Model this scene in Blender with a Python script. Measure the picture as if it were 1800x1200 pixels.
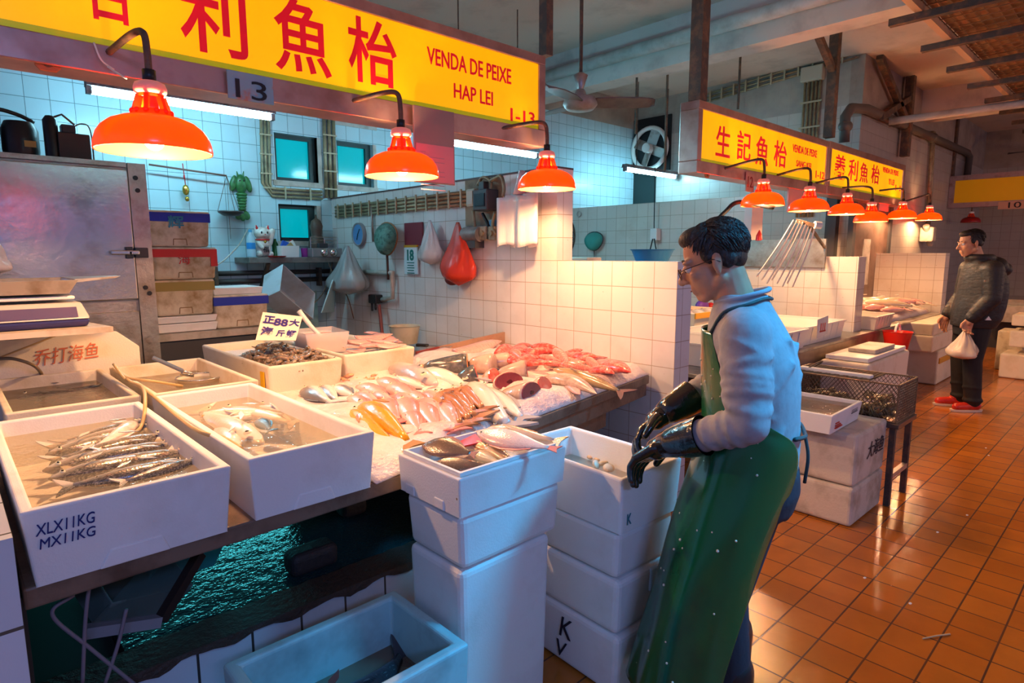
import bpy, bmesh, math, random
import numpy as np
from mathutils import Vector, Matrix
random.seed(7)
for o in list(bpy.data.objects): bpy.data.objects.remove(o)
SC = bpy.context.scene
COL = SC.collection
# ------------------------------------------------------------------ camera
FPX = 1076.32174
YAW, PITCH, ROLL, CAMH = 0.81728961, -0.142557112, -0.00195725975, 1.45
def _basis():
    fw = np.array([math.cos(PITCH)*math.cos(YAW), math.cos(PITCH)*math.sin(YAW), math.sin(PITCH)])
    rt = np.array([math.sin(YAW), -math.cos(YAW), 0.0]); up = np.cross(rt, fw)
    c, s = math.cos(ROLL), math.sin(ROLL)
    return np.array([c*rt + s*up, -(c*up - s*rt), fw])
RB = _basis(); C0 = np.array([0, 0, CAMH])
cam_d = bpy.data.cameras.new('camera'); cam = bpy.data.objects.new('camera', cam_d); COL.objects.link(cam)
cam_d.sensor_width = 36; cam_d.lens = FPX/1800*36; cam_d.clip_start = 0.02; cam_d.clip_end = 100
mw = Matrix.Identity(4)
for i in range(3):
    mw[i][0] = RB[0][i]; mw[i][1] = -RB[1][i]; mw[i][2] = -RB[2][i]; mw[i][3] = C0[i]
cam.matrix_world = mw
SC.camera = cam
# ------------------------------------------------------------------ world, exposure
SC.view_settings.view_transform = 'Standard'; SC.view_settings.look = 'None'
SC.view_settings.gamma = 1; SC.view_settings.use_curve_mapping = False
SC.view_settings.exposure = 0.0
W = bpy.data.worlds.new('daylight'); SC.world = W; W.use_nodes = True
_bg = W.node_tree.nodes['Background']; _bg.inputs[0].default_value = (0.34, 0.48, 1.0, 1); _bg.inputs[1].default_value = 0.40
# cold tube light from across the aisle, and unseen fill lights added for tint
def area_light(name, loc, target, size, power, col, size_y=None):
    d = bpy.data.lights.new(name, 'AREA'); d.energy = power; d.color = col; d.shape = 'RECTANGLE'
    d.size = size; d.size_y = size_y or size
    o = bpy.data.objects.new(name, d); COL.objects.link(o); o.location = loc
    o.rotation_euler = (Vector(target)-Vector(loc)).to_track_quat('-Z', 'Y').to_euler(); return o
area_light('aisle_cold_light', (-0.6, -2.6, 2.9), (1.2, 1.4, 0.6), 1.2, 46, (0.24, 0.40, 1.0), 0.15)
_tl = area_light('aisle_cold_light', (2.6, -0.35, 3.1), (1.88, 0.76, 1.12), 1.2, 10, (0.01, 0.48, 1.0), 0.15); _tl.data.spread = math.radians(31)  # added spot, narrowed to tint only the man's back teal
area_light('stall_fill_light', (3.95, 4.3, 2.62), (6.2, 3.6, 1.6), 1.1, 13, (0.12, 0.72, 1.0), 0.08)  # unseen fill added behind the first sign to turn the divider teal
def point_light(name, loc, power, col, r=0.03):
    d = bpy.data.lights.new(name, 'POINT'); d.energy = power; d.color = col; d.shadow_soft_size = r
    o = bpy.data.objects.new(name, d); COL.objects.link(o); o.location = loc; return o
WARM = (1.0, 0.54, 0.25)
for _p in ((8.2, -2.2, 1.95), (11.2, -1.8, 1.95), (5.6, -2.6, 1.95)): point_light('opposite_warm_fill', _p, 55, WARM, 0.12)   # added warm fill for the far floor and ceiling; no lamps stand there
# ------------------------------------------------------------------ picture point -> place
def _ray(u, v): return np.array([(u-900)/FPX, (v-600)/FPX, 1.0]) @ RB
def at_x(u, v, x): r = _ray(u, v); return Vector(C0 + r*x/r[0])
def at_y(u, v, y): r = _ray(u, v); return Vector(C0 + r*y/r[1])
def at_z(u, v, z): r = _ray(u, v); return Vector(C0 + r*(z-CAMH)/r[2])
def at_d(u, v, d): r = _ray(u, v); return Vector(C0 + r*d)
# ------------------------------------------------------------------ materials
MATS = {}
def nt_new(name):
    m = bpy.data.materials.new(name); m.use_nodes = True; nt = m.node_tree; nt.nodes.clear()
    out = nt.nodes.new('ShaderNodeOutputMaterial'); b = nt.nodes.new('ShaderNodeBsdfPrincipled')
    nt.links.new(b.outputs[0], out.inputs[0]); return m, nt, b, out
def rgba(c): return (c[0], c[1], c[2], 1)
def noise(nt, scale, detail=4, coord='Object', rough=0.6, stretch=None):
    tc = nt.nodes.new('ShaderNodeTexCoord'); n = nt.nodes.new('ShaderNodeTexNoise')
    n.inputs['Scale'].default_value = scale; n.inputs['Detail'].default_value = detail; n.inputs['Roughness'].default_value = rough
    if stretch:
        mp = nt.nodes.new('ShaderNodeMapping'); mp.inputs['Scale'].default_value = stretch
        nt.links.new(tc.outputs[coord], mp.inputs[0]); nt.links.new(mp.outputs[0], n.inputs['Vector'])
    else: nt.links.new(tc.outputs[coord], n.inputs['Vector'])
    return n
def ramp(nt, src, p0, p1, c0=(0, 0, 0), c1=(1, 1, 1)):
    r = nt.nodes.new('ShaderNodeValToRGB'); r.color_ramp.elements[0].position = p0; r.color_ramp.elements[1].position = p1
    r.color_ramp.elements[0].color = rgba(c0); r.color_ramp.elements[1].color = rgba(c1); nt.links.new(src, r.inputs[0]); return r
def mixc(nt, fac, a, b):
    m = nt.nodes.new('ShaderNodeMix'); m.data_type = 'RGBA'
    for sock, val in ((m.inputs[0], fac), (m.inputs[6], a), (m.inputs[7], b)):
        if hasattr(val, 'links'): nt.links.new(val, sock)
        elif isinstance(val, (int, float)): sock.default_value = val
        else: sock.default_value = rgba(val)
    return m.outputs[2]
def mat(name, c, rough=0.5, metal=0.0, c2=None, ns=6, lo=0.45, hi=0.7, bump=0, bs=60, spec=0.5, coat=0, alpha=1, emit=None, es=1, trans=0, ior=1.45, stretch=None, bstretch=None, sss=0):
    if name in MATS: return MATS[name]
    m, nt, b, out = nt_new(name)
    b.inputs['Base Color'].default_value = rgba(c); b.inputs['Roughness'].default_value = rough; b.inputs['Metallic'].default_value = metal
    b.inputs['Specular IOR Level'].default_value = spec; b.inputs['Coat Weight'].default_value = coat; b.inputs['Alpha'].default_value = alpha
    b.inputs['Transmission Weight'].default_value = trans; b.inputs['IOR'].default_value = ior
    if sss: b.inputs['Subsurface Weight'].default_value = sss; b.inputs['Subsurface Radius'].default_value = (0.01, 0.004, 0.002)
    if c2 is not None:
        n = noise(nt, ns, stretch=stretch); r = ramp(nt, n.outputs[0], lo, hi)
        nt.links.new(mixc(nt, r.outputs[0], c, c2), b.inputs['Base Color'])
    if bump:
        n2 = noise(nt, bs, 3, stretch=bstretch); bp = nt.nodes.new('ShaderNodeBump'); bp.inputs['Strength'].default_value = bump; bp.inputs['Distance'].default_value = 0.01
        nt.links.new(n2.outputs[0], bp.inputs['Height']); nt.links.new(bp.outputs[0], b.inputs['Normal'])
    if emit: b.inputs['Emission Color'].default_value = rgba(emit); b.inputs['Emission Strength'].default_value = es
    MATS[name] = m; return m
def tiles(name, c, grout, size=0.153, mortar=0.003, rough=0.25, off=(0, 0), top=None, plaster=(0.5, 0.47, 0.43), c2=None, dirt=(0.25, 0.19, 0.12), dirt_amt=0.5, spec=0.5, sizeh=None):
    m, nt, b, out = nt_new(name)
    uv = nt.nodes.new('ShaderNodeUVMap'); mp = nt.nodes.new('ShaderNodeMapping'); mp.inputs['Location'].default_value = (off[0], off[1], 0)
    nt.links.new(uv.outputs[0], mp.inputs[0])
    br = nt.nodes.new('ShaderNodeTexBrick'); br.offset = 0; br.squash = 1
    br.inputs['Scale'].default_value = 1; br.inputs['Brick Width'].default_value = size; br.inputs['Row Height'].default_value = sizeh or size
    br.inputs['Mortar Size'].default_value = mortar; br.inputs['Mortar Smooth'].default_value = 0.15; br.inputs['Bias'].default_value = 0
    br.inputs['Color1'].default_value = rgba(c); br.inputs['Color2'].default_value = rgba(c2 or [k*0.93 for k in c]); br.inputs['Mortar'].default_value = rgba(grout)
    nt.links.new(mp.outputs[0], br.inputs['Vector'])
    n = noise(nt, 1.6, 6); r = ramp(nt, n.outputs[0], 0.52, 0.85); sc = nt.nodes.new('ShaderNodeMath'); sc.operation = 'MULTIPLY'; sc.inputs[1].default_value = dirt_amt
    nt.links.new(r.outputs[0], sc.inputs[0]); colr = mixc(nt, sc.outputs[0], br.outputs[0], dirt)
    n3 = noise(nt, 40, 2); r3 = ramp(nt, n3.outputs[0], 0.72, 0.76); s3 = nt.nodes.new('ShaderNodeMath'); s3.operation = 'MULTIPLY'; s3.inputs[1].default_value = dirt_amt
    nt.links.new(r3.outputs[0], s3.inputs[0]); colr = mixc(nt, s3.outputs[0], colr, [k*0.5 for k in dirt])
    b.inputs['Roughness'].default_value = rough; b.inputs['Specular IOR Level'].default_value = spec
    bp = nt.nodes.new('ShaderNodeBump'); bp.inputs['Strength'].default_value = 0.5; bp.inputs['Distance'].default_value = 0.003; bp.invert = True
    nt.links.new(br.outputs['Fac'], bp.inputs['Height']); nt.links.new(bp.outputs[0], b.inputs['Normal'])
    if top is not None:
        sx = nt.nodes.new('ShaderNodeSeparateXYZ'); tc = nt.nodes.new('ShaderNodeTexCoord'); nt.links.new(tc.outputs['Object'], sx.inputs[0])
        g = nt.nodes.new('ShaderNodeMath'); g.operation = 'GREATER_THAN'; g.inputs[1].default_value = top; nt.links.new(sx.outputs[2], g.inputs[0])
        pn = noise(nt, 3, 6); pr = ramp(nt, pn.outputs[0], 0.3, 0.75, plaster, [k*0.6 for k in plaster])
        colr = mixc(nt, g.outputs[0], colr, pr.outputs[0])
        rr = nt.nodes.new('ShaderNodeMath'); rr.operation = 'MULTIPLY_ADD'; rr.inputs[1].default_value = 0.6; rr.inputs[2].default_value = rough
        nt.links.new(g.outputs[0], rr.inputs[0]); nt.links.new(rr.outputs[0], b.inputs['Roughness'])
    nt.links.new(colr, b.inputs['Base Color']); MATS[name] = m; return m
# ------------------------------------------------------------------ mesh building
class MB:
    def __init__(s): s.v = []; s.f = []; s.uv = None
    def add(s, vs, fs):
        n = len(s.v); s.v += [tuple(p) for p in vs]; s.f += [tuple(i+n for i in f) for f in fs]; return s
    def box(s, c, d, rz=0, M=None):
        x, y, z = (k/2 for k in d); vs = [Vector((a*x, b*y, e*z)) for e in (-1, 1) for b in (-1, 1) for a in (-1, 1)]
        R = Matrix.Rotation(rz, 3, 'Z') if M is None else M
        return s.add([R @ p + Vector(c) for p in vs], [(0, 2, 3, 1), (4, 5, 7, 6), (0, 1, 5, 4), (1, 3, 7, 5), (3, 2, 6, 7), (2, 0, 4, 6)])
    def bb(s, a, b): return s.box([(p+q)/2 for p, q in zip(a, b)], [abs(q-p) for p, q in zip(a, b)])
    def beam(s, a, b, w, h=None, up=(0, 0, 1)):
        a, b = Vector(a), Vector(b); d = b-a; x = d.normalized(); u = Vector(up)
        if abs(x.dot(u)) > 0.98: u = Vector((0, 1, 0))
        y = u.cross(x).normalized(); z = x.cross(y); M = Matrix((x, y, z)).transposed()
        return s.box((a+b)/2, (d.length, w, h or w), M=M)
    def tube(s, pts, r, n=8, caps=True):
        pts = [Vector(p) for p in pts]; rs = r if isinstance(r, (list, tuple)) else [r]*len(pts)
        prev = None; rings = []
        for i, p in enumerate(pts):
            t = (pts[min(i+1, len(pts)-1)]-pts[max(i-1, 0)]).normalized()
            if prev is None:
                u = Vector((0, 0, 1)) if abs(t.z) < 0.9 else Vector((1, 0, 0)); a = t.cross(u).normalized()
            else: a = (prev - t*prev.dot(t)).normalized()
            prev = a; b = t.cross(a)
            rings.append([p + (a*math.cos(2*math.pi*k/n)+b*math.sin(2*math.pi*k/n))*rs[i] for k in range(n)])
        s.rings(rings, caps); return s
    def rings(s, rings, caps=True, closed=False):
        n = len(rings[0]); vs = [p for r in rings for p in r]; fs = []
        m = len(rings)
        for i in range(m if closed else m-1):
            j = (i+1) % m
            for k in range(n): fs.append((i*n+k, i*n+(k+1) % n, j*n+(k+1) % n, j*n+k))
        if caps and not closed: fs += [tuple(range(n))[::-1], tuple((m-1)*n+k for k in range(n))]
        return s.add(vs, fs)
    def lathe(s, prof, c=(0, 0, 0), n=32, caps=False, M=None):
        R = M or Matrix.Identity(3); c = Vector(c)
        return s.rings([[R @ Vector((r*math.cos(2*math.pi*k/n), r*math.sin(2*math.pi*k/n), z))+c for k in range(n)] for r, z in prof], caps)
    def ell(s, c, r, n=16, m=10, M=None):
        R = M or Matrix.Identity(3); c = Vector(c)
        prof = [(max(1e-4, math.sin(math.pi*i/m)), -math.cos(math.pi*i/m)) for i in range(m+1)]
        return s.rings([[R @ Vector((a*math.cos(2*math.pi*k/n)*r[0], a*math.sin(2*math.pi*k/n)*r[1], z*r[2]))+c for k in range(n)] for a, z in prof], True)
    def cap(s, a, b, ra, rb=None, n=14):
        a, b = Vector(a), Vector(b); rb = ra if rb is None else rb; d = (b-a); L = d.length; d = d/L if L > 1e-9 else Vector((0, 0, 1))
        pts = []; rs = []
        for i in range(5): t = math.pi/2*(1-i/4); pts.append(a-d*ra*math.sin(t)); rs.append(max(1e-4, ra*math.cos(t)))
        for i in range(5): t = math.pi/2*i/4; pts.append(b+d*rb*math.sin(t)); rs.append(max(1e-4, rb*math.cos(t)))
        return s.tube(pts, rs, n)
    def prism(s, poly, lo, hi, axis=2):
        n = len(poly)
        def P(p, h):
            q = [0, 0, 0]; k = [i for i in range(3) if i != axis]; q[k[0]], q[k[1]], q[axis] = p[0], p[1], h; return q
        return s.add([P(p, lo) for p in poly]+[P(p, hi) for p in poly], [tuple(range(n))[::-1], tuple(range(n, 2*n))]+[(i, (i+1) % n, n+(i+1) % n, n+i) for i in range(n)])
    def torus(s, c, R, r, n=24, m=8, M=None, arc=1.0):
        Q = M or Matrix.Identity(3); c = Vector(c); k = n if arc == 1 else n+1
        rg = [[Q @ Vector(((R+r*math.cos(2*math.pi*j/m))*math.cos(2*math.pi*arc*i/n), (R+r*math.cos(2*math.pi*j/m))*math.sin(2*math.pi*arc*i/n), r*math.sin(2*math.pi*j/m)))+c for j in range(m)] for i in range(k)]
        return s.rings(rg, True, arc == 1)
    def mesh(s, name, m, smooth=False, uvf=None):
        me = bpy.data.meshes.new(name); me.from_pydata([tuple(p) for p in s.v], [], s.f)
        bm = bmesh.new(); bm.from_mesh(me); bmesh.ops.recalc_face_normals(bm, faces=bm.faces); bm.to_mesh(me); bm.free()
        if smooth: me.polygons.foreach_set('use_smooth', [True]*len(me.polygons))
        if m: me.materials.append(m)
        return me
    def obj(s, name, m, parent=None, smooth=False, bevel=0, loc=None, seg=2, auto=None):
        me = s.mesh(name, m, smooth); o = bpy.data.objects.new(name, me); COL.objects.link(o)
        if parent is not None: o.parent = parent
        if loc is not None: o.location = loc
        if bevel:
            b = o.modifiers.new('bevel', 'BEVEL'); b.width = bevel; b.segments = seg; b.limit_method = 'ANGLE'; b.angle_limit = math.radians(35)
        if auto:
            me.polygons.foreach_set('use_smooth', [True]*len(me.polygons))
            bm = bmesh.new(); bm.from_mesh(me)
            for e in bm.edges:
                if len(e.link_faces) == 2 and e.calc_face_angle(0) > auto: e.smooth = False
            bm.to_mesh(me); bm.free()
        return o
def uvbox(o, s=1.0):
    me = o.data; uv = me.uv_layers.new(name='UVMap')
    for p in me.polygons:
        n = p.normal; ax = max(range(3), key=lambda i: abs(n[i]))
        for li in p.loop_indices:
            q = me.vertices[me.loops[li].vertex_index].co
            uv.data[li].uv = ((q.y, q.z), (q.x, q.z), (q.x, q.y))[ax]
    return o
def tag(o, label=None, cat=None, group=None, kind=None):
    if label: o['label'] = label
    if cat: o['category'] = cat
    if group: o['group'] = group
    if kind: o['kind'] = kind
    return o
def thing(name, label, cat, loc=(0, 0, 0), rz=0, group=None, sc=None):
    o = bpy.data.objects.new(name, None); COL.objects.link(o); o.location = loc; o.rotation_euler = (0, 0, rz); o.empty_display_size = 0.05
    if sc: o.scale = sc
    return tag(o, label, cat, group)
def dup(root, loc=None, rot=None, sc=None, label=None, group=None, M=None):
    r = root.copy(); COL.objects.link(r)
    if M is not None: r.matrix_world = M
    else:
        if loc is not None: r.location = loc
        if rot is not None: r.rotation_euler = rot
        if sc is not None: r.scale = sc
    if label: r['label'] = label
    if group: r['group'] = group
    for ch in list(root.children):
        c = ch.copy(); COL.objects.link(c); c.parent = r
        for g in list(ch.children):
            d = g.copy(); COL.objects.link(d); d.parent = c
    return r
def structure(o): o['kind'] = 'structure'; return o
def bez(p0, p1, p2, p3, n=12):
    p0, p1, p2, p3 = map(Vector, (p0, p1, p2, p3)); out = []
    for i in range(n+1):
        t = i/n; out.append(p0*(1-t)**3+p1*3*t*(1-t)**2+p2*3*t*t*(1-t)+p3*t**3)
    return out
def smoothpath(pts, k=6):
    P = [Vector(p) for p in pts]; P = [P[0]*2-P[1]]+P+[P[-1]*2-P[-2]]; out = []
    for i in range(1, len(P)-2):
        for j in range(k):
            t = j/k; a, b, c, d = P[i-1:i+3]
            out.append(0.5*((2*b)+(c-a)*t+(2*a-5*b+4*c-d)*t*t+(3*b-a-3*c+d)*t**3))
    out.append(P[-2]); return out
def blob(name, mb, m, voxel=0.008, smooth=4, parent=None, loc=None):
    me = mb.mesh(name+'_src', None); o = bpy.data.objects.new(name+'_src', me); COL.objects.link(o)
    r = o.modifiers.new('r', 'REMESH'); r.mode = 'VOXEL'; r.voxel_size = voxel; r.use_smooth_shade = True
    if smooth: s = o.modifiers.new('s', 'SMOOTH'); s.factor = 0.5; s.iterations = smooth
    dg = bpy.context.evaluated_depsgraph_get(); nm = bpy.data.meshes.new_from_object(o.evaluated_get(dg)); nm.name = name
    bpy.data.objects.remove(o); nm.materials.clear(); nm.materials.append(m)
    nm.polygons.foreach_set('use_smooth', [True]*len(nm.polygons))
    q = bpy.data.objects.new(name, nm); COL.objects.link(q)
    if parent is not None: q.parent = parent
    if loc is not None: q.location = loc
    return q
def lettering(name, body, size, origin, right, up, m, parent=None, depth=0.0015, squash=1.0, align='CENTER', bold=0.0, shear=0.0, fit=None):
    cu = bpy.data.curves.new(name+'_src', 'FONT'); cu.body = body; cu.size = size; cu.align_x = align; cu.align_y = 'CENTER'; cu.extrude = depth; cu.offset = bold; cu.shear = shear; cu.resolution_u = 3
    o = bpy.data.objects.new(name+'_src', cu); COL.objects.link(o)
    dg = bpy.context.evaluated_depsgraph_get(); me = bpy.data.meshes.new_from_object(o.evaluated_get(dg)); me.name = name; bpy.data.objects.remove(o)
    R = Vector(right).normalized(); U = Vector(up).normalized(); N = R.cross(U).normalized(); U2 = N.cross(R)
    vs = me.vertices; xs = [v.co.x for v in vs] or [0]; ys = [v.co.y for v in vs] or [0]
    sx = squash; sy = 1.0
    if fit and vs: sx = fit[0]/max(1e-6, max(xs)-min(xs)); sy = fit[1]/max(1e-6, max(ys)-min(ys))
    cx = (max(xs)+min(xs))/2 if align == 'CENTER' else 0; cy = (max(ys)+min(ys))/2
    for v in vs: p = v.co.copy(); v.co = Vector(origin)+R*(p.x-cx)*sx+Vector(up).normalized()*(p.y-cy)*sy+N*p.z
    me.materials.clear(); me.materials.append(m); q = bpy.data.objects.new(name, me); COL.objects.link(q)
    if parent is not None:
        q.parent = parent; q.matrix_parent_inverse = Matrix.LocRotScale(parent.location, parent.rotation_euler, parent.scale).inverted()
    return q
def keep(o, parent):   # parent without moving the mesh (mesh is given in place coordinates)
    o.parent = parent; o.matrix_parent_inverse = Matrix.LocRotScale(parent.location, parent.rotation_euler, parent.scale).inverted(); return o
# ------------------------------------------------------------------ materials of the place
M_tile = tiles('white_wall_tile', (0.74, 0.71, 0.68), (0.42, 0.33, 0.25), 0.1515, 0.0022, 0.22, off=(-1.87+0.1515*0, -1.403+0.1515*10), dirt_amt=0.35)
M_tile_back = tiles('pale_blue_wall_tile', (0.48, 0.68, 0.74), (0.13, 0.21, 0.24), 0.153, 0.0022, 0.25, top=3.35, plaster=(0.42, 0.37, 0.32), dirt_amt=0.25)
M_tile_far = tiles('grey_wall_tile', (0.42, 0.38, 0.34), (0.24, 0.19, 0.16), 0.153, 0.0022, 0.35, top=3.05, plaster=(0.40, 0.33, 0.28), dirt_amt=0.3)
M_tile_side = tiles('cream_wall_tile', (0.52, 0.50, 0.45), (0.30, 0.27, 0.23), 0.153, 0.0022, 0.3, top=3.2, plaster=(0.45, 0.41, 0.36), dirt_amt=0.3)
M_pier = tiles('pier_tile', (0.66, 0.68, 0.72), (0.10, 0.09, 0.07), 0.205, 0.004, 0.3, off=(0.14, 0.11), dirt_amt=0.3)
M_ceil = mat('ceiling_paint', (0.58, 0.49, 0.41), 0.9, c2=(0.40, 0.33, 0.27), ns=2.2, lo=0.5, hi=0.75, bump=0.2, bs=30)
M_beam = mat('beam_paint', (0.58, 0.51, 0.45), 0.85, c2=(0.34, 0.30, 0.27), ns=3, lo=0.5, hi=0.8)
M_steel = mat('stainless_steel', (0.55, 0.53, 0.50), 0.24, 0.9, c2=(0.36, 0.30, 0.25), ns=5, lo=0.5, hi=0.8, bump=0.15, bs=25)
M_steel_dirty = mat('stained_stainless_steel', (0.42, 0.39, 0.35), 0.36, 0.8, c2=(0.22, 0.17, 0.12), ns=7, lo=0.45, hi=0.75, bump=0.2, bs=40)
M_iron = mat('rusty_iron', (0.10, 0.075, 0.06), 0.7, 0.4, c2=(0.22, 0.12, 0.07), ns=14, lo=0.45, hi=0.65, bump=0.3, bs=60)
M_galv = mat('galvanised_frame', (0.42, 0.34, 0.31), 0.4, 0.7, c2=(0.26, 0.17, 0.13), ns=9, lo=0.5, hi=0.75)
M_black = mat('black_plastic', (0.012, 0.012, 0.014), 0.4)
M_darkgrey = mat('dark_grey_plastic', (0.05, 0.05, 0.055), 0.5)
M_white = mat('white_plastic', (0.78, 0.76, 0.72), 0.4)
M_pvc = mat('grey_pvc_pipe', (0.48, 0.44, 0.39), 0.5, c2=(0.30, 0.26, 0.2), ns=8)
M_brass = mat('tan_conduit', (0.36, 0.29, 0.17), 0.45, 0.3, c2=(0.20, 0.15, 0.09), ns=12)
# wet floor
def floor_mat():
    m, nt, b, out = nt_new('wet_floor_tile')
    uv = nt.nodes.new('ShaderNodeUVMap'); mp = nt.nodes.new('ShaderNodeMapping'); mp.inputs['Location'].default_value = (0.036, 0.021, 0)
    nt.links.new(uv.outputs[0], mp.inputs[0])
    br = nt.nodes.new('ShaderNodeTexBrick'); br.offset = 0; br.squash = 1
    for k, v in (('Scale', 1), ('Brick Width', 0.1565), ('Row Height', 0.1572), ('Mortar Size', 0.0035), ('Mortar Smooth', 0.2), ('Bias', 0)): br.inputs[k].default_value = v
    br.inputs['Color1'].default_value = (0.52, 0.175, 0.020, 1); br.inputs['Color2'].default_value = (0.43, 0.135, 0.015, 1); br.inputs['Mortar'].default_value = (0.09, 0.042, 0.018, 1)
    nt.links.new(mp.outputs[0], br.inputs['Vector'])
    n = noise(nt, 2.3, 6); r = ramp(nt, n.outputs[0], 0.42, 0.72); s = nt.nodes.new('ShaderNodeMath'); s.operation = 'MULTIPLY'; s.inputs[1].default_value = 0.45
    nt.links.new(r.outputs[0], s.inputs[0]); nt.links.new(mixc(nt, s.outputs[0], br.outputs[0], (0.22, 0.075, 0.014)), b.inputs['Base Color'])
    n2 = noise(nt, 1.1, 5); r2 = ramp(nt, n2.outputs[0], 0.35, 0.7, (0.03,)*3, (0.17,)*3); nt.links.new(r2.outputs[0], b.inputs['Roughness'])
    b.inputs['Specular IOR Level'].default_value = 0.5
    n3 = noise(nt, 15, 8, rough=0.75); ad = nt.nodes.new('ShaderNodeMath'); ad.operation = 'MULTIPLY_ADD'; ad.inputs[1].default_value = 0.55
    iv = nt.nodes.new('ShaderNodeMath'); iv.operation = 'SUBTRACT'; iv.inputs[0].default_value = 1; nt.links.new(br.outputs['Fac'], iv.inputs[1])
    nt.links.new(n3.outputs[0], ad.inputs[0]); nt.links.new(iv.outputs[0], ad.inputs[2])
    bp = nt.nodes.new('ShaderNodeBump'); bp.inputs['Strength'].default_value = 0.55; bp.inputs['Distance'].default_value = 0.004
    nt.links.new(ad.outputs[0], bp.inputs['Height']); nt.links.new(bp.outputs[0], b.inputs['Normal'])
    return m
# ------------------------------------------------------------------ room shell
ZC = 3.75; YB = 5.9; XJ = 8.17; YJ = 2.67; XF = 15.1
def wall(name, a, b, m):
    o = MB().bb(a, b).obj(name, m); uvbox(o); return structure(o)
wall('floor', (-3, -4, -0.1), (XF+0.2, YB+0.2, 0), floor_mat())
structure(MB().bb((-3, -4, ZC), (XF+0.2, YB+0.2, ZC+0.1)).obj('ceiling', M_ceil))
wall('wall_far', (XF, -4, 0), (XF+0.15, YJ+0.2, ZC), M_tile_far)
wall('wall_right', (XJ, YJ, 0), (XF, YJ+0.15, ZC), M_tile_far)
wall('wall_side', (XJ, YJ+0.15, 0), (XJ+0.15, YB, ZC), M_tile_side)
# back wall with window openings: built of pieces around the openings
wins = []
def win_rect(u0, v0, u1, v1):
    a, b = at_y(u0, v0, YB), at_y(u1, v1, YB); return (a.x, b.z, b.x, a.z)
W1 = win_rect(481, 232, 560, 322); W2 = win_rect(591, 246, 657, 330); W3 = win_rect(489, 358, 559, 424); W4 = win_rect(588, 180, 654, 220)
def holed(mb, x0, x1, z0, z1, holes, y0, y1):
    xs = sorted({x0, x1, *[h[0] for h in holes], *[h[2] for h in holes]}); zs = sorted({z0, z1, *[h[1] for h in holes], *[h[3] for h in holes]})
    for i in range(len(xs)-1):
        for j in range(len(zs)-1):
            cx, cz = (xs[i]+xs[i+1])/2, (zs[j]+zs[j+1])/2
            if not any(h[0] < cx < h[2] and h[1] < cz < h[3] for h in holes): mb.bb((xs[i], y0, zs[j]), (xs[i+1], y1, zs[j+1]))
    return mb
o = holed(MB(), -1.5, XJ+0.15, 0, ZC, [W1, W2, W3, W4], YB, YB+0.15).obj('wall_back', M_tile_back); uvbox(o); structure(o)
M_teal = mat('teal_window_pane', (0.0, 0.20, 0.23), 0.12, emit=(0.0, 0.42, 0.50), es=0.75)
M_wframe = mat('dark_window_frame', (0.015, 0.03, 0.03), 0.45)
M_wdark = mat('teal_view_dark', (0.0, 0.06, 0.07), 0.5)
for i, h in enumerate((W1, W2, W3, W4)):
    x0, z0, x1, z1 = h
    fr = holed(MB(), x0, x1, z0, z1, [(x0+0.035, z0+0.035, x1-0.06, z1-0.04)], YB+0.05, YB+0.11).obj('window_%d' % (i+1), M_wframe); structure(fr)
    pn = MB().bb((x0+0.03, YB+0.085, z0+0.03), (x1-0.05, YB+0.095, z1-0.03)).obj('pane', M_teal, fr)
    lg = MB().bb((x0-0.03, YB-0.012, z0-0.05), (x1+0.05, YB+0.05, z0)).bb((x1, YB-0.008, z0), (x1+0.04, YB+0.05, z1)).obj('trim_%d' % (i+1), M_pvc); structure(lg)
# partitions
def partition(name, x, y_end, y_step, z_low, z_tall, th, yb, m):
    mb = MB().bb((x, y_end, 0), (x+th, y_step, z_low)).bb((x, y_step, 0), (x+th, yb, z_tall))
    o = mb.obj(name, m); uvbox(o); return structure(o)
partition('wall_partition', 3.02, 1.87, 2.785, 1.403, 2.0, 0.155, YB, M_tile)
M_tile2 = tiles('cream_partition_tile', (0.72, 0.66, 0.58), (0.42, 0.33, 0.24), 0.153, 0.0022, 0.25, off=(-1.97, -1.42+1.53), dirt=(0.35, 0.18, 0.06), dirt_amt=0.5)
partition('wall_divider', 6.2, at_x(1510, 452, 6.2).y, at_x(1312, 344, 6.2).y, 1.415, at_x(1312, 344, 6.2).z, 0.2, YB, M_tile2)
p3 = at_y(1663, 445, 1.87)
wall('wall_partition_far', (p3.x, 1.87, 0), (p3.x+0.2, YJ, 1.445), M_tile2)
for xx, yy in ((3.02, 1.87),):
    structure(MB().bb((3.012, 2.785, 2.0), (3.18, YB, 2.012)).obj('trim_5', mat('dark_capping', (0.10, 0.06, 0.06), 0.6)))
# tiled pier at the left
p = MB().bb((-0.55, 1.5, 0), (0.062, 2.75, 0.9)).obj('wall_left_pier', M_pier); uvbox(p); structure(p)
# ceiling beam, service pipe along it
zb = 3.3; bx0, bx1 = at_z(1400, 58, zb).x, at_z(1400, 76, zb).x
structure(MB().bb((bx0, -4, zb), (bx1, YB, ZC)).obj('trim_6', M_beam))
structure(MB().tube([(bx0-0.09, -4, zb+0.20), (bx0-0.09, YB, zb+0.20)], 0.065, 12).obj('trim_7', mat('white_painted_pipe', (0.46, 0.43, 0.40), 0.6, c2=(0.33, 0.29, 0.25)), smooth=True))
structure(MB().tube([(bx0-0.09, 1.55, zb+0.2), (bx0-0.12, 1.55, zb+0.46)], 0.06, 12).tube([(bx0-0.09, 1.42, zb+0.2), (bx0-0.09, 1.68, zb+0.2)], 0.08, 12).obj('trim_8', MATS['white_painted_pipe'], smooth=True))
structure(MB().bb((10.6, -4, zb+0.05), (10.95, YJ, ZC)).obj('trim_9', M_beam))
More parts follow.
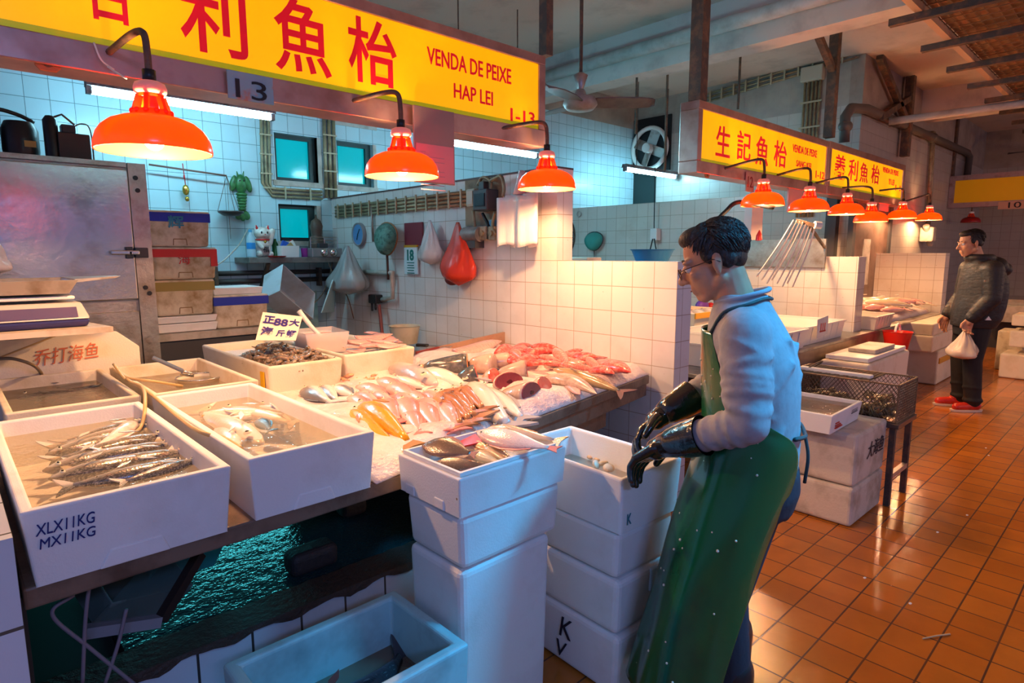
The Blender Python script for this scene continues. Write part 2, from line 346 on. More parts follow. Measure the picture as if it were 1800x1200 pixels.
# conduit bundle along the side wall top and down the column
def clipped(name, paths, r, m, label, cat, clip_pts=(), clip_dim=None, group=None):
    t = thing(name, label, cat, paths[0][0], group=group); c = Vector(paths[0][0])
    for pth in paths: keep(MB().tube([Vector(q)-c for q in pth], r, 6).obj('conduit', m, smooth=True), t) if False else MB().tube([Vector(q)-c for q in pth], r, 6).obj('conduit', m, t, smooth=True)
    for q, d in clip_pts: MB().box(Vector(q)-c, d).obj('clip', mat('pale_clip', (0.45, 0.38, 0.25), 0.5), t)
    return t
pa, pb = at_x(1230, 176, XJ-0.03), at_x(1510, 92, XJ-0.03)
clipped('conduit_bundle', [[pa+Vector((0, 0, dz)), pb+Vector((0, 0, dz))] for dz in (-0.05, 0, 0.05)], 0.014, M_brass, 'row of cable conduits running along the top of the pale side wall under the ceiling', 'conduit',
        [((XJ-0.05, pa.y+(pb.y-pa.y)*k/12, pa.z+(pb.z-pa.z)*k/12), (0.015, 0.02, 0.15)) for k in range(1, 12)])
q0, q1 = at_x(1430, 125, XJ-0.03), at_x(1424, 245, XJ-0.03)
clipped('conduit_bundle', [[q0+Vector((0, dy, 0)), Vector((q0.x, q0.y+dy, 1.9))] for dy in (-0.09, -0.045, 0, 0.045, 0.09)], 0.016, M_brass, 'five vertical conduits dropping down the pale side wall behind the second yellow sign', 'conduit',
        [((XJ-0.05, q0.y, z), (0.015, 0.26, 0.02)) for z in (2.2, 2.6, 3.0, 3.3)])
MB().bb((XJ-0.1, q0.y-0.13, q0.z-0.12), (XJ-0.001, q0.y+0.13, q0.z+0.05)).obj('junction_box', mat('cream_box', (0.5, 0.46, 0.36), 0.5), bevel=0.008)
tag(bpy.data.objects['junction_box'], 'cream junction box at the top of the vertical conduits on the side wall', 'junction box')
# dark pipe on the right wall
g = [at_y(1484, 250, YJ-0.07), at_y(1486, 205, YJ-0.07), at_y(1496, 190, YJ-0.07), at_y(1525, 192, YJ-0.07), at_y(1700, 268, YJ-0.07), at_y(1704, 275, YJ-0.07), at_y(1700, 310, YJ-0.07)]
t = thing('drain_pipe', 'dark drain pipe running along the right wall above the lamp row', 'pipe', g[0])
MB().tube([q-g[0] for q in g], 0.055, 10).obj('pipe', mat('dark_pipe', (0.09, 0.075, 0.065), 0.55), t, smooth=True)
for u, v in ((1486, 222), (1575, 214), (1640, 242)): MB().ell(at_y(u, v, YJ-0.07)-g[0], (0.1, 0.07, 0.07)).obj('collar', MATS['dark_pipe'], t, smooth=True)
g = [Vector((XJ+0.6, YJ-0.12, 3.05)), Vector((XJ+0.9, YJ-1.2, 3.1)), Vector((XJ+1.6, YJ-4.6, 3.18))]
tag(MB().tube(g, 0.045, 10).obj('ceiling_pipe', MATS['white_painted_pipe'], smooth=True), 'pale pipe crossing below the ceiling from the right wall column', 'pipe')
g = [at_y(1639, 230, YJ-0.04), at_y(1630, 395, YJ-0.04)]
t = thing('riser_pipe', 'thin brown riser pipe with a valve on the right wall behind the last lamps', 'pipe', g[0])
for d in (0, 0.09): MB().tube([q-g[0]+Vector((d, 0, 0)) for q in g], 0.025, 8).obj('pipe', M_brass, t, smooth=True)
MB().box(at_y(1631, 412, YJ-0.1)-g[0], (0.2, 0.18, 0.22)).tube([at_y(1628, 396, YJ-0.1)-g[0], at_y(1635, 430, YJ-0.1)-g[0]], 0.05).obj('valve', M_pvc, t, bevel=0.02)
# steel door on the right wall
a, b = at_y(1507, 310, YJ-0.03), at_y(1556, 446, YJ-0.03)
d = MB().bb((a.x, YJ-0.04, 0.0), (b.x, YJ-0.001, a.z)).obj('door_1', mat('brown_steel_door', (0.24, 0.16, 0.13), 0.35, 0.5, c2=(0.15, 0.09, 0.07))); structure(d)
MB().bb((a.x-0.1, YJ-0.06, 0), (a.x, YJ-0.001, a.z+0.1)).bb((b.x, YJ-0.06, 0), (b.x+0.1, YJ-0.001, a.z+0.1)).obj('frame', M_darkgrey, d)
MB().bb((a.x+0.35, YJ-0.05, 1.05), (a.x+0.6, YJ-0.04, 1.62)).obj('door_plate', M_pvc, d)
# side post and pale edge strip of the second stall
a = at_x(1316, 344, 6.18); structure(MB().bb((6.17, a.y-0.05, 1.42), (6.42, a.y+0.03, a.z)).obj('trim_10', mat('pink_white_paint', (0.75, 0.62, 0.58), 0.5)))
a = at_x(1468, 320, XJ-0.06); structure(MB().bb((XJ-0.12, a.y-0.06, 0), (XJ-0.001, a.y+0.06, 2.45)).obj('trim_11', M_darkgrey))
# ------------------------------------------------------------------ signs
M_yel = mat('backlit_yellow_acrylic', (0.85, 0.42, 0.0), 0.25, emit=(1.0, 0.47, 0.0), es=0.78, c2=(0.80, 0.28, 0.0), ns=1.5, lo=0.4, hi=0.6)
M_yel_dim = mat('yellow_acrylic', (0.80, 0.42, 0.0), 0.3, emit=(1.0, 0.5, 0.0), es=0.06)  # faint glow put into the panel of the unlit sign
M_red = mat('red_sign_paint', (0.60, 0.008, 0.012), 0.45, emit=(0.75, 0.0, 0.012), es=0.45)
M_lamptint = mat('lamp_tinted_steel', (0.62, 0.38, 0.32), 0.3, 0.8, c2=(0.42, 0.22, 0.17), ns=4)  # pink of the reflected lamps is put into the steel colour
M_bluepaint = mat('worn_blue_paint', (0.18, 0.38, 0.46), 0.6, c2=(0.35, 0.20, 0.14), ns=9, lo=0.55, hi=0.66)
YS = 2.55
def sign_box(name, label, x0, x1, z0, z1, y, depth=0.16, fr=0.05, panel=M_yel, fr_low=0.075):
    t = thing(name, label, 'sign', ((x0+x1)/2, y, z0-fr_low)); c = t.location
    P = lambda a, b: ((Vector(a)-c), (Vector(b)-c))
    mb = MB()
    for a, b in (((x0-fr, y, z1), (x1+fr, y+depth, z1+fr)), ((x0-fr, y, z0-fr_low), (x1+fr, y+depth, z0)), ((x0-fr, y, z0), (x0, y+depth, z1)), ((x1, y, z0), (x1+fr, y+depth, z1))): mb.bb(*P(a, b))
    mb.obj('frame', M_lamptint, t, bevel=0.004)
    MB().bb(*P((x0, y+0.012, z0), (x1, y+0.03, z1))).obj('panel', panel, t)
    MB().bb(*P((x0, y+depth-0.012, z0), (x1, y+depth, z1))).obj('back_sheet', M_steel, t)
    if panel is M_yel: MB().bb(*P((x0, y+0.0105, z0), (x1, y+0.0118, z0+0.022))).obj('algae_edge', mat('yellow_green_stain', (0.42, 0.40, 0.01), 0.4, emit=(0.55, 0.5, 0.0), es=0.35, c2=(0.6, 0.42, 0.0), ns=10), t)
    return t
def sign_text(t, body, u0, v0, u1, v1, y, bold=0.02, m=M_red, shear=0.0, name='lettering', font_up=(0, 0, 1)):
    a, b = at_y(u0, (v0+v1)/2, y), at_y(u1, (v0+v1)/2, y); cu = (u0+u1)/2
    h = at_y(cu, v0, y).z-at_y(cu, v1, y).z; o = at_y(cu, (v0+v1)/2, y)
    lettering(name, body, h, o, (1, 0, 0), (0, 0, 1), m, t, 0.002, bold=bold*h, shear=shear, fit=(b.x-a.x, h))
# first stall sign
xr = at_y(948, 231, YS).x; z0 = at_y(948, 231, YS).z; z1 = at_y(948, 112, YS).z
zL = at_y(0, 36, YS).z
S1 = sign_box('stall_sign', 'large yellow backlit fish stall sign with red characters at the top left, numbered 1-13', -0.75, xr, (z0+zL)/2, z1, YS, fr_low=0.095)
yt = YS+0.010
sign_text(S1, '吉', 150, -75, 231, 38, yt, 0.012); sign_text(S1, '利', 318, -42, 434, 96, yt, 0.012)
sign_text(S1, '魚', 484, 2, 582, 130, yt, 0.012); sign_text(S1, '枱', 614, 36, 698, 149, yt, 0.012)
sign_text(S1, 'VENDA DE PEIXE', 756, 103, 902, 131, yt, 0.008); sign_text(S1, 'HAP LEI', 799, 154, 867, 179, yt, 0.008); sign_text(S1, '1-13', 898, 194, 940, 217, yt, 0.01)
# number plates and brackets under the first sign
a, b = at_y(398, 122, YS-0.02), at_y(481, 185, YS-0.02)
t = thing('number_plate', 'worn blue metal plate with peeling number 13 below the large yellow sign', 'plate', (a+b)/2); c = t.location
MB().bb((a.x-c.x, -0.004, b.z-c.z), (b.x-c.x, 0.004, a.z-c.z)).obj('plate', M_bluepaint, t)
lettering('lettering', '13', 0.075, c+Vector((0, -0.006, -0.01)), (1, 0, 0), (0, 0, 1), M_black, t, 0.001, fit=(0.12, 0.07))
a, b = at_y(726, 184, YS-0.03), at_y(799, 326, YS-0.03)
t = thing('notice_board', 'pinkish metal board with a pink paper notice hanging beside the middle lamp', 'notice', ((a.x+b.x)/2, YS-0.03, (a.z+b.z)/2)); c = t.location
MB().bb((a.x-c.x, -0.005, b.z-c.z), (b.x-c.x, 0.008, a.z-c.z)).obj('board', mat('pink_grey_board', (0.36, 0.22, 0.21), 0.4, 0.5), t, bevel=0.002)
zz = at_y(760, 255, YS-0.03).z
MB().bb((a.x-c.x+0.008, -0.008, b.z-c.z+0.006), (b.x-c.x-0.008, -0.0055, zz-c.z)).obj('paper', mat('pink_paper', (0.72, 0.26, 0.28), 0.6), t)
mb = MB()
for k in range(9): mb.bb((a.x-c.x+0.03, -0.0095, zz-c.z-0.04-k*0.022), (a.x-c.x+0.06+0.13*abs(math.sin(k*2.1)), -0.0085, zz-c.z-0.036-k*0.022))
mb.obj('print', mat('faded_print', (0.5, 0.25, 0.28), 0.7), t)
def hook_plate(u, v, y, label):
    a = at_y(u, v, y); mb = MB()
    pts = [(-0.035, 0.03), (0.035, 0.03), (0.035, -0.02), (0.022, -0.035), (-0.022, -0.035), (-0.035, -0.02)]
    t = thing('hanging_lug', label, 'bracket', a)
    mb.prism([(x, z) for x, z in pts], -0.004, 0.004, 1).obj('plate', mat('orange_rust', (0.45, 0.16, 0.05), 0.6, 0.3), t, bevel=0.003)
    MB().torus((0, -0.005, -0.008), 0.011, 0.004, 16, 6, Matrix.Rotation(math.pi/2, 3, 'X')).obj('eye_ring', M_iron, t)
hook_plate(83, 106, YS+0.02, 'orange rusty lug with a hole under the left end of the large sign')
# hanger post of the first sign
a = at_y(958, 95, YS+0.07)
tag(MB().bb((a.x-0.02, YS+0.04, a.z-0.01), (a.x+0.035, YS+0.10, ZC)).obj('hanger_post', M_iron), 'rusty square post rising from the right end of the large yellow sign to the ceiling', 'post')
# second and third signs (one long box in two fields)
YS2 = 2.5
za = at_y(1232, 282, YS2).z; zb2 = at_y(1238, 192, YS2).z
xa = at_y(1235, 230, YS2).x; xm = at_y(1456, 270, YS2).x; xe = at_y(1588, 310, YS2).x
S2 = sign_box('stall_sign', 'yellow backlit fish stall sign with red characters above the second lamp row, numbered 1-12', xa, xm-0.03, za, zb2, YS2, fr=0.06, fr_low=0.09)
S3 = sign_box('stall_sign', 'yellow backlit fish stall sign joined to the right end of the 1-12 sign', xm+0.10, xe, za, zb2, YS2, fr=0.07, fr_low=0.09)
y2 = YS2+0.010
sign_text(S2, '生', 1259, 222, 1284, 276, y2, 0.006); sign_text(S2, '記', 1296, 231, 1320, 282, y2, 0.006); sign_text(S2, '魚', 1329, 240, 1351, 291, y2, 0.006); sign_text(S2, '枱', 1361, 248, 1383, 294, y2, 0.006)
sign_text(S2, 'VENDA DE PEIXE', 1394, 259, 1437, 272, y2, 0.004); sign_text(S2, 'SANG KEI', 1400, 284, 1426, 295, y2, 0.004); sign_text(S2, '1-12', 1434, 301, 1449, 314, y2, 0.01)
sign_text(S3, '義', 1468, 272, 1486, 316, y2, 0.006); sign_text(S3, '利', 1492, 280, 1508, 318, y2, 0.006); sign_text(S3, '魚', 1512, 286, 1526, 321, y2, 0.006); sign_text(S3, '枱', 1532, 290, 1546, 323, y2, 0.006)
sign_text(S3, 'VENDA DE PEIXE', 1552, 297, 1580, 306, y2, 0.004); sign_text(S3, 'YI LEI', 1562, 315, 1572, 325, y2, 0.004); sign_text(S3, '1-11', 1574, 326, 1587, 336, y2, 0.01)
for u, v, w, n in ((1318, 320, 16, '12'), ):
    a = at_y(u, v, YS2-0.01); t = thing('number_plate', 'small pinkish plate numbered 12 below the second yellow sign', 'plate', a)
    MB().box((0, 0, 0), (0.14, 0.008, 0.16)).obj('plate', M_lamptint, t)
    lettering('lettering', n, 0.09, a+Vector((0, -0.006, 0)), (1, 0, 0), (0, 0, 1), mat('dark_red_paint', (0.2, 0.01, 0.01), 0.5), t, 0.001, fit=(0.09, 0.09))
hook_plate(1243, 304, YS2+0.03, 'small rusty lug below the left end of the second yellow sign')
hook_plate(1461, 334, YS2+0.03, 'small rusty lug below the joint of the second and third signs')
# posts carrying the second and third signs, with braces
def post(u0, v0, u1, v1, y, w, label):
    a, b = at_y(u0, v0, y), at_y(u1, v1, y); x = b.x
    return tag(MB().bb((x-w/2, y-w/2, b.z), (x+w/2, y+w/2, ZC)).obj('hanger_post', M_iron), label, 'post')
post(1243, 0, 1226, 178, YS2+0.08, 0.10, 'thick rusty post holding the left end of the second yellow sign')
t = thing('hanger_post', 'rusty braced post at the joint of the second and third yellow signs', 'post', at_y(1457, 242, YS2+0.08)); c = t.location
MB().bb((-0.045, -0.045, 0), (0.045, 0.045, ZC-c.z)).obj('upright', M_iron, t)
MB().beam((0, 0, ZC-c.z-0.45), (-0.75, 0, ZC-c.z-0.02), 0.06).obj('brace', M_iron, t)
t = thing('hanger_post', 'rusty braced post at the right end of the third yellow sign', 'post', at_y(1590, 275, YS2+0.08)); c = t.location
MB().bb((-0.05, -0.05, 0), (0.05, 0.05, ZC-c.z)).obj('upright', M_iron, t)
MB().beam((0, 0, ZC-c.z-0.6), (-1.3, 0, ZC-c.z-0.02), 0.07).obj('brace', M_iron, t)
MB().beam((0, 0, 0.75), (-1.1, 0, 0.35), 0.07).obj('brace', M_iron, t)
# boards hanging below the second and third signs
for (u0, v0, u1, v1), lb in (((1386, 312, 1407, 375), 'tall pinkish metal board hanging below the second sign between the lamps'), ((1546, 336, 1560, 372), 'narrow pinkish metal board hanging below the third sign')):
    a, b = at_y(u0, v0, YS2+0.03), at_y(u1, v1, YS2+0.03)
    tag(MB().bb((a.x, YS2+0.02, b.z), (b.x, YS2+0.035, a.z)).obj('hanging_board', mat('salmon_metal', (0.62, 0.32, 0.30), 0.4, 0.4)), lb, 'board')
# yellow sign far right, facing the aisle
XS = 12.6
a, b = at_x(1680, 318, XS), at_x(1860, 352, XS); zt, zl = at_x(1678, 318, XS).z, at_x(1678, 357, XS).z
t = thing('stall_sign', 'dull unlit yellow sign at the far right over the last red lamp', 'sign', (XS, (a.y+b.y)/2, zl)); c = t.location; hy = abs(a.y-b.y)/2
MB().bb((0, -hy, 0.0), (0.03, hy, zt-zl)).obj('panel', M_yel_dim, t)
mb = MB(); f = 0.08
for p, q in (((-0.02, -hy-f, zt-zl), (0.14, hy+f, zt-zl+f)), ((-0.02, -hy-f, -f), (0.14, hy+f, 0)), ((-0.02, hy, 0), (0.14, hy+f, zt-zl)), ((-0.02, -hy-f, 0), (0.14, -hy, zt-zl))): mb.bb(p, q)
mb.obj('frame', M_galv, t)
p = at_x(1680, 200, XS+0.1); tag(MB().bb((XS+0.02, p.y-0.06, zt+0.08), (XS+0.14, p.y+0.06, ZC)).obj('hanger_post', M_iron), 'post above the left end of the dull far right sign', 'post')
p = at_x(1784, 360, XS-0.03); t = thing('number_plate', 'pale number 10 plate below the far right sign', 'plate', p)
MB().box((0, 0, 0), (0.01, 0.42, 0.12)).obj('plate', mat('peach_plate', (0.62, 0.36, 0.25), 0.5), t)
lettering('lettering', '10', 0.1, p+Vector((-0.008, 0, 0)), (0, -1, 0), (0, 0, 1), M_black, t, 0.001, fit=(0.16, 0.09))
# ------------------------------------------------------------------ red lamps
def red_shade():
    m, nt, b, out = nt_new('orange_red_lamp_shade')
    b.inputs['Base Color'].default_value = (0.95, 0.085, 0.004, 1); b.inputs['Roughness'].default_value = 0.22; b.inputs['Coat Weight'].default_value = 0.3
    tr = nt.nodes.new('ShaderNodeBsdfTranslucent'); tr.inputs[0].default_value = (1.0, 0.10, 0.004, 1)
    mx = nt.nodes.new('ShaderNodeMixShader'); mx.inputs[0].default_value = 0.5
    nt.links.new(b.outputs[0], mx.inputs[1]); nt.links.new(tr.outputs[0], mx.inputs[2]); nt.links.new(mx.outputs[0], out.inputs[0]); return m
M_shade = red_shade()
def lining_mat():
    m, nt, b, out = nt_new('cream_shade_lining'); b.inputs['Base Color'].default_value = (0.42, 0.22, 0.07, 1); b.inputs['Roughness'].default_value = 0.5
    tr = nt.nodes.new('ShaderNodeBsdfTranslucent'); tr.inputs[0].default_value = (1.0, 0.6, 0.3, 1); mx = nt.nodes.new('ShaderNodeMixShader'); mx.inputs[0].default_value = 0.6
    nt.links.new(b.outputs[0], mx.inputs[1]); nt.links.new(tr.outputs[0], mx.inputs[2]); nt.links.new(mx.outputs[0], out.inputs[0]); return m
M_shade_in = lining_mat()
M_ring = mat('pink_ceramic', (0.75, 0.25, 0.22), 0.4, emit=(1.0, 0.25, 0.2), es=0.25)
M_bulb = mat('lit_bulb', (1, 0.9, 0.75), 0.4, emit=(1.0, 0.78, 0.5), es=40, alpha=0.25)
def make_lamp(name, label, lit=True):
    t = thing(name, label, 'lamp')
    prof = [(0.165, 0), (0.166, 0.006), (0.163, 0.028), (0.156, 0.050), (0.142, 0.071), (0.120, 0.089), (0.092, 0.101), (0.070, 0.106), (0.056, 0.109)]
    MB().lathe(prof).obj('shade', M_shade if lit else mat('unlit_red_shade', (0.30, 0.01, 0.01), 0.3), t, smooth=True)
    MB().lathe([(r-0.004, z-0.001 if i else z+0.0005) for i, (r, z) in enumerate(prof)]).obj('shade_lining', M_shade_in, t, smooth=True)
    # vented neck: ring, ribs, collar
    mb = MB().lathe([(0.058, 0.107), (0.056, 0.122), (0.050, 0.126), (0.048, 0.122), (0.052, 0.107)], n=28)
    for k in range(12):
        a = 2*math.pi*k/12; mb.ell((0.054*math.cos(a), 0.054*math.sin(a), 0.119), (0.009, 0.009, 0.009), 8, 5)
    mb.obj('neck_collar', M_shade, t, smooth=True)
    mb = MB()
    for k in range(6):
        a = 2*math.pi*k/6; mb.beam((0.047*math.cos(a), 0.047*math.sin(a), 0.124), (0.034*math.cos(a), 0.034*math.sin(a), 0.168), 0.012, 0.016, up=(math.cos(a), math.sin(a), 0))
    mb.lathe([(0.036, 0.164), (0.036, 0.176), (0.03, 0.178)], n=24); mb.obj('neck', M_shade, t)
    MB().tube([(0, 0, 0.168), (0, 0, 0.10)], [0.021, 0.018], 14).obj('bulb_socket', mat('red_socket', (0.6, 0.02, 0.01), 0.5), t, smooth=True)
    MB().lathe([(0.0, 0.172), (0.034, 0.172), (0.045, 0.178), (0.047, 0.192), (0.042, 0.206), (0.03, 0.212), (0.0, 0.213)], n=28).obj('top_cap', M_ring if lit else M_white, t, smooth=True)
    if lit: MB().ell((0, 0, 0.05), (0.033, 0.033, 0.045)).obj('bulb', M_bulb, t, smooth=True)
    return t
lamp_pos = []
def place_lamp(t, P, arm=None, lit=True, power=30):
    t.location = P; lamp_pos.append(Vector(P))
    if lit: point_light('lamp_glow', P+Vector((0, 0, 0.048)), power, WARM, 0.03)
    if arm:
        top = Vector((0, 0, 0.212)); base = arm - Vector(P); bend = Vector((base.x*0.10, -0.0, max(base.z, 0.212)+0.12))
        pts = [base, base*0.35+Vector((0, 0, (0.212+0.17)*0.65)), Vector((base.x*0.06, base.y*0.06, 0.36)), Vector((0, 0, 0.30)), top]
        MB().tube(smoothpath(pts, 6), 0.011, 8).obj('arm', M_iron, t, smooth=True)
        MB().tube([top, top+Vector((0, 0, 0.035))], 0.019, 10).obj('arm_sleeve', M_black, t, smooth=True)
L0 = make_lamp('red_lamp', 'nearest and largest red hanging lamp at the left below the large yellow sign')
L1 = dup(L0, label='second red lamp along the large sign, hanging beside the pink notice')
L2 = dup(L0, label='third red lamp, below the 1-13 end of the large sign above the white partition')
labs = ['first red lamp of the second row, hanging below the left half of the 1-12 sign', 'second red lamp of the second row, in front of the tall pinkish board', 'third red lamp of the second row, below the joint of the two yellow signs', 'lowest red lamp of the second row, fourth from its left end', 'fifth red lamp of the second row below the right end of the third sign', 'smallest and last lit red lamp of the row at the right wall']
LR = [dup(L0, label=l) for l in labs]
place_lamp(L0, at_d(273, 268, 1.93), at_y(190, 93, YS+0.01), power=80)
place_lamp(L1, at_d(707, 311, 2.77), at_y(618, 178, YS+0.01), power=80)
place_lamp(L2, at_d(961, 333, 3.50), at_y(880, 226, YS+0.01), power=80)
def ld(u, v, w): return at_d(u, v, FPX*0.33*math.sqrt(1+((u-900)/FPX)**2)/w)
spec = [(1340, 362, 78, (1270, 297)), (1421, 371, 74, (1365, 308)), (1487, 377, 66, (1432, 322)), (1530, 390, 62, (1480, 330)), (1585, 384, 54, (1545, 335)), (1632, 387, 46, None)]
for o, (u, v, w, ar) in zip(LR, spec):
    P = ld(u, v, w)
    if ar is None: P = Vector((P.x*0.95, P.y*0.95, 1.45+(P.z-1.45)*0.95))
    A = at_y(ar[0], ar[1], YS2+0.015) if ar else Vector((xe+0.05, YS2+0.03, za-0.04))
    place_lamp(o, P, A, power=80)
P = at_x(1706, 391, XS+0.05); LU = make_lamp('red_lamp', 'unlit dark red lamp hanging at the far right below the dull sign', lit=False); LU.scale = (0.85,)*3
place_lamp(LU, P, None, lit=False)
MB().tube([(0, 0, 0.205), (0, 0, (zl-0.07-P.z)/0.85)], 0.012, 6).obj('cord', M_iron, LU)
for o in (L0, L1, L2, *LR): o['group'] = 'red market lamps'
# loose wires round the first lamp arm
a = at_y(165, 75, YS-0.03); b = at_d(232, 140, 1.93)
tag(MB().tube(smoothpath([a, at_y(178, 105, YS-0.04), at_d(200, 122, 2.1), at_d(190, 118, 2.05), at_d(222, 138, 1.95)], 6), 0.003, 6).obj('loose_wire', M_white, smooth=True), 'thin white loose wire dangling beside the nearest lamp', 'wire')
# ------------------------------------------------------------------ fluorescent tubes
M_tubelit = mat('lit_fluorescent_tube', (1, 1, 1), 0.4, emit=(0.34, 0.80, 1.0), es=110)
M_fixture = mat('grimy_fixture', (0.30, 0.27, 0.28), 0.6, c2=(0.08, 0.06, 0.06), ns=12)
def tube_light(label, u0, v0, u1, v1, y, xstart=None, hang=ZC, watt=0):
    a, b = at_y(u0, v0, y), at_y(u1, v1, y); z = (a.z+b.z)/2; x0 = a.x if xstart is None else xstart; x1 = b.x
    t = thing('fluorescent_light', label, 'light', ((x0+x1)/2, y, z)); hl = (x1-x0)/2
    MB().tube([(-hl, 0, 0), (hl, 0, 0)], 0.019, 12).obj('tube', M_tubelit, t, smooth=True)
    MB().prism([(-0.05, 0.03), (0.05, 0.03), (0.035, 0.075), (-0.035, 0.075)], -hl-0.03, hl+0.03, 0).obj('housing', M_fixture, t)
    for s in (-1, 1): MB().box((s*(hl+0.015), 0, 0.012), (0.03, 0.05, 0.06)).obj('end_cap', M_fixture, t)
    for s in (-1, 1): MB().tube([(s*hl*0.6, 0, 0.075), (s*hl*0.6, 0, hang-z)], 0.006, 6).obj('hanger', M_iron, t)
    return t
tube_light('long bluish-white fluorescent light behind the nearest red lamp', 160, 156, 475, 211, 5.05)
tube_light('fluorescent light glowing behind the right half of the large sign above the partition', 800, 252, 940, 276, 4.5, xstart=3.34)
tube_light('short fluorescent light hanging in front of the wall fan', 1100, 298, 1186, 312, 5.1)
# ------------------------------------------------------------------ cold room and things at the back of the first stall
YF = 4.4
M_styro = mat('white_styrofoam', (0.80, 0.79, 0.77), 0.75, c2=(0.68, 0.65, 0.60), ns=5, lo=0.5, hi=0.8, bump=0.12, bs=160)
M_styro_old = mat('dirty_styrofoam', (0.66, 0.58, 0.44), 0.8, c2=(0.30, 0.20, 0.09), ns=7, lo=0.45, hi=0.72, bump=0.2, bs=120)
M_styro_warm = mat('cream_styrofoam', (0.78, 0.69, 0.54), 0.75, c2=(0.58, 0.45, 0.26), ns=5, lo=0.5, hi=0.8, bump=0.15, bs=140)
M_bluetape = mat('blue_tape', (0.005, 0.03, 0.42), 0.35)
M_redtape = mat('red_tape', (0.55, 0.01, 0.01), 0.4)
M_orangetape = mat('orange_tape', (0.62, 0.30, 0.02), 0.4)
M_browntape = mat('brown_tape', (0.30, 0.12, 0.04), 0.4)
M_ink = mat('black_marker', (0.015, 0.015, 0.03), 0.6)
M_inkblue = mat('blue_marker', (0.01, 0.02, 0.16), 0.6)
xr_, xl_ = 1.015, -0.7; zt_ = 2.0
t = thing('cold_room', 'large dented stainless steel cold room with a latch handle at the left', 'cold room', ((xr_+xl_)/2, YF, 0)); cx = t.location.x
MB().bb((xl_-cx, 0.02, 0), (xr_-cx, 1.4, zt_)).obj('body', M_steel_dirty, t)
a, b = at_y(0, 285, YF), at_y(222, 308, YF); dl, dr = xl_+0.1, at_y(222, 300, YF).x
ds = at_y(245, 525, YF)
MB().bb((dl-cx, -0.025, ds.z), (dr-cx, 0.03, at_y(110, 290, YF).z)).obj('door', M_steel, t, bevel=0.006)
MB().bb((dr+0.006-cx, -0.012, 0), (xr_-cx, 0.03, zt_)).obj('jamb', M_steel_dirty, t)
MB().bb((dl-cx, -0.012, at_y(110, 285, YF).z), (dr-cx, 0.03, zt_)).obj('top_rail', M_steel_dirty, t)
zz = at_y(215, 545, YF).z
MB().bb((dl-cx, -0.014, 0.55), (dr-cx+0.0, 0.03, zz-0.01)).obj('lower_panel', M_steel_dirty, t, bevel=0.004)
hL = at_y(225, 444, YF); h = MB().bb((hL.x-cx-0.10, -0.07, hL.z-0.012), (hL.x-cx+0.05, -0.05, hL.z+0.014)).bb((hL.x-cx-0.01, -0.07, hL.z-0.012), (hL.x-cx+0.012, -0.02, hL.z+0.012)).obj('latch_handle', mat('chrome', (0.7, 0.66, 0.62), 0.2, 1.0), t, bevel=0.006)
MB().bb((hL.x-cx+0.03, -0.055, hL.z-0.03), (hL.x-cx+0.10, -0.012, hL.z+0.03)).bb((hL.x-cx-0.02, -0.04, hL.z-0.035), (hL.x-cx+0.02, -0.02, hL.z+0.035)).obj('latch_body', M_darkgrey, h, bevel=0.004)
for (u, v) in ((237, 313), (241, 335), (255, 505), (262, 515)):
    p = at_y(u, v, YF); MB().tube([(p.x-cx, -0.018, p.z), (p.x-cx, -0.008, p.z)], 0.014, 10).obj('bolt_hole', M_black, t)
# compressor and gear on the cold room
p = at_y(40, 268, 4.55)
t = thing('compressor', 'black compressor with hoses and a yellow label on top of the cold room', 'compressor', (p.x, 4.7, 2.002))
mb = MB().lathe([(0.0, 0.02), (0.085, 0.02), (0.09, 0.05), (0.09, 0.17), (0.07, 0.215), (0.0, 0.225)], (0.01, 0, 0), 20); mb.bb((-0.12, -0.1, 0), (0.12, 0.1, 0.02)); mb.obj('motor_housing', M_black, t, auto=0.6)
MB().bb((-0.2, -0.06, 0), (-0.1, 0.06, 0.24)).obj('fan_grille', M_darkgrey, t, bevel=0.01)
MB().box((0.045, -0.088, 0.085), (0.055, 0.006, 0.035)).obj('label_plate', mat('yellow_label', (0.6, 0.38, 0.1), 0.5), t)
MB().tube(smoothpath([(-0.18, -0.05, 0.22), (-0.1, -0.08, 0.26), (0.0, -0.05, 0.25), (0.08, -0.02, 0.22)], 5), 0.012).obj('hose', M_black, t, smooth=True)
p = at_y(95, 265, 4.55); t = thing('receiver_tank', 'narrow black upright cylinder beside the compressor on the cold room', 'tank', (p.x, 4.6, 2.002))
MB().lathe([(0, 0), (0.035, 0), (0.037, 0.02), (0.037, 0.23), (0.02, 0.255), (0, 0.26)], n=16).obj('cylinder', M_black, t, auto=0.7); MB().tube([(0.02, 0, 0.25), (0.06, -0.01, 0.27), (0.12, 0, 0.22)], 0.006).obj('pipe', M_iron, t, smooth=True)
p = at_y(132, 270, 4.55); t = thing('control_box', 'dark square metal box at the right end of the gear on the cold room', 'box', (p.x, 4.62, 2.002))
MB().bb((-0.075, -0.06, 0), (0.085, 0.06, 0.165)).obj('case', mat('dark_brown_box', (0.05, 0.035, 0.03), 0.5), t, bevel=0.006); MB().bb((-0.05, -0.04, 0.165), (0.02, 0.04, 0.215)).obj('terminal_cover', M_darkgrey, t, bevel=0.006)
MB().tube(smoothpath([(0.0, 0, 0.2), (0.06, 0, 0.235), (0.1, 0, 0.2), (0.105, 0, 0.0)], 5), 0.004).obj('bent_rod', M_iron, t, smooth=True)
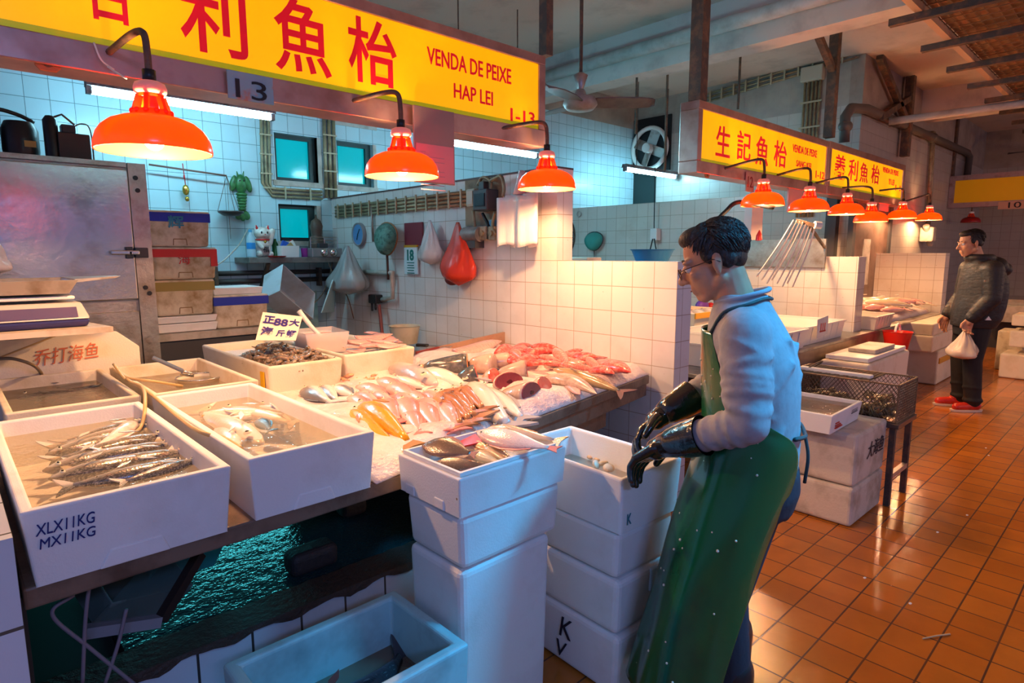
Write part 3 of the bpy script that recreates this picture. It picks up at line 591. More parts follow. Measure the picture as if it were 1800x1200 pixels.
# low bench with styrofoam boxes
def closed_box(name, label, x0, x1, y0, y1, z0, z1, m, tape=None, side=False, lid=True, grip=True, cat='box', group=None, rz=0, taper=0.94):
    t = thing(name, label, cat, ((x0+x1)/2, (y0+y1)/2, z0), rz, group); w, d, h = (x1-x0)/2, (y1-y0)/2, z1-z0; hl = h*0.16 if lid else 0
    def ring(k, z): return [Vector((-w*k, -d*k, z)), Vector((w*k, -d*k, z)), Vector((w*k, d*k, z)), Vector((-w*k, d*k, z))]
    MB().rings([ring(taper, 0), ring(1, h-hl-0.002)]).obj('body', m, t, bevel=min(0.02, h*0.12), seg=3)
    if lid: MB().rings([ring(1.01, h-hl), ring(1.0, h)]).obj('lid', m, t, bevel=0.008)
    if tape: MB().rings([ring(1.016, h-hl*1.9), ring(1.016, h-hl*0.35)], caps=False).obj('tape', tape, t)
    if side: MB().bb((w*0.80, -d*1.02, h*0.40), (w*1.016, -d*0.9, h*0.75)).obj('tape', tape, t)
    if grip:
        k = taper+(1-taper)*0.12; mb = MB(); q = [(-w*0.22, 0.012), (-w*0.20, h*0.22), (w*0.20, h*0.22), (w*0.22, 0.012)]
        for i in range(3): mb.beam((q[i][0], -d*k-0.0015, q[i][1]), (q[i+1][0], -d*k-0.0015, q[i+1][1]), 0.004, 0.006)
        mb.obj('grip_outline', mat('brown_groove', (0.25, 0.15, 0.06), 0.8), t)
    return t
YBX = 4.7
def px_box(u0, v0, u1, v1, y=YBX): a, b = at_y(u0, v0, y), at_y(u1, v1, y); return a.x, b.x, b.z, a.z
zbt = at_y(330, 583, YBX).z
t = thing('side_table', 'low dark bench against the back carrying the stacked dirty styrofoam boxes', 'table', (1.42, 5.0, 0))
MB().bb((-0.38, -0.35, zbt-0.05), (0.5, 0.35, zbt-0.003)).obj('top', M_pvc, t); MB().bb((-0.37, -0.32, 0), (0.49, 0.34, zbt-0.05)).obj('base', M_darkgrey, t)
def lvl(v): return at_y(330, v, YBX).z
zs = [zbt, lvl(567), lvl(554), lvl(491), lvl(434), lvl(371)]
x0, x1 = 1.075, 1.475
t = closed_box('styrofoam_slab', 'white lid with yellow tape at the bottom of the dirty box stack', x0, x1, YBX, YBX+0.36, zs[0], zs[1]-0.002, M_styro, M_orangetape, lid=False, grip=False)
t = closed_box('styrofoam_slab', 'white lid with brown tape, second from the bottom of the dirty box stack', x0, x1, YBX, YBX+0.36, zs[1], zs[2]-0.002, M_styro, M_browntape, lid=False, grip=False)
t = closed_box('styrofoam_box', 'dirty styrofoam box with an olive tape band beneath the red-taped box', x0, x1-0.01, YBX, YBX+0.36, zs[2], zs[3]-0.002, M_styro_old, mat('olive_tape', (0.30, 0.24, 0.06), 0.5), group=None)
t = closed_box('styrofoam_box', 'yellowed styrofoam box with red tape and a red character', x0, x1+0.02, YBX, YBX+0.36, zs[3], zs[4]-0.002, M_styro_old, M_redtape, side=True)
p = at_y(324, 455, YBX-0.005); lettering('lettering', '海', 0.09, p, (1, 0, 0), (0, 0, 1), M_redtape, t, 0.001, fit=(0.075, 0.075))
t = closed_box('styrofoam_box', 'topmost dirty styrofoam box with a blue taped lid and a blue character', x0-0.01, x1-0.01, YBX, YBX+0.36, zs[4], zs[5], M_styro_old, M_bluetape)
p = at_y(309, 390, YBX-0.006); lettering('lettering', '辉', 0.1, p, (1, 0, 0), (0, 0, 1), mat('teal_paint', (0.02, 0.22, 0.34), 0.5), t, 0.001, fit=(0.1, 0.085), bold=0.002)
xa_, xb_ = at_y(377, 540, YBX).x, at_y(472, 540, YBX).x
t = closed_box('styrofoam_box', 'low yellowed styrofoam box with blue tape right of the dirty stack', xa_, xb_, YBX, YBX+0.36, lvl(583), lvl(522), M_styro_old, M_bluetape)
t = closed_box('styrofoam_slab', 'clean white styrofoam lid lying on the low blue-taped box', xa_+0.005, xb_-0.02, YBX+0.03, YBX+0.38, lvl(522), lvl(508), M_styro, lid=False, grip=False)
# tubs and lids behind
def slab_thing(name, label, cat, corners, th, m, bevel=0.004):
    P = [Vector(q) for q in corners]; n = (P[1]-P[0]).cross(P[3]-P[0]).normalized()*th; c = sum(P, Vector())/4
    o = MB().rings([[q-c for q in P], [q-c+n for q in P]]).obj(name, m, bevel=bevel, loc=c); return tag(o, label, cat)
M_tubw = mat('pale_blue_plastic', (0.42, 0.50, 0.54), 0.45, c2=(0.30, 0.30, 0.30), ns=4)
t = thing('plastic_tub', 'grey-white plastic tub lying tipped behind the price card', 'tub', at_y(490, 528, 5.1)); t.rotation_euler = (math.radians(62), math.radians(38), 0.3)
def open_box_mb(w, d, h, th, taper=0.9, base=None):
    base = base or th
    def ring(k, z, ins=0): g = (1-k)*min(w, d)/2; x, y = w/2-g-ins, d/2-g-ins; return [Vector((-x, -y, z)), Vector((x, -y, z)), Vector((x, y, z)), Vector((-x, y, z))]
    kb = taper+(1-taper)*base/h
    return MB().rings([ring(kb, base, th), ring(1, h, th), ring(1, h), ring(taper, 0)], caps=False).add(ring(kb, base, th), [(0, 1, 2, 3)]).add(ring(taper, 0), [(3, 2, 1, 0)])
open_box_mb(0.42, 0.30, 0.20, 0.008).obj('shell', M_tubw, t, bevel=0.004)
slab_thing('plastic_board', 'pale blue plastic lid standing on edge behind the tub of roe', 'lid', [at_y(566, 550, 5.2), at_y(586, 492, 5.2), at_y(590, 494, 5.6), at_y(588, 548, 5.6)], 0.012, mat('pale_teal_plastic', (0.40, 0.62, 0.66), 0.4))
slab_thing('plastic_sheet', 'dull greenish plastic sheet crumpled under the shelf', 'sheet', [Vector((at_y(512, 560, 5.3).x, 5.3, 0.002)), Vector((at_y(562, 560, 5.3).x, 5.3, 0.002)), at_y(556, 510, 5.6), at_y(515, 520, 5.6)], 0.01, mat('green_grey', (0.22, 0.28, 0.24), 0.5, c2=(0.1, 0.1, 0.08)))
# black rail pipes and shelf on the back wall
zsh = at_y(500, 452, 5.75).z
t = thing('wall_shelf', 'grey stained wall shelf under the windows with two slanting brackets', 'shelf', (2.55, 5.72, zsh-0.05))
MB().bb((-0.52, -0.19, 0), (0.47, 0.179, 0.05)).obj('board', mat('stained_concrete', (0.20, 0.17, 0.15), 0.8, c2=(0.10, 0.08, 0.06), ns=8), t, bevel=0.004)
for x in (-0.33, 0.38): MB().beam((x, -0.13, 0.0), (x, 0.17, -0.34), 0.03).obj('bracket', M_iron, t)
t = thing('wall_pipe', 'two dark horizontal pipes on the wall below the shelf', 'pipe', (2.3, 5.86, 1.0))
for v in (478, 492): z = at_y(500, v, 5.86).z; MB().tube([(-0.5, 0, z-1), (0.70, 0, z-1)], 0.022, 8).obj('pipe', mat('black_brown_pipe', (0.05, 0.04, 0.035), 0.5), t, smooth=True)
for u in (378, 492, 560): p = at_y(u, 486, 5.86); MB().box((p.x-2.3, -0.01, p.z-1), (0.03, 0.07, 0.18)).obj('bracket', M_iron, t)
# shelf items
YSH = 5.66
def on_shelf(u): return Vector((at_y(u, 452, YSH).x, YSH, zsh))
M_gold = mat('gold', (0.65, 0.42, 0.08), 0.25, 0.9)
p = on_shelf(463); t = thing('cat_figurine', 'white beckoning cat figurine with red ears on the shelf', 'figurine', p, 0.0); s = 1.0
m_cat = mat('white_glazed_cat', (0.70, 0.66, 0.60), 0.25, c2=(0.45, 0.40, 0.34), ns=20, coat=0.5)
mb = MB().ell((0, 0, 0.095), (0.075, 0.065, 0.10)).ell((0, -0.005, 0.215), (0.072, 0.062, 0.06)).ell((-0.05, -0.035, 0.03), (0.03, 0.045, 0.03)).ell((0.05, -0.035, 0.03), (0.03, 0.045, 0.03))
mb.cap((0.065, -0.01, 0.13), (0.085, -0.03, 0.24), 0.024, 0.026).cap((-0.055, -0.045, 0.13), (-0.03, -0.065, 0.09), 0.02).ell((0, -0.06, 0.2), (0.025, 0.012, 0.016)).cap((-0.048, 0, 0.255), (-0.055, 0, 0.29), 0.022, 0.006).cap((0.048, 0, 0.255), (0.055, 0, 0.29), 0.022, 0.006)
blob('body', mb, m_cat, 0.006, 3, t)
for sx in (-1, 1):
    MB().cap((sx*0.048, -0.016, 0.258), (sx*0.054, -0.014, 0.285), 0.013, 0.004).obj('ear_lining', mat('red_ear', (0.65, 0.03, 0.03), 0.4), t, smooth=True)
    MB().ell((sx*0.026, -0.061, 0.222), (0.007, 0.006, 0.012)).obj('eye', M_black, t, smooth=True)
MB().ell((0, -0.074, 0.206), (0.006, 0.004, 0.004)).obj('nose', mat('red_ear', (0.65, 0.03, 0.03)), t, smooth=True)
MB().torus((0, -0.003, 0.158), 0.056, 0.008, 28, 8).obj('collar', M_redtape, t, smooth=True)
MB().ell((0, -0.064, 0.14), (0.013, 0.013, 0.013)).obj('bell', M_gold, t, smooth=True)
lettering('lettering', '福', 0.07, p+Vector((0.0, -0.071, 0.075)), (1, 0, 0), (0, 0, 1), M_black, t, 0.003, fit=(0.055, 0.06))
p = on_shelf(438); t = thing('water_bottle', 'clear plastic water bottle with a blue label in front of the cat figurine', 'bottle', p+Vector((0, -0.06, 0)))
m_pet = mat('clear_blue_plastic', (0.55, 0.80, 0.92), 0.15, alpha=0.55)
MB().lathe([(0, 0.001), (0.036, 0.001), (0.038, 0.01), (0.038, 0.15), (0.034, 0.175), (0.016, 0.21), (0.014, 0.225), (0, 0.225)], n=20).obj('body', m_pet, t, smooth=True); MB().lathe([(0.0385, 0.075), (0.0385, 0.13)], n=20).obj('label_band', mat('blue_label', (0.02, 0.25, 0.62), 0.4), t, smooth=True); MB().lathe([(0, 0.245), (0.016, 0.245), (0.016, 0.222), (0, 0.222)], n=16).obj('cap', mat('blue_cap', (0.1, 0.4, 0.65), 0.4), t)
p = on_shelf(477); t = thing('red_dish', 'flat red dish lying on the shelf before the cat figurine', 'dish', p+Vector((0, -0.12, 0))); MB().lathe([(0, 0.002), (0.07, 0.002), (0.085, 0.014), (0.08, 0.014), (0.066, 0.006), (0, 0.006)], n=24).obj('bowl', M_redtape, t, auto=0.8)
p = on_shelf(503); t = thing('plastic_tub', 'small white tub on the shelf filled with packets', 'tub', p+Vector((0, -0.05, 0))); open_box_mb(0.17, 0.12, 0.105, 0.004, 0.9).obj('shell', M_white, t, bevel=0.006)
MB().box((-0.03, 0.0, 0.10), (0.07, 0.03, 0.09), M=Matrix.Rotation(0.4, 3, 'Y')).obj('packet', mat('blue_packet', (0.02, 0.10, 0.5), 0.4), t); MB().box((0.03, 0.01, 0.105), (0.09, 0.02, 0.07), M=Matrix.Rotation(-0.5, 3, 'Y')).obj('packet', M_white, t); MB().box((0.01, -0.02, 0.1), (0.05, 0.02, 0.06), M=Matrix.Rotation(0.9, 3, 'Y')).obj('packet', mat('tan_packet', (0.5, 0.3, 0.12), 0.5), t)
p = on_shelf(487); tag(MB().lathe([(0, 0), (0.028, 0), (0.028, 0.12), (0.014, 0.15), (0.012, 0.17), (0, 0.17)], p+Vector((0, 0.03, 0)), 16).obj('green_bottle', mat('green_glass', (0.02, 0.12, 0.03), 0.2), auto=0.7), 'dark green bottle standing on the shelf behind the white tub', 'bottle')
p = on_shelf(516); t = thing('sauce_bottle', 'small dark sauce bottle with a red cap and yellow label on the shelf', 'bottle', p+Vector((0, 0.03, 0))); MB().lathe([(0, 0), (0.028, 0), (0.028, 0.10), (0.013, 0.13), (0, 0.13)], n=16).obj('body', M_black, t, auto=0.7); MB().lathe([(0.0285, 0.03), (0.0285, 0.08)], n=16).obj('label_band', M_orangetape, t); MB().lathe([(0.014, 0.125), (0.015, 0.16), (0, 0.162)], n=12).obj('cap', M_redtape, t)
p = on_shelf(536); tag(MB().lathe([(0, 0.002), (0.03, 0.002), (0.036, 0.085), (0.032, 0.085), (0.027, 0.01), (0, 0.01)], p, 20).obj('purple_cup', mat('purple_plastic', (0.32, 0.03, 0.25), 0.4), auto=0.7), 'purple plastic cup on the shelf left of the grey device', 'cup')
p = on_shelf(573); t = thing('metal_device', 'grey metal device with two round knobs at the right end of the shelf', 'device', p+Vector((-0.03, -0.06, 0)))
MB().bb((-0.17, -0.07, 0), (0.14, 0.08, 0.085)).obj('case', mat('grey_enamel', (0.34, 0.30, 0.29), 0.4, 0.5), t, bevel=0.008)
for x in (-0.05, 0.045): MB().lathe([(0.04, 0), (0.038, 0.012), (0.02, 0.03), (0, 0.032)], (x, -0.07, 0.043), 20, M=Matrix.Rotation(math.pi/2, 3, 'X')).obj('knob', MATS['chrome'], t, smooth=True)
mb = MB()
for z in (0.13, 0.16, 0.19): mb.tube([(-0.14, 0.02, z), (0.14, 0.02, z)], 0.004, 6)
for x in (-0.14, 0.0, 0.14): mb.tube([(x, 0.02, 0.08), (x, 0.02, 0.19)], 0.004, 6)
mb.obj('wire_rack', MATS['chrome'], t); MB().box((-0.02, 0.02, 0.11), (0.09, 0.05, 0.045)).obj('top_unit', M_darkgrey, t, bevel=0.005)
p = on_shelf(570); t = thing('gourd', 'dark bottle gourd standing behind the device at the wall corner', 'gourd', p+Vector((-0.02, 0.10, 0.0))); MB().lathe([(0, 0.0), (0.055, 0.01), (0.085, 0.08), (0.08, 0.15), (0.05, 0.21), (0.055, 0.25), (0.062, 0.30), (0.045, 0.35), (0.012, 0.375), (0.008, 0.41), (0, 0.41)], (0, 0, 0.0), 24).obj('shell', mat('brown_gourd', (0.09, 0.055, 0.04), 0.5, c2=(0.16, 0.1, 0.07)), t, smooth=True)
# lobster ornament
p = at_y(423, 338, YB-0.02); t = thing('lobster_ornament', 'green lobster ornament hanging on the pale blue tiled wall', 'ornament', p); mg = mat('green_lobster', (0.035, 0.15, 0.04), 0.35, c2=(0.02, 0.07, 0.03), ns=30)
mb = MB().ell((0, -0.02, 0.07), (0.052, 0.035, 0.09)).ell((-0.065, -0.015, 0.075), (0.030, 0.02, 0.075), M=Matrix.Rotation(0.25, 3, 'Y')).ell((0.065, -0.015, 0.075), (0.030, 0.02, 0.075), M=Matrix.Rotation(-0.25, 3, 'Y'))
for k in range(6): mb.ell((0, -0.02, -0.02-k*0.026), (0.052-k*0.004, 0.03, 0.020))
mb.cap((-0.02, -0.02, 0.13), (-0.03, -0.02, 0.18), 0.012, 0.004).cap((0.02, -0.02, 0.13), (0.03, -0.02, 0.185), 0.012, 0.004).obj('body', mg, t, smooth=True)
MB().ell((-0.03, -0.015, -0.205), (0.035, 0.012, 0.045), M=Matrix.Rotation(0.5, 3, 'Y')).ell((0.03, -0.015, -0.205), (0.035, 0.012, 0.045), M=Matrix.Rotation(-0.5, 3, 'Y')).ell((0, -0.015, -0.21), (0.03, 0.012, 0.05)).obj('tail_fan', mg, t, smooth=True)
for s in (-1, 1): MB().ell((s*0.018, -0.05, 0.10), (0.008, 0.008, 0.008)).obj('eye', M_black, t, smooth=True)
# balance scale: beam, pan, chains
a, b = at_y(262, 292, YB-0.12), at_y(398, 306, YB-0.12); pc = at_y(406, 376, YB-0.14)
t = thing('balance_scale', 'old hanging balance scale with a dark shallow pan before the blue tiled wall', 'scale', (pc.x, pc.y, pc.z-0.02)); c = t.location
MB().tube([Vector((a.x, a.y, (a.z+b.z)/2+0.02))-c, Vector((b.x, a.y, (a.z+b.z)/2-0.02))-c], 0.008, 8).obj('beam', mat('brown_rod', (0.16, 0.08, 0.06), 0.5), t, smooth=True)
MB().lathe([(0, 0), (0.06, 0.004), (0.105, 0.03), (0.11, 0.045), (0.104, 0.043), (0.057, 0.01), (0, 0.006)], n=28).obj('pan', mat('dark_pan', (0.09, 0.08, 0.08), 0.4, 0.7), t, smooth=True)
tp = Vector((b.x, a.y, (a.z+b.z)/2-0.02))-c
for k in range(3): q = 2*math.pi*k/3+0.5; MB().tube([(0.108*math.cos(q), 0.108*math.sin(q), 0.043), tp], 0.0025, 5).obj('chain', M_iron, t)
MB().tube([tp, tp+Vector((0, 0, -0.55))], 0.0018, 5).obj('chain', M_iron, t)
p = at_y(327, 338, YB-0.06); t = thing('gold_ornament', 'small gold ornament hanging on a red cord on the blue tiled wall', 'ornament', p)
MB().ell((0, 0, 0.02), (0.028, 0.022, 0.045)).ell((0.005, 0, -0.055), (0.018, 0.015, 0.022)).obj('charm', M_gold, t, smooth=True); MB().tube([(0, 0, 0.06), (-0.01, 0, 0.24)], 0.004, 6).ell((-0.005, 0, 0.13), (0.008, 0.008, 0.02), 8, 6).obj('cord', M_redtape, t, smooth=True)
# conduits on the back wall around the windows
def wallrun(label, pts, y, dxs, vertical, r=0.014):
    P = [at_y(u, v, y) for u, v in pts]; c = P[0]; t = thing('conduit_bundle', label, 'conduit', c)
    for d in dxs:
        q = [Vector((p.x+(d if vertical[i] in 'vc' else 0), y, p.z+(d if vertical[i] in 'hc' else 0)))-c for i, p in enumerate(P)]
        MB().tube(q, r, 6).obj('conduit', M_brass, t, smooth=True)
    for i in range(len(P)-1):
        n = max(1, int((P[i+1]-P[i]).length/0.17))
        for k in range(n):
            q = P[i]+(P[i+1]-P[i])*((k+0.5)/n); ver = abs(P[i+1].z-P[i].z) > abs(P[i+1].x-P[i].x)
            MB().box(q-c+Vector((0, -0.012, 0)), (max(dxs)-min(dxs)+0.045, 0.012, 0.014) if ver else (0.014, 0.012, max(dxs)-min(dxs)+0.045)).obj('clip', MATS['pale_clip'], t)
    return t
wallrun('vertical conduits left of the larger window turning below it along the wall', [(464, 150), (468, 322), (478, 338), (566, 343)], YB-0.02, (-0.035, 0, 0.035), 'vvhh')
wallrun('dark vertical conduits between the two upper windows', [(577, 190), (582, 348)], YB-0.02, (-0.05, 0, 0.05), 'vv', 0.018)
# partition wall items (facing the cold room)
XP = 3.02
def runp(label, u0, v0, u1, v1, dzs, r=0.014):
    a, b = at_x(u0, v0, XP-0.02), at_x(u1, v1, XP-0.02); z = (a.z+b.z)/2; t = thing('conduit_bundle', label, 'conduit', (XP-0.02, a.y, z))
    for d in dzs: MB().tube([(0, 0, d), (0, b.y-a.y, d)], r, 6).obj('conduit', M_brass, t, smooth=True)
    n = 14
    for k in range(n): MB().box((-0.016, (b.y-a.y)*(k+0.5)/n, 0), (0.012, 0.016, max(dzs)-min(dzs)+0.05)).obj('clip', MATS['pale_clip'], t)
    return t
runp('band of four tan conduits running along the top of the white partition', 590, 371, 824, 350, (-0.045, -0.015, 0.015, 0.045))
def on_p(u, v, d=0.0): return at_x(u, v, XP-d)
# fuse boxes and meter with a tangle of cables
p = on_p(833, 348, 0.04); t = thing('switch_box', 'cream switch box at the right end of the conduit band on the partition', 'switch box', p); MB().box((0, 0, 0), (0.078, 0.10, 0.13)).obj('case', mat('cream_box', (0.5, 0.46, 0.36)), t, bevel=0.012); MB().box((-0.042, 0, 0.0), (0.006, 0.07, 0.1)).obj('cover', MATS['cream_box'], t, bevel=0.003)
p = on_p(854, 352, 0.06); t = thing('electric_meter', 'dark square electricity meter among cables at the top of the partition', 'meter', p); MB().box((0, 0, 0), (0.118, 0.16, 0.15)).obj('case', M_darkgrey, t, bevel=0.01); MB().box((-0.062, 0, 0.0), (0.008, 0.11, 0.09)).obj('window', mat('dark_glass', (0.02, 0.03, 0.04), 0.1), t); MB().box((-0.02, 0.0, 0.10), (0.05, 0.06, 0.06)).obj('terminal', M_darkgrey, t, bevel=0.005)
p = on_p(850, 355, 0.005); tag(MB().box(p, (0.008, 0.42, 0.34)).obj('back_board', mat('brown_board', (0.30, 0.22, 0.14), 0.7, c2=(0.16, 0.11, 0.07), ns=8)), 'brown backing board behind the meter and cables', 'board')
rnd = random.Random(3)
for k, (pts, lb) in enumerate([([(832, 370), (834, 395), (838, 420)], 'cable from the cream switch box down to the grey motor'), ([(840, 325), (848, 312), (862, 318), (862, 335)], 'thick cable looping over the electricity meter'), ([(862, 318), (880, 310), (886, 330), (884, 345)], 'bundle of tan cables at the top right of the meter'), ([(848, 375), (860, 400), (858, 420)], 'dark cable below the electricity meter'), ([(870, 372), (866, 395), (872, 412)], 'cable down to the small dirty socket boxes')]):
    P = [on_p(u, v, 0.05+0.015*(k % 3)) for u, v in pts]; tag(MB().tube(smoothpath(P, 6), 0.012, 8).obj('power_cable', M_brass if k != 3 else M_black, smooth=True), lb, 'cable')
p = on_p(831, 412, 0.06); t = thing('water_pump', 'grey motor with a hose hung on the partition above the red bag', 'pump', p)
MB().tube([(0, -0.09, 0), (0, 0.09, 0)], 0.055, 16).obj('motor', mat('grey_paint', (0.22, 0.20, 0.19), 0.5, c2=(0.1, 0.08, 0.07)), t, auto=0.7); MB().bb((-0.03, -0.06, -0.10), (0.06, 0.08, -0.04)).obj('base', M_darkgrey, t); MB().torus((0, 0.08, -0.07), 0.05, 0.01, 20, 6, Matrix.Rotation(math.pi/2, 3, 'Y')).obj('hose_ring', M_black, t, smooth=True)
for u, lb in ((854, 'left of two dirty socket boxes low on the cable board'), (870, 'right of two dirty socket boxes low on the cable board')):
    p = on_p(u, 410, 0.035); t = thing('socket_box', lb, 'socket', p); MB().box((0, 0, 0), (0.066, 0.075, 0.10)).obj('case', mat('dirty_cream', (0.42, 0.34, 0.22), 0.6, c2=(0.2, 0.14, 0.08), ns=15), t, bevel=0.006); MB().tube([(-0.034, 0, 0), (-0.05, 0, 0)], 0.02, 12).obj('knob', M_brass, t)
p = on_p(866, 392, 0.04); tag(MB().box(p, (0.02, 0.06, 0.045)).obj('blue_card', mat('blue_white_card', (0.08, 0.25, 0.45), 0.4), bevel=0.003), 'small blue and white card above the dirty socket boxes', 'card')
# wall clock
p = on_p(631, 412, 0.02); t = thing('wall_clock', 'round wall clock with a blue face on the partition', 'clock', p); RX = Matrix.Rotation(-math.pi/2, 3, 'Y')
zr = abs(on_p(631, 392).z-on_p(631, 433).z)/2
MB().lathe([(zr, -0.018), (zr, 0.018), (zr*0.95, 0.022), (zr*0.86, 0.012)], n=36, M=RX).obj('rim', mat('grey_rim', (0.30, 0.28, 0.30), 0.4), t, smooth=True); MB().lathe([(0, 0.011), (zr*0.88, 0.011)], n=36, M=RX).obj('face', mat('blue_clock_face', (0.10, 0.26, 0.52), 0.3), t)
MB().beam((-0.014, 0, 0), (-0.014, 0.02, -0.05), 0.005).obj('hour_hand', M_black, t); MB().beam((-0.016, 0, 0), (-0.016, -0.04, 0.05), 0.004).obj('minute_hand', M_black, t)
# thin vertical stick, landing net, red panel, calendar
a, b = on_p(653, 362, 0.025), on_p(656, 425, 0.025); tag(MB().tube([a, b], 0.012, 8).obj('thermometer_tube', M_galv, smooth=True), 'thin grey tube hanging on the partition right of the clock', 'tube')
def net_thing(label, P, w, h, m_net, m_rim, handle, hm, axis='x', rot=0.0):
    t = thing('landing_net', label, 'net', P); n = 22; rings = []
    A = Vector((0, 1, 0)) if axis == 'x' else Vector((1, 0, 0)); N = Vector((-1, 0, 0)) if axis == 'x' else Vector((0, -1, 0)); Z = Vector((0, 0, 1))
    rim = []
    for k in range(n):
        q = 2*math.pi*k/n; s = w*math.sin(q)*(1.0+0.25*math.cos(q)); z = h*math.cos(q); rim.append(A*s+Z*z)
    for i in range(6):
        f = i/5; rings.append([p*(1-0.75*f*f)+N*(0.05+0.09*math.sin(f*1.5))+Z*(-0.03*f) for p in rim])
    bagm = MB().rings(rings, caps=False).add(rings[-1], [tuple(range(n))]); b = bagm.obj('net_bag', m_net, t, smooth=True)
    MB().tube([p+N*0.05 for p in rim]+[rim[0]+N*0.05], 0.008, 6).obj('hoop', m_rim, t, smooth=True)
    MB().tube([Z*(-h)+N*0.05, Z*(-h-handle)+N*0.03], 0.011, 8).obj('handle', hm, t, smooth=True)
    t.rotation_euler = (rot, 0, 0) if axis == 'x' else (0, rot, 0); return t
def mesh_mat(name, c, scale=55, hole=0.5, alpha_min=0.05):
    m, nt, b, out = nt_new(name); b.inputs['Base Color'].default_value = rgba(c); b.inputs['Roughness'].default_value = 0.6
    tc = nt.nodes.new('ShaderNodeTexCoord'); v = nt.nodes.new('ShaderNodeTexVoronoi'); v.feature = 'DISTANCE_TO_EDGE'; v.inputs['Scale'].default_value = scale; nt.links.new(tc.outputs['Object'], v.inputs['Vector'])
    r = ramp(nt, v.outputs['Distance'], hole*0.1, hole*0.16, (1, 1, 1), (alpha_min,)*3); nt.links.new(r.outputs[0], b.inputs['Alpha']); MATS[name] = m; return m
M_gnet = mat('green_netting', (0.10, 0.24, 0.19), 0.7, c2=(0.02, 0.07, 0.05), ns=30, alpha=0.93)
net_thing('green landing net with an orange rim and brown handle hung on the partition', on_p(690, 420, 0.03), 0.15, 0.14, M_gnet, mat('orange_rim', (0.35, 0.13, 0.05), 0.6), 0.22, mat('brown_handle', (0.10, 0.04, 0.03), 0.6), rot=0.12)
a, b = on_p(711, 392, 0.01), on_p(744, 431, 0.01)
tag(MB().box((XP-0.01, (a.y+b.y)/2, (a.z+b.z)/2), (0.012, abs(a.y-b.y), a.z-b.z)).obj('red_card', mat('dark_red_card', (0.20, 0.015, 0.03), 0.6), bevel=0.005), 'dark red card fixed on the partition above the calendar', 'card')
a, b = on_p(711, 434, 0.02), on_p(735, 482, 0.02); c = Vector((XP-0.02, (a.y+b.y)/2, (a.z+b.z)/2)); hh = (a.z-b.z)
t = thing('tear_off_calendar', 'tear-off calendar page showing 18 on the partition', 'calendar', c)
MB().box((0, 0, 0), (0.012, abs(a.y-b.y), hh)).obj('pages', mat('pale_paper', (0.62, 0.72, 0.74), 0.7), t); MB().box((0, 0, hh/2+0.006), (0.016, abs(a.y-b.y), 0.02)).obj('binding', M_orangetape, t)
mgc = mat('green_print', (0.01, 0.17, 0.14), 0.6)
lettering('lettering', '18', 0.1, c+Vector((-0.0075, 0, hh*0.2)), (0, -1, 0), (0, 0, 1), mgc, t, 0.001, fit=(0.10, 0.095), bold=0.004)
mb = MB()
for k in range(5): mb.box((-0.0075, 0.0, -hh*0.08-k*0.022), (0.002, 0.11-0.015*(k % 2), 0.008))
mb.obj('print', mgc, t)
# bags
def bag_mb(w, d, h, seed, folds=9, n=36, m=18, neck=0.08):
    r = random.Random(seed); ph = [r.uniform(0, 6.28) for _ in range(4)]; R = []
    for i in range(m+1):
        f = i/m; z = h*f
        k = math.sin(min(1, f/0.16)*math.pi/2)*(1 if f < 0.3 else max(neck, 1-((f-0.3)/0.7)**0.9*(1-neck)))
        ring = []
        for j in range(n):
            q = 2*math.pi*j/n; fold = 1+0.13*f*math.sin(folds*q+ph[0]+0.8*math.sin(6*f))+0.10*math.sin(3*q+ph[1]+4*f)*(1-0.6*f)+0.06*math.sin(5*q+ph[2]-5*f)+0.05*math.sin(2*q+9*f+ph[3])
            ring.append(Vector((w*k*fold*math.cos(q), d*k*fold*math.sin(q), z)))
        R.append(ring)
    return MB().rings(R)
def film(name, c, alpha, rough=0.25, c2=None):
    return mat(name, c, rough, alpha=alpha, c2=c2, ns=9, bump=0.6, bs=22, bstretch=(1, 1, 0.3))
p = on_p(806, 502, 0.09); hbag = on_p(806, 392).z-p.z
t = thing('plastic_bag', 'red plastic bag full of wares hung on the partition', 'bag', p); bag_mb(0.09, 0.19, hbag, 5).obj('film', film('red_film', (0.62, 0.045, 0.02), 0.74), t, smooth=True)
mb = MB(); r = random.Random(8)
for k in range(6): mb.ell((r.uniform(-0.02, 0.02), r.uniform(-0.07, 0.07), 0.05+0.035*k), (0.05, 0.075-0.005*k, 0.05), 12, 9)
mb.obj('contents', mat('dark_red_contents', (0.10, 0.01, 0.01), 0.6), t, smooth=True)
p = on_p(757, 465, 0.07); h2 = on_p(757, 388).z-p.z
t = thing('plastic_bag', 'translucent white plastic bag hung left of the red bag', 'bag', p); bag_mb(0.065, 0.15, h2, 11).obj('film', film('white_film', (0.68, 0.62, 0.60), 0.85), t, smooth=True)
p = at_x(614, 518, XP-0.2); h3 = at_x(614, 432, XP-0.2).z-p.z
t = thing('plastic_bag', 'large grey plastic bag hanging in the corner beside the clock', 'bag', p); bag_mb(0.16, 0.23, h3, 15).obj('film', film('grey_film', (0.36, 0.36, 0.36), 0.93), t, smooth=True)
t.children[0].name = 'film'
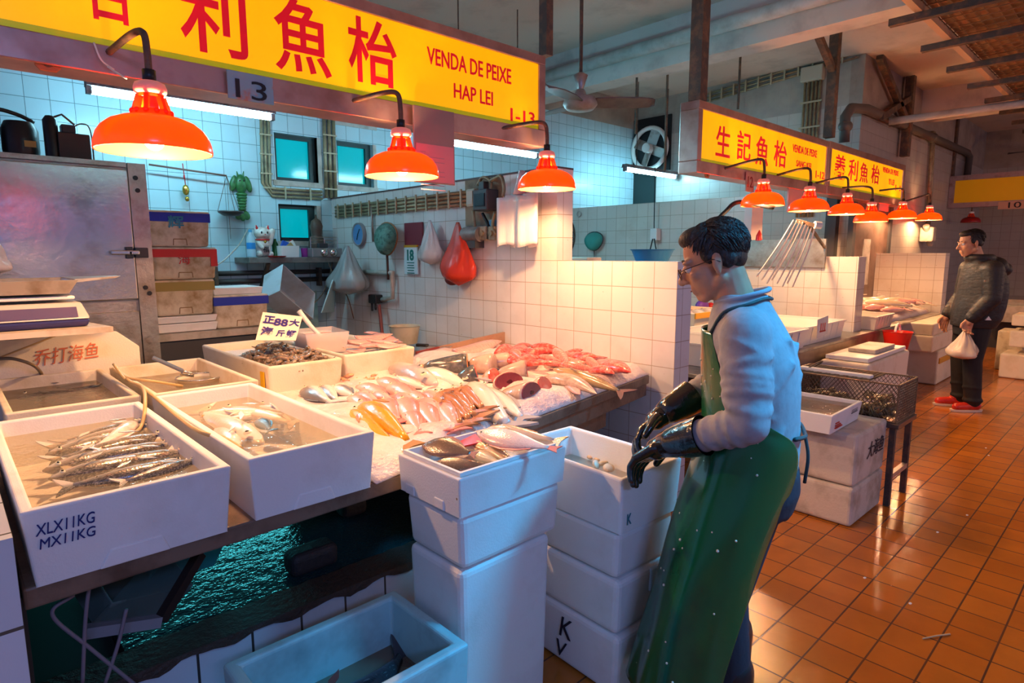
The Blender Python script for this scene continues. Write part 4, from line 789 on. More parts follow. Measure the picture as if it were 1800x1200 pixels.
# bundle of clear bags hung near the third lamp
p = on_p(914, 432, 0.10); h4 = on_p(914, 332, 0.1).z-p.z
t = thing('bag_bundle', 'bundle of clear carrier bags hung on the tall partition behind the third lamp', 'bags', p)
m_cl = mat('clear_film', (0.92, 0.88, 0.84), 0.35, alpha=0.92, bump=0.8, bs=16, bstretch=(1, 1, 0.25))
rr = random.Random(4)
def sheet(y0, y1, x, z0, z1, seed):
    r = random.Random(seed); n, m = 16, 10; f = []; b = []
    for i in range(m+1):
        row = []; 
        for j in range(n+1):
            s = j/n; y = y0+(y1-y0)*s; z = z0+(z1-z0)*i/m+(0.012*math.sin(9*s+seed) if i == 0 else 0); row.append(Vector((x+0.014*math.sin(11*s+seed)+0.008*math.sin(23*s+2*seed), y, z)))
        f.append(row)
    vs = [q for row in f for q in row]+[q+Vector((0.012, 0, 0)) for row in f for q in row]; N = (m+1)*(n+1); fs = []
    for i in range(m):
        for j in range(n): a = i*(n+1)+j; fs += [(a, a+1, a+n+2, a+n+1), (N+a, N+a+n+1, N+a+n+2, N+a+1)]
    for i in range(m): a = i*(n+1); fs += [(a, a+n+1, N+a+n+1, N+a), (a+n, N+a+n, N+a+2*n+1, a+2*n+1)]
    for j in range(n): fs += [(j, N+j, N+j+1, j+1)]; a = m*(n+1)+j; fs += [(a, a+1, N+a+1, N+a)]
    return MB().add(vs, fs)
for k in range(4): sheet(-0.19+0.02*k, 0.17-0.03*k, -0.05+0.028*k, 0.02*(k % 2), h4*(0.86+0.04*k), k+1).obj('bag_sheet', m_cl, t, smooth=True)
MB().tube([(0.0, 0.0, h4*0.9), (0.02, 0.0, h4+0.12)], [0.05, 0.02], 10).obj('gathered_top', film('pink_white_film', (0.8, 0.6, 0.6), 0.9), t, smooth=True)
# pipe with tap and hose on the partition
P = [on_p(640, 478, 0.05), on_p(690, 479, 0.05), on_p(690, 523, 0.05), on_p(668, 527, 0.05)]
t = thing('tap_pipe', 'bent grey water pipe with a black tap on the partition below the net', 'pipe', P[1]); MB().tube([q-P[1] for q in P], 0.022, 8).obj('pipe', M_pvc, t, smooth=True)
q = on_p(660, 525, 0.08)-P[1]; MB().box(q, (0.08, 0.13, 0.08)).box(q+Vector((-0.02, 0.03, -0.07)), (0.02, 0.02, 0.09)).box(q+Vector((-0.02, -0.03, -0.06)), (0.02, 0.02, 0.08)).obj('tap', M_black, t, bevel=0.008)
q = on_p(667, 540, 0.09); w = [on_p(666, 535, 0.09), on_p(669, 560, 0.09), on_p(673, 600, 0.12), on_p(676, 640, 0.2)]; MB().tube(smoothpath([k-P[1] for k in w], 5), 0.016, 8).obj('hose', mat('dark_red_hose', (0.22, 0.05, 0.04), 0.5), t, smooth=True)
# white bucket near the partition
p = at_x(712, 605, XP-0.24); t = thing('bucket', 'dirty white plastic bucket standing against the partition', 'bucket', (p.x, p.y, 0.72)); hb = at_x(712, 573, XP-0.24).z-0.72
MB().lathe([(0, 0), (0.10, 0), (0.125, hb), (0.132, hb+0.004), (0.12, hb), (0.096, 0.01), (0, 0.01)], n=28).obj('shell', mat('dirty_white_plastic', (0.55, 0.50, 0.38), 0.5, c2=(0.4, 0.34, 0.22)), t, auto=0.7)
# ---------------- behind the partition: nets and basin of the middle stall
M_ynet = mesh_mat('dark_wire_netting', (0.06, 0.06, 0.05), 38, 0.9)
p = at_x(978, 415, 6.12)
t = thing('wire_scoop', 'round dark wire scoop net leaning on the teal partition', 'net', p); N = 26; rim = [Vector((0.07, 0.26*math.cos(2*math.pi*k/N), 0.30*math.sin(2*math.pi*k/N))) for k in range(N+1)]
MB().tube(rim, 0.012, 6).obj('hoop', M_iron, t, smooth=True); rings = [[q*(1-0.8*f*f)+Vector((-0.16*f, 0, 0)) for q in rim[:-1]] for f in (0, .25, .5, .75, 1)]
MB().rings(rings, caps=False).obj('wire_bowl', M_ynet, t, smooth=True)
net_thing('small green dip net with a grey handle leaning on the teal partition', at_x(1049, 424, 6.19), 0.135, 0.115, mat('green_film', (0.03, 0.34, 0.28), 0.6, alpha=0.85), M_darkgrey, 0.25, M_galv)
p = at_x(1146, 460, 5.0); zb_ = p.z; hb = at_x(1146, 438, 5.0).z-zb_
t = thing('plastic_basin', 'blue plastic basin beyond the white partition', 'basin', p); MB().lathe([(0, 0), (0.15, 0), (0.20, hb), (0.21, hb), (0.205, hb-0.008), (0.195, hb-0.01), (0.145, 0.01), (0, 0.01)], n=32).obj('shell', mat('blue_basin', (0.01, 0.15, 0.38), 0.35), t, auto=0.7)
tag(MB().bb((p.x-0.24, p.y-0.2, 0), (p.x+0.3, p.y+0.2, zb_-0.002)).obj('tall_stand', M_pvc), 'grey stand in the middle stall carrying the blue basin', 'stand')
a = at_x(995, 458, 4.2); b = at_x(1045, 452, 4.2); tag(MB().bb((a.x-0.1, b.y, 0), (a.x+0.1, a.y, b.z)).obj('cream_cabinet', M_styro_warm, bevel=0.01), 'edge of a tall cream box showing over the white partition', 'box')
p = at_x(1152, 412, 6.15); t = thing('wall_socket', 'small white socket with dangling plugs on the teal partition', 'socket', p); MB().box((0, 0, 0), (0.09, 0.09, 0.14)).obj('case', M_white, t, bevel=0.008); MB().tube([(-0.03, 0, 0.06), (-0.02, 0.02, 0.75)], 0.006, 6).obj('cable', M_black, t); MB().tube(smoothpath([(-0.05, 0, -0.05), (-0.06, 0.03, -0.2), (-0.05, 0.05, -0.28)], 5), 0.007).tube(smoothpath([(-0.05, -0.02, -0.05), (-0.06, -0.05, -0.15), (-0.05, -0.08, -0.26)], 5), 0.007).obj('plug_lead', M_black, t)
# wall fan in its opening
p = at_x(1147, 262, XJ); t = thing('exhaust_fan', 'round white exhaust fan in a dark square opening high on the wall', 'fan', (XJ-0.02, p.y, p.z)); RX = Matrix.Rotation(-math.pi/2, 3, 'Y')
MB().box((0, 0, 0.06), (0.03, 0.66, 0.80)).obj('opening', M_black, t); MB().torus((-0.06, 0, 0), 0.30, 0.035, 32, 8, RX).obj('ring', M_white, t, smooth=True)
for k in range(4): q = k*math.pi/2+0.4; MB().beam((-0.05, 0.05*math.cos(q), 0.05*math.sin(q)), (-0.05, 0.27*math.cos(q), 0.27*math.sin(q)), 0.15, 0.012, up=(1, 0.4*math.sin(q), -0.4*math.cos(q))).obj('blade', M_galv, t)
MB().tube([(-0.16, 0, 0), (-0.02, 0, 0)], 0.07, 16).obj('motor', M_white, t, auto=0.7)
p = at_x(1126, 338, XJ); structure(MB().bb((XJ-0.01, p.y-0.28, p.z-0.35), (XJ+0.02, p.y+0.28, p.z+0.35)).obj('window_5', M_wframe)); 
# ceiling fans
def ceiling_fan(label, P, ang, Lb=0.62):
    t = thing('ceiling_fan', label, 'fan', P)
    MB().lathe([(0, -0.05), (0.10, -0.045), (0.13, -0.01), (0.12, 0.035), (0.05, 0.06), (0.03, 0.10), (0, 0.10)], n=24).obj('motor', mat('fan_grey', (0.32, 0.30, 0.27), 0.5, c2=(0.18, 0.15, 0.12)), t, smooth=True)
    MB().tube([(0, 0, 0.1), (0, 0, ZC-P[2])], 0.014, 8).obj('down_rod', M_iron, t, smooth=True); MB().lathe([(0.02, 0.10), (0.055, 0.2), (0.02, 0.22)], n=16).obj('canopy', M_galv, t, smooth=True)
    for k in range(3):
        q = ang+2*math.pi*k/3; c, s = math.cos(q), math.sin(q); d = Vector((c, s, 0)); e = Vector((-s, c, 0)); R = []
        for f, w in ((0.15, 0.04), (0.22, 0.075), (0.5, 0.095), (0.8, 0.085), (0.95, 0.055), (1.0, 0.015)):
            p = d*(Lb*f+0.0)+Vector((0, 0, 0.01)); R.append([p-e*w+Vector((0, 0, 0.016)), p+e*w-Vector((0, 0, 0.016)), p+e*w-Vector((0, 0, 0.024)), p-e*w+Vector((0, 0, 0.008))])
        MB().rings(R).obj('blade', mat('fan_blade', (0.14, 0.115, 0.10), 0.5, c2=(0.07, 0.055, 0.05), ns=6), t)
    return t
ceiling_fan('grey ceiling fan with three blades hanging between the two big signs', at_d(1020, 182, 4.6), -0.75, 0.56)
for u0, v0, u1, v1, lb in ((1119, 150, 1117, 235, 'thin rod hanging from the ceiling left of the wall fan'), (1175, 146, 1168, 300, 'thin hanger rod right of the wall fan'), (1300, 114, 1297, 192, 'thin rod hanging behind the left end of the 1-12 sign')):
    b = at_d(u1, v1, 6.6); tag(MB().tube([b, (b.x, b.y, ZC)], 0.014, 6).obj('hanger_rod', M_iron), lb, 'rod')
p = at_x(1795, 267, 13.5); ceiling_fan('small distant ceiling fan at the right edge', Vector((13.5, p.y-0.4, p.z)), 1.4, 0.6)
# ------------------------------------------------------------------ the counter of the first stall
ZT = 0.75
M_slab = mat('wet_brown_counter', (0.20, 0.13, 0.09), 0.4, c2=(0.10, 0.06, 0.04), ns=7, bump=0.2, bs=40)
M_water = None
def water_mat(name, tint, tf=0.65, bump=0.35, rough=0.03):
    m, nt, b, out = nt_new(name); nt.nodes.remove(b)
    t = nt.nodes.new('ShaderNodeBsdfTransparent'); t.inputs[0].default_value = rgba(tint); g = nt.nodes.new('ShaderNodeBsdfGlossy'); g.inputs['Roughness'].default_value = rough
    fr = nt.nodes.new('ShaderNodeFresnel'); fr.inputs[0].default_value = 1.33; n = noise(nt, 14, 3); bp = nt.nodes.new('ShaderNodeBump'); bp.inputs['Strength'].default_value = bump; bp.inputs['Distance'].default_value = 0.02
    nt.links.new(n.outputs[0], bp.inputs['Height']); nt.links.new(bp.outputs[0], g.inputs['Normal']); nt.links.new(bp.outputs[0], fr.inputs['Normal'])
    mx = nt.nodes.new('ShaderNodeMixShader'); nt.links.new(fr.outputs[0], mx.inputs[0]); nt.links.new(t.outputs[0], mx.inputs[1]); nt.links.new(g.outputs[0], mx.inputs[2])
    df = nt.nodes.new('ShaderNodeBsdfDiffuse'); df.inputs[0].default_value = rgba([k*0.8 for k in tint]); m2 = nt.nodes.new('ShaderNodeMixShader'); m2.inputs[0].default_value = 1-tf
    nt.links.new(mx.outputs[0], m2.inputs[1]); nt.links.new(df.outputs[0], m2.inputs[2]); nt.links.new(m2.outputs[0], out.inputs[0]); MATS[name] = m; return m
M_water = water_mat('fish_water', (0.93, 0.88, 0.80), 0.90)
M_water_dark = water_mat('murky_water', (0.62, 0.55, 0.44), 0.75)
# slabs
t = thing('market_counter', 'long brown stone counter of the first stall carrying the fish boxes and the ice', 'counter', (1.5, 2.5, 0))
c = Vector((1.5, 2.5, 0))
poly = [(0.07, 1.585), (1.36, 1.625), (1.40, 1.715), (2.97, 2.0), (2.97, 3.3), (2.0, 4.2), (0.07, 4.2)]
MB().prism([(x-1.5, y-2.5) for x, y in poly], 0.70, ZT).obj('slab', M_slab, t, bevel=0.006)
lip = [Vector((1.40, 1.75, 0.62)), Vector((2.5, 1.96, 0.62))]
MB().beam(Vector((1.45, 1.76, 0.665))-c, Vector((2.965, 2.035, 0.665))-c, 0.035, 0.075).beam(Vector((1.45, 1.80, 0.60))-c, Vector((2.55, 2.0, 0.60))-c, 0.03, 0.14).obj('front_board', M_slab, t)
MB().bb((1.1-1.5, 2.62-2.5, 0), (2.9-1.5, 2.70-2.5, 0.70)).bb((0.07-1.5, 3.3-2.5, 0), (2.0-1.5, 3.4-2.5, 0.70)).bb((0.066-1.5, 1.66-2.5, 0), (0.076-1.5, 3.3-2.5, 0.70)).obj('base_wall', mat('dark_base', (0.05, 0.045, 0.04), 0.7), t)  # last sheet is added to keep the pier side under the counter dark
# ---- styrofoam box with notch feet
def open_box(name, label, x0, x1, y0, y1, z0, z1, m=None, th=0.024, rz=0, taper=0.93, water=None, wm=None, cat='box', group=None, foot=True, ledge=False, bev=0.006, zw=None):
    m = m or M_styro; w, d, h = x1-x0, y1-y0, z1-z0
    t = thing(name, label, cat, ((x0+x1)/2, (y0+y1)/2, z0), rz, group)
    open_box_mb(w, d, h, th, taper).obj('shell', m, t, bevel=bev, seg=3)
    if foot:
        k = w/2*taper; yk = -d/2+(1-taper)*0.82*min(w, d)/2-0.002
        MB().prism([(-k*0.42, 0.0), (-k*0.30, h*0.24), (k*0.24, h*0.24), (k*0.32, 0.0)], yk-0.002, yk+0.012, 1).obj('foot_notch', m, t, bevel=0.004)
    if ledge: MB().rings([[Vector((a*(w/2-th*0.55), b*(d/2-th*0.55), h+0.001)) for a, b in ((-1, -1), (1, -1), (1, 1), (-1, 1))], [Vector((a*(w/2-th*0.55), b*(d/2-th*0.55), h+0.012)) for a, b in ((-1, -1), (1, -1), (1, 1), (-1, 1))], [Vector((a*(w/2-th*1.0), b*(d/2-th*1.0), h+0.012)) for a, b in ((-1, -1), (1, -1), (1, 1), (-1, 1))], [Vector((a*(w/2-th*1.0), b*(d/2-th*1.0), h-0.02)) for a, b in ((-1, -1), (1, -1), (1, 1), (-1, 1))]], caps=False).obj('rim_step', m, t)
    if water:
        k = taper+(1-taper)*water; g_ = (1-k)*min(w, d)/2; iw, idp = w/2-g_-th+0.001, d/2-g_-th+0.001; n = 14
        vs = [Vector((-iw+2*iw*i/n, -idp+2*idp*j/n, h*water)) for j in range(n+1) for i in range(n+1)]; fs = [(j*(n+1)+i, j*(n+1)+i+1, (j+1)*(n+1)+i+1, (j+1)*(n+1)+i) for j in range(n) for i in range(n)]
        MB().add(vs, fs).obj('water', wm or M_water, t, smooth=True)
    return t
ZR = 0.925
B1 = open_box('fish_box', 'open white fish box marked XL X11KG at the front left of the counter', 0.078, 0.497, 1.56, 2.50, ZT, ZR, water=0.72)
p = Vector((0.17, 1.56+0.0075, 0.86))
lettering('lettering', 'XLX11KG', 0.03, at_y(116, 920, 1.562), (1, 0, 0), (0, -0.08, 1), M_inkblue, B1, 0.001, fit=(0.105, 0.026), shear=0.15)
lettering('lettering', 'MX11KG', 0.03, at_y(120, 944, 1.564), (1, 0, 0), (0, -0.08, 1), M_inkblue, B1, 0.001, fit=(0.10, 0.023), shear=0.15)
B2 = open_box('fish_box', 'open white fish box with pale fish in water, second at the counter front', 0.545, 0.915, 1.575, 2.55, ZT, ZR, water=0.70)
B3 = open_box('fish_box', 'open fish box with dark fish in murky water behind the XL marked box', 0.125, 0.525, 2.60, 3.36, ZT, ZR, M_styro_warm, water=0.72, wm=M_water_dark)
B4 = open_box('fish_box', 'open cream fish box with a strainer in water, behind the second front box', 0.555, 0.955, 2.58, 3.36, ZT, ZR, M_styro_warm, water=0.66, foot=False)
# lid standing behind, with red writing
yl = 3.40; a, b = at_y(0, 590, yl), at_y(248, 640, yl); q1 = at_y(205, 582, yl); zl0 = ZT+0.002
t = thing('styrofoam_slab', 'cream styrofoam lid with red writing standing behind the dark fish box', 'lid', (b.x-0.35, yl, zl0)); c = t.location
MB().prism([(-0.4, 0), (b.x-c.x, 0), (b.x-c.x, at_y(248, 608, yl).z-c.z), (q1.x-c.x, q1.z-c.z), (-0.4, q1.z-c.z)], 0.0, 0.03, 1).obj('board', M_styro_warm, t, bevel=0.006)
lettering('lettering', '乔打海鱼', 0.09, at_y(118, 622, yl-0.004), (1, 0, 0.06), (0, 0, 1), mat('faded_red_marker', (0.62, 0.16, 0.08), 0.7), t, 0.001, fit=(0.24, 0.075), shear=0.2)
# scale on its board
zbd = 1.165
t = thing('scale_stand', 'white-edged board on a stand carrying the weighing scale at the left', 'stand', (0.1, 3.2, 0)); c = t.location
MB().prism([(-0.5, 2.88), (0.50, 2.86), (0.42, 3.36), (-0.5, 3.38)], zbd-0.022, zbd, 2).obj('board', mat('worn_white_board', (0.60, 0.50, 0.38), 0.5, c2=(0.3, 0.22, 0.14)), None)
o = bpy.data.objects['board.001'] if 'board.001' in bpy.data.objects else None
bo = [q for q in bpy.data.objects if q.name.startswith('board') and q.parent is None][-1]; keep(bo, t)
for x in (-0.3, 0.28): keep(MB().bb((0.1+x-0.02, 3.44, ZT), (0.1+x+0.02, 3.48, zbd-0.022)).obj('leg', M_iron), t)
keep(MB().bb((-0.3, 3.3, zbd-0.04), (0.42, 3.5, zbd-0.022)).obj('bracket', M_iron), t)
t = thing('weighing_scale', 'flat electronic weighing scale with a blue base and a metal tray at the left', 'scale', (0.1, 3.08, zbd+0.001)); 
MB().rings([[Vector((-0.4, -0.14, 0.0)), Vector((0.33, -0.14, 0)), Vector((0.33, 0.2, 0)), Vector((-0.4, 0.2, 0))], [Vector((-0.4, -0.15, 0.03)), Vector((0.34, -0.15, 0.03)), Vector((0.34, 0.2, 0.03)), Vector((-0.4, 0.2, 0.03))]]).obj('base', mat('navy_plastic', (0.03, 0.03, 0.12), 0.35), t, bevel=0.01)
MB().rings([[Vector((-0.4, -0.148, 0.031)), Vector((0.34, -0.148, 0.031)), Vector((0.34, 0.2, 0.031)), Vector((-0.4, 0.2, 0.031))], [Vector((-0.4, -0.10, 0.095)), Vector((0.32, -0.10, 0.095)), Vector((0.32, 0.18, 0.095)), Vector((-0.4, 0.18, 0.095))]]).obj('housing', mat('cream_enamel', (0.55, 0.50, 0.44), 0.35), t, bevel=0.008)
dp = MB().add([(-0.39, -0.1462, 0.040), (0.30, -0.1462, 0.040), (0.30, -0.1195, 0.078), (-0.39, -0.1195, 0.078), (-0.39, -0.140, 0.040), (0.30, -0.140, 0.040), (0.30, -0.1135, 0.078), (-0.39, -0.1135, 0.078)], [(0, 1, 2, 3), (7, 6, 5, 4), (0, 4, 5, 1), (1, 5, 6, 2), (2, 6, 7, 3), (3, 7, 4, 0)]).obj('display_panel', mat('violet_glass', (0.10, 0.08, 0.17), 0.15), t)
MB().box((-0.05, -0.136, 0.057), (0.012, 0.006, 0.012)).obj('indicator_light', mat('red_led', (0.6, 0.02, 0.01), emit=(1, 0.1, 0.05), es=2), t)
MB().bb((-0.4, -0.11, 0.108), (0.30, 0.19, 0.122)).obj('platform', M_white, t, bevel=0.005)
tr = MB().rings([[Vector((-0.4, -0.13, 0.132)), Vector((0.28, -0.13, 0.132)), Vector((0.28, 0.18, 0.132)), Vector((-0.4, 0.18, 0.132))], [Vector((-0.4, -0.16, 0.185)), Vector((0.31, -0.16, 0.185)), Vector((0.31, 0.22, 0.185)), Vector((-0.4, 0.22, 0.185))], [Vector((-0.4, -0.152, 0.186)), Vector((0.302, -0.152, 0.186)), Vector((0.302, 0.212, 0.186)), Vector((-0.4, 0.212, 0.186))], [Vector((-0.4, -0.124, 0.137)), Vector((0.274, -0.124, 0.137)), Vector((0.274, 0.174, 0.137)), Vector((-0.4, 0.174, 0.137))]]).obj('tray', mat('scuffed_tin', (0.52, 0.47, 0.42), 0.35, 0.6, c2=(0.32, 0.26, 0.2), ns=10), t, bevel=0.003)
MB().rings([[Vector((0.30, -0.15, 0.175)), Vector((0.30, -0.15, 0.188)), Vector((0.30, 0.2, 0.188)), Vector((0.30, 0.2, 0.175))], [Vector((0.44, -0.13, 0.188)), Vector((0.46, -0.13, 0.196)), Vector((0.46, -0.02, 0.196)), Vector((0.44, -0.02, 0.188))]]).obj('pouring_lip', MATS['scuffed_tin'], t)
p = at_d(-5, 470, 2.75); t = thing('plastic_bag', 'pale plastic bag on the scale tray at the left edge', 'bag', (p.x-0.03, p.y+0.2, 1.352)); bag_mb(0.10, 0.09, 0.20, 33, neck=0.3).obj('film', film('pale_film', (0.75, 0.68, 0.66), 0.92), t, smooth=True)
# air hoses among the boxes
M_hose = mat('clear_yellow_hose', (0.62, 0.42, 0.18), 0.35)
def hose(label, pts, r=0.006, m=None): tag(MB().tube(smoothpath(pts, 7), r, 8).obj('air_hose', m or M_hose, smooth=True), label, 'hose')
hose('yellowish air hose dropping into the XL marked box', [at_z(200, 640, 1.0), at_z(222, 668, 0.955), at_z(250, 680, 0.96), at_z(255, 712, 0.94), at_z(248, 750, 0.885), at_z(228, 765, 0.872)])
hose('yellowish air hose leading from the boxes to the strainer box', [at_z(198, 648, 0.95), at_z(225, 664, 0.945), at_z(270, 670, 0.94), at_z(320, 678, 0.87)])
hose('tan air hose lying along the rim between the two front boxes', [at_z(222, 666, 0.962), at_z(262, 690, 0.938), at_z(340, 752, 0.935), at_z(395, 770, 0.90), at_z(425, 788, 0.885)])
hose('dark air hose curving into the murky back left box', [at_z(-12, 632, 1.02), at_z(20, 630, 1.03), at_z(55, 640, 1.0), at_z(72, 655, 0.93), at_z(75, 672, 0.875)], 0.007, mat('olive_hose', (0.20, 0.14, 0.07), 0.4))
a, b = at_y(0, 628, 3.3), at_y(118, 582, 3.3); tag(MB().tube([a, b], 0.004, 6).obj('thin_stick', M_hose, smooth=True), 'thin cane leaning across the cream lid at the left', 'stick')
# strainer with a blue grey handle in box 4
a, b = at_z(268, 628, 1.0), at_z(322, 652, 0.93); t = thing('strainer', 'wire strainer with a grey-blue handle resting in the cream box', 'strainer', b)
MB().beam(a-b, (0, 0, 0), 0.03, 0.014).obj('handle', mat('slate_handle', (0.12, 0.14, 0.18), 0.4), t, bevel=0.004)
w = at_z(350, 668, 0.875)-b; MB().tube([(0, 0, 0), w*0.35+Vector((0.02, 0, 0)), w*0.6], 0.005).tube([(0, 0, 0), w*0.3-Vector((0.03, 0, 0)), w*0.55], 0.005).torus(w+Vector((0.02, 0.06, 0.004)), 0.10, 0.004, 28, 6).obj('wire_frame', M_steel, t, smooth=True)
MB().lathe([(0.10, 0.004), (0.09, -0.01), (0.05, -0.02), (0.0, -0.022)], w+Vector((0.02, 0.06, 0)), 24).obj('mesh_bowl', mat('pale_mesh', (0.62, 0.56, 0.46), 0.5), t, smooth=True)
# ------------------------------------------------------------------ fish
def fish_mat(name, back, belly, spot=None, rough=0.22, mid=0.02, soft=0.06, ns=26, sl=0.55, sh=0.62, stretch=(1, 4, 1), coat=0.35):
    m, nt, b, out = nt_new(name); tc = nt.nodes.new('ShaderNodeTexCoord'); sx = nt.nodes.new('ShaderNodeSeparateXYZ'); nt.links.new(tc.outputs['Object'], sx.inputs[0])
    n = noise(nt, 9, 3); ad = nt.nodes.new('ShaderNodeMath'); ad.operation = 'MULTIPLY_ADD'; ad.inputs[1].default_value = 0.05; nt.links.new(n.outputs[0], ad.inputs[0]); nt.links.new(sx.outputs[1], ad.inputs[2])
    mr = nt.nodes.new('ShaderNodeMapRange'); mr.inputs[1].default_value = mid-soft+0.025; mr.inputs[2].default_value = mid+soft+0.025; nt.links.new(ad.outputs[0], mr.inputs[0])
    col = mixc(nt, mr.outputs[0], belly, back)
    if spot:
        n2 = noise(nt, ns, 3, stretch=stretch); r = ramp(nt, n2.outputs[0], sl, sh); mu = nt.nodes.new('ShaderNodeMath'); mu.operation = 'MULTIPLY'; nt.links.new(r.outputs[0], mu.inputs[0]); nt.links.new(mr.outputs[0], mu.inputs[1]); col = mixc(nt, mu.outputs[0], col, spot)
    nt.links.new(col, b.inputs['Base Color']); b.inputs['Roughness'].default_value = rough; b.inputs['Coat Weight'].default_value = coat; b.inputs['Coat Roughness'].default_value = 0.1; b.inputs['Specular IOR Level'].default_value = 0.6
    bp = nt.nodes.new('ShaderNodeBump'); bp.inputs['Strength'].default_value = 0.15; bp.inputs['Distance'].default_value = 0.004; v = nt.nodes.new('ShaderNodeTexVoronoi'); v.inputs['Scale'].default_value = 60; nt.links.new(tc.outputs['Object'], v.inputs['Vector']); nt.links.new(v.outputs['Distance'], bp.inputs['Height']); nt.links.new(bp.outputs[0], b.inputs['Normal'])
    MATS[name] = m; return m
M_eye = mat('fish_eye_dark', (0.01, 0.01, 0.012), 0.1); M_eyering = mat('fish_eye_ring', (0.75, 0.68, 0.45), 0.2)
PROF = {'snapper': [(0, .012, .012), (.04, .05, .04), (.10, .095, .08), (.20, .14, .115), (.32, .155, .125), (.46, .14, .115), (.60, .10, .085), (.72, .06, .055), (.80, .038, .036), (.86, .032, .03)],
        'long': [(0, .008, .008), (.03, .028, .024), (.10, .055, .05), (.22, .078, .072), (.38, .085, .08), (.55, .076, .07), (.70, .052, .048), (.80, .03, .028), (.87, .02, .02)],
        'taper': [(0, .01, .01), (.03, .04, .035), (.09, .07, .06), (.18, .092, .08), (.30, .094, .082), (.46, .075, .066), (.62, .052, .046), (.76, .033, .03), (.88, .022, .02)],
        'oval': [(0, .012, .012), (.05, .07, .06), (.14, .14, .13), (.28, .19, .175), (.42, .19, .175), (.58, .145, .13), (.72, .08, .075), (.82, .045, .042), (.88, .035, .034)]}
def make_fish(name, label, m, prof='snapper', thick=0.55, bend=0.0, fork=0.5, mfin=None, fins=True, eye=True, group=None, tail=True, cat='fish', spread=0.11):
    t = thing(name, label, cat, group=group); P = PROF[prof]; n = 14; mf = mfin or m
    def sp(x): return bend*math.sin(math.pi*x)*1.0
    rings = []
    for x, u, d in P:
        th = thick*(u+d)/2*(1.0 if x > 0.12 else 0.9); R = []
        for k in range(n):
            q = 2*math.pi*k/n; y = (u if math.sin(q) > 0 else d)*math.sin(q); z = th*math.copysign(abs(math.cos(q))**0.85, math.cos(q)); R.append(Vector((x, y+sp(x), z)))
        rings.append(R)
    MB().rings(rings).obj('body', m, t, smooth=True)
    xe, ue, de = P[-1]; y0 = sp(xe)
    if tail:
        f = [(xe-0.02, ue*0.8), (0.93, spread*0.75), (1.0, spread*1.15), (0.985, spread*0.75), (0.93+0.05*(1-fork), 0.0), (0.985, -spread*0.75), (1.0, -spread*1.15), (0.93, -spread*0.75), (xe-0.02, -de*0.8)]
        MB().prism([(x, y+y0-(x-xe)*bend*2.2) for x, y in f], -0.006, 0.006).obj('tail_fin', mf, t)
    if fins:
        top = [(x, u) for x, u, d in P if 0.25 <= x <= 0.75]; poly = [(x, u*0.9+sp(x)) for x, u in top]+[(x, u+0.035*math.sin(math.pi*(x-0.2)/0.62)+sp(x)) for x, u in reversed(top)]
        MB().prism(poly, -0.005, 0.005).obj('dorsal_fin', mf, t)
        MB().prism([(0.24, -0.01+sp(.24)), (0.36, -0.05+sp(.3)), (0.39, -0.075+sp(.3)), (0.30, -0.06+sp(.3))], thick*0.11, thick*0.11+0.006).obj('pectoral_fin', mf, t)
    if eye:
        ez = thick*0.075; e = MB().lathe([(0, 0.012), (0.016, 0.009), (0.020, 0.0)], (0.085, 0.028+sp(.085), ez), 14).obj('eye', M_eyering, t, smooth=True)
        MB().ell((0.085, 0.028+sp(.085), ez+0.010), (0.010, 0.010, 0.005), 10, 6).obj('pupil', M_eye, e, smooth=True)
    return t
def fish_xf(head, tail, flip=1, roll=0.0, sc=1.0, face=0.24):
    h, tl = Vector(head), Vector(tail); x = (tl-h); L = x.length; x = x/L; up = Vector((0, 0, 1)); y = up.cross(x).normalized(); z = x.cross(y)
    roll += face*(1 if y.dot(h-Vector(C0)) > 0 else -1)     # heaped fish lean a little to the aisle
    R = Matrix((x, y, z)).transposed().to_4x4() @ Matrix.Rotation(roll, 4, 'X') @ Matrix.Diagonal((1, flip, 1, 1)); return Matrix.Translation(h) @ R @ Matrix.Diagonal((L, L*sc, L*sc, 1))
def lay(proto, first, head_px, tail_px, z, flip=1, roll=0.0, sc=1.0, zt=None, label=None, face=0.24):
    h = at_z(*head_px, z); tl = at_z(*tail_px, z if zt is None else zt)
    M = fish_xf(h, tl, flip, roll, sc, face)
    if first: proto.matrix_world = M; return proto
    return dup(proto, M=M, label=label)
def school(proto, specs, z, sc=1.0, seed=1, labels=None):
    r = random.Random(seed)
    for i, s in enumerate(specs):
        hp, tp = s[0], s[1]; fl = s[2] if len(s) > 2 else 1; dz = s[3] if len(s) > 3 else 0; k = s[4] if len(s) > 4 else 1
        lay(proto, i == 0, hp, tp, z+dz, fl, r.uniform(-0.15, 0.15), sc*k, label=(labels[i] if labels else None))
        if i == 0 and labels: proto['label'] = labels[0]
# fish in the XL box: striped dark backs
m_mack = fish_mat('dark_striped_fish', (0.10, 0.09, 0.07), (0.66, 0.60, 0.50), (0.34, 0.30, 0.23), mid=0.01, soft=0.035, ns=30, stretch=(1.5, 6, 1), sl=0.5, sh=0.58)
F = make_fish('fish', 'dark-backed silvery fish lying under water in the XL marked box', m_mack, 'long', 0.8, 0.03, 0.9, group='dark fish in the XL marked box')
zb1 = 0.868
school(F, [((330, 812), (95, 858), 1, 0.012), ((85, 842), (322, 790), -1, 0.004), ((335, 795), (100, 830), 1, 0.0), ((75, 828), (300, 772), -1, 0.0), ((290, 765), (75, 812), 1, 0.004), ((80, 800), (275, 752), -1, 0.0), ((268, 748), (72, 790), 1, 0.002), ((345, 808), (200, 850), 1, 0.012, 0.9), ((150, 850), (350, 806), -1, 0.006), ((300, 780), (110, 815), 1, 0.006), ((255, 742), (95, 780), 1, 0.0)], zb1, 1.2, 5)
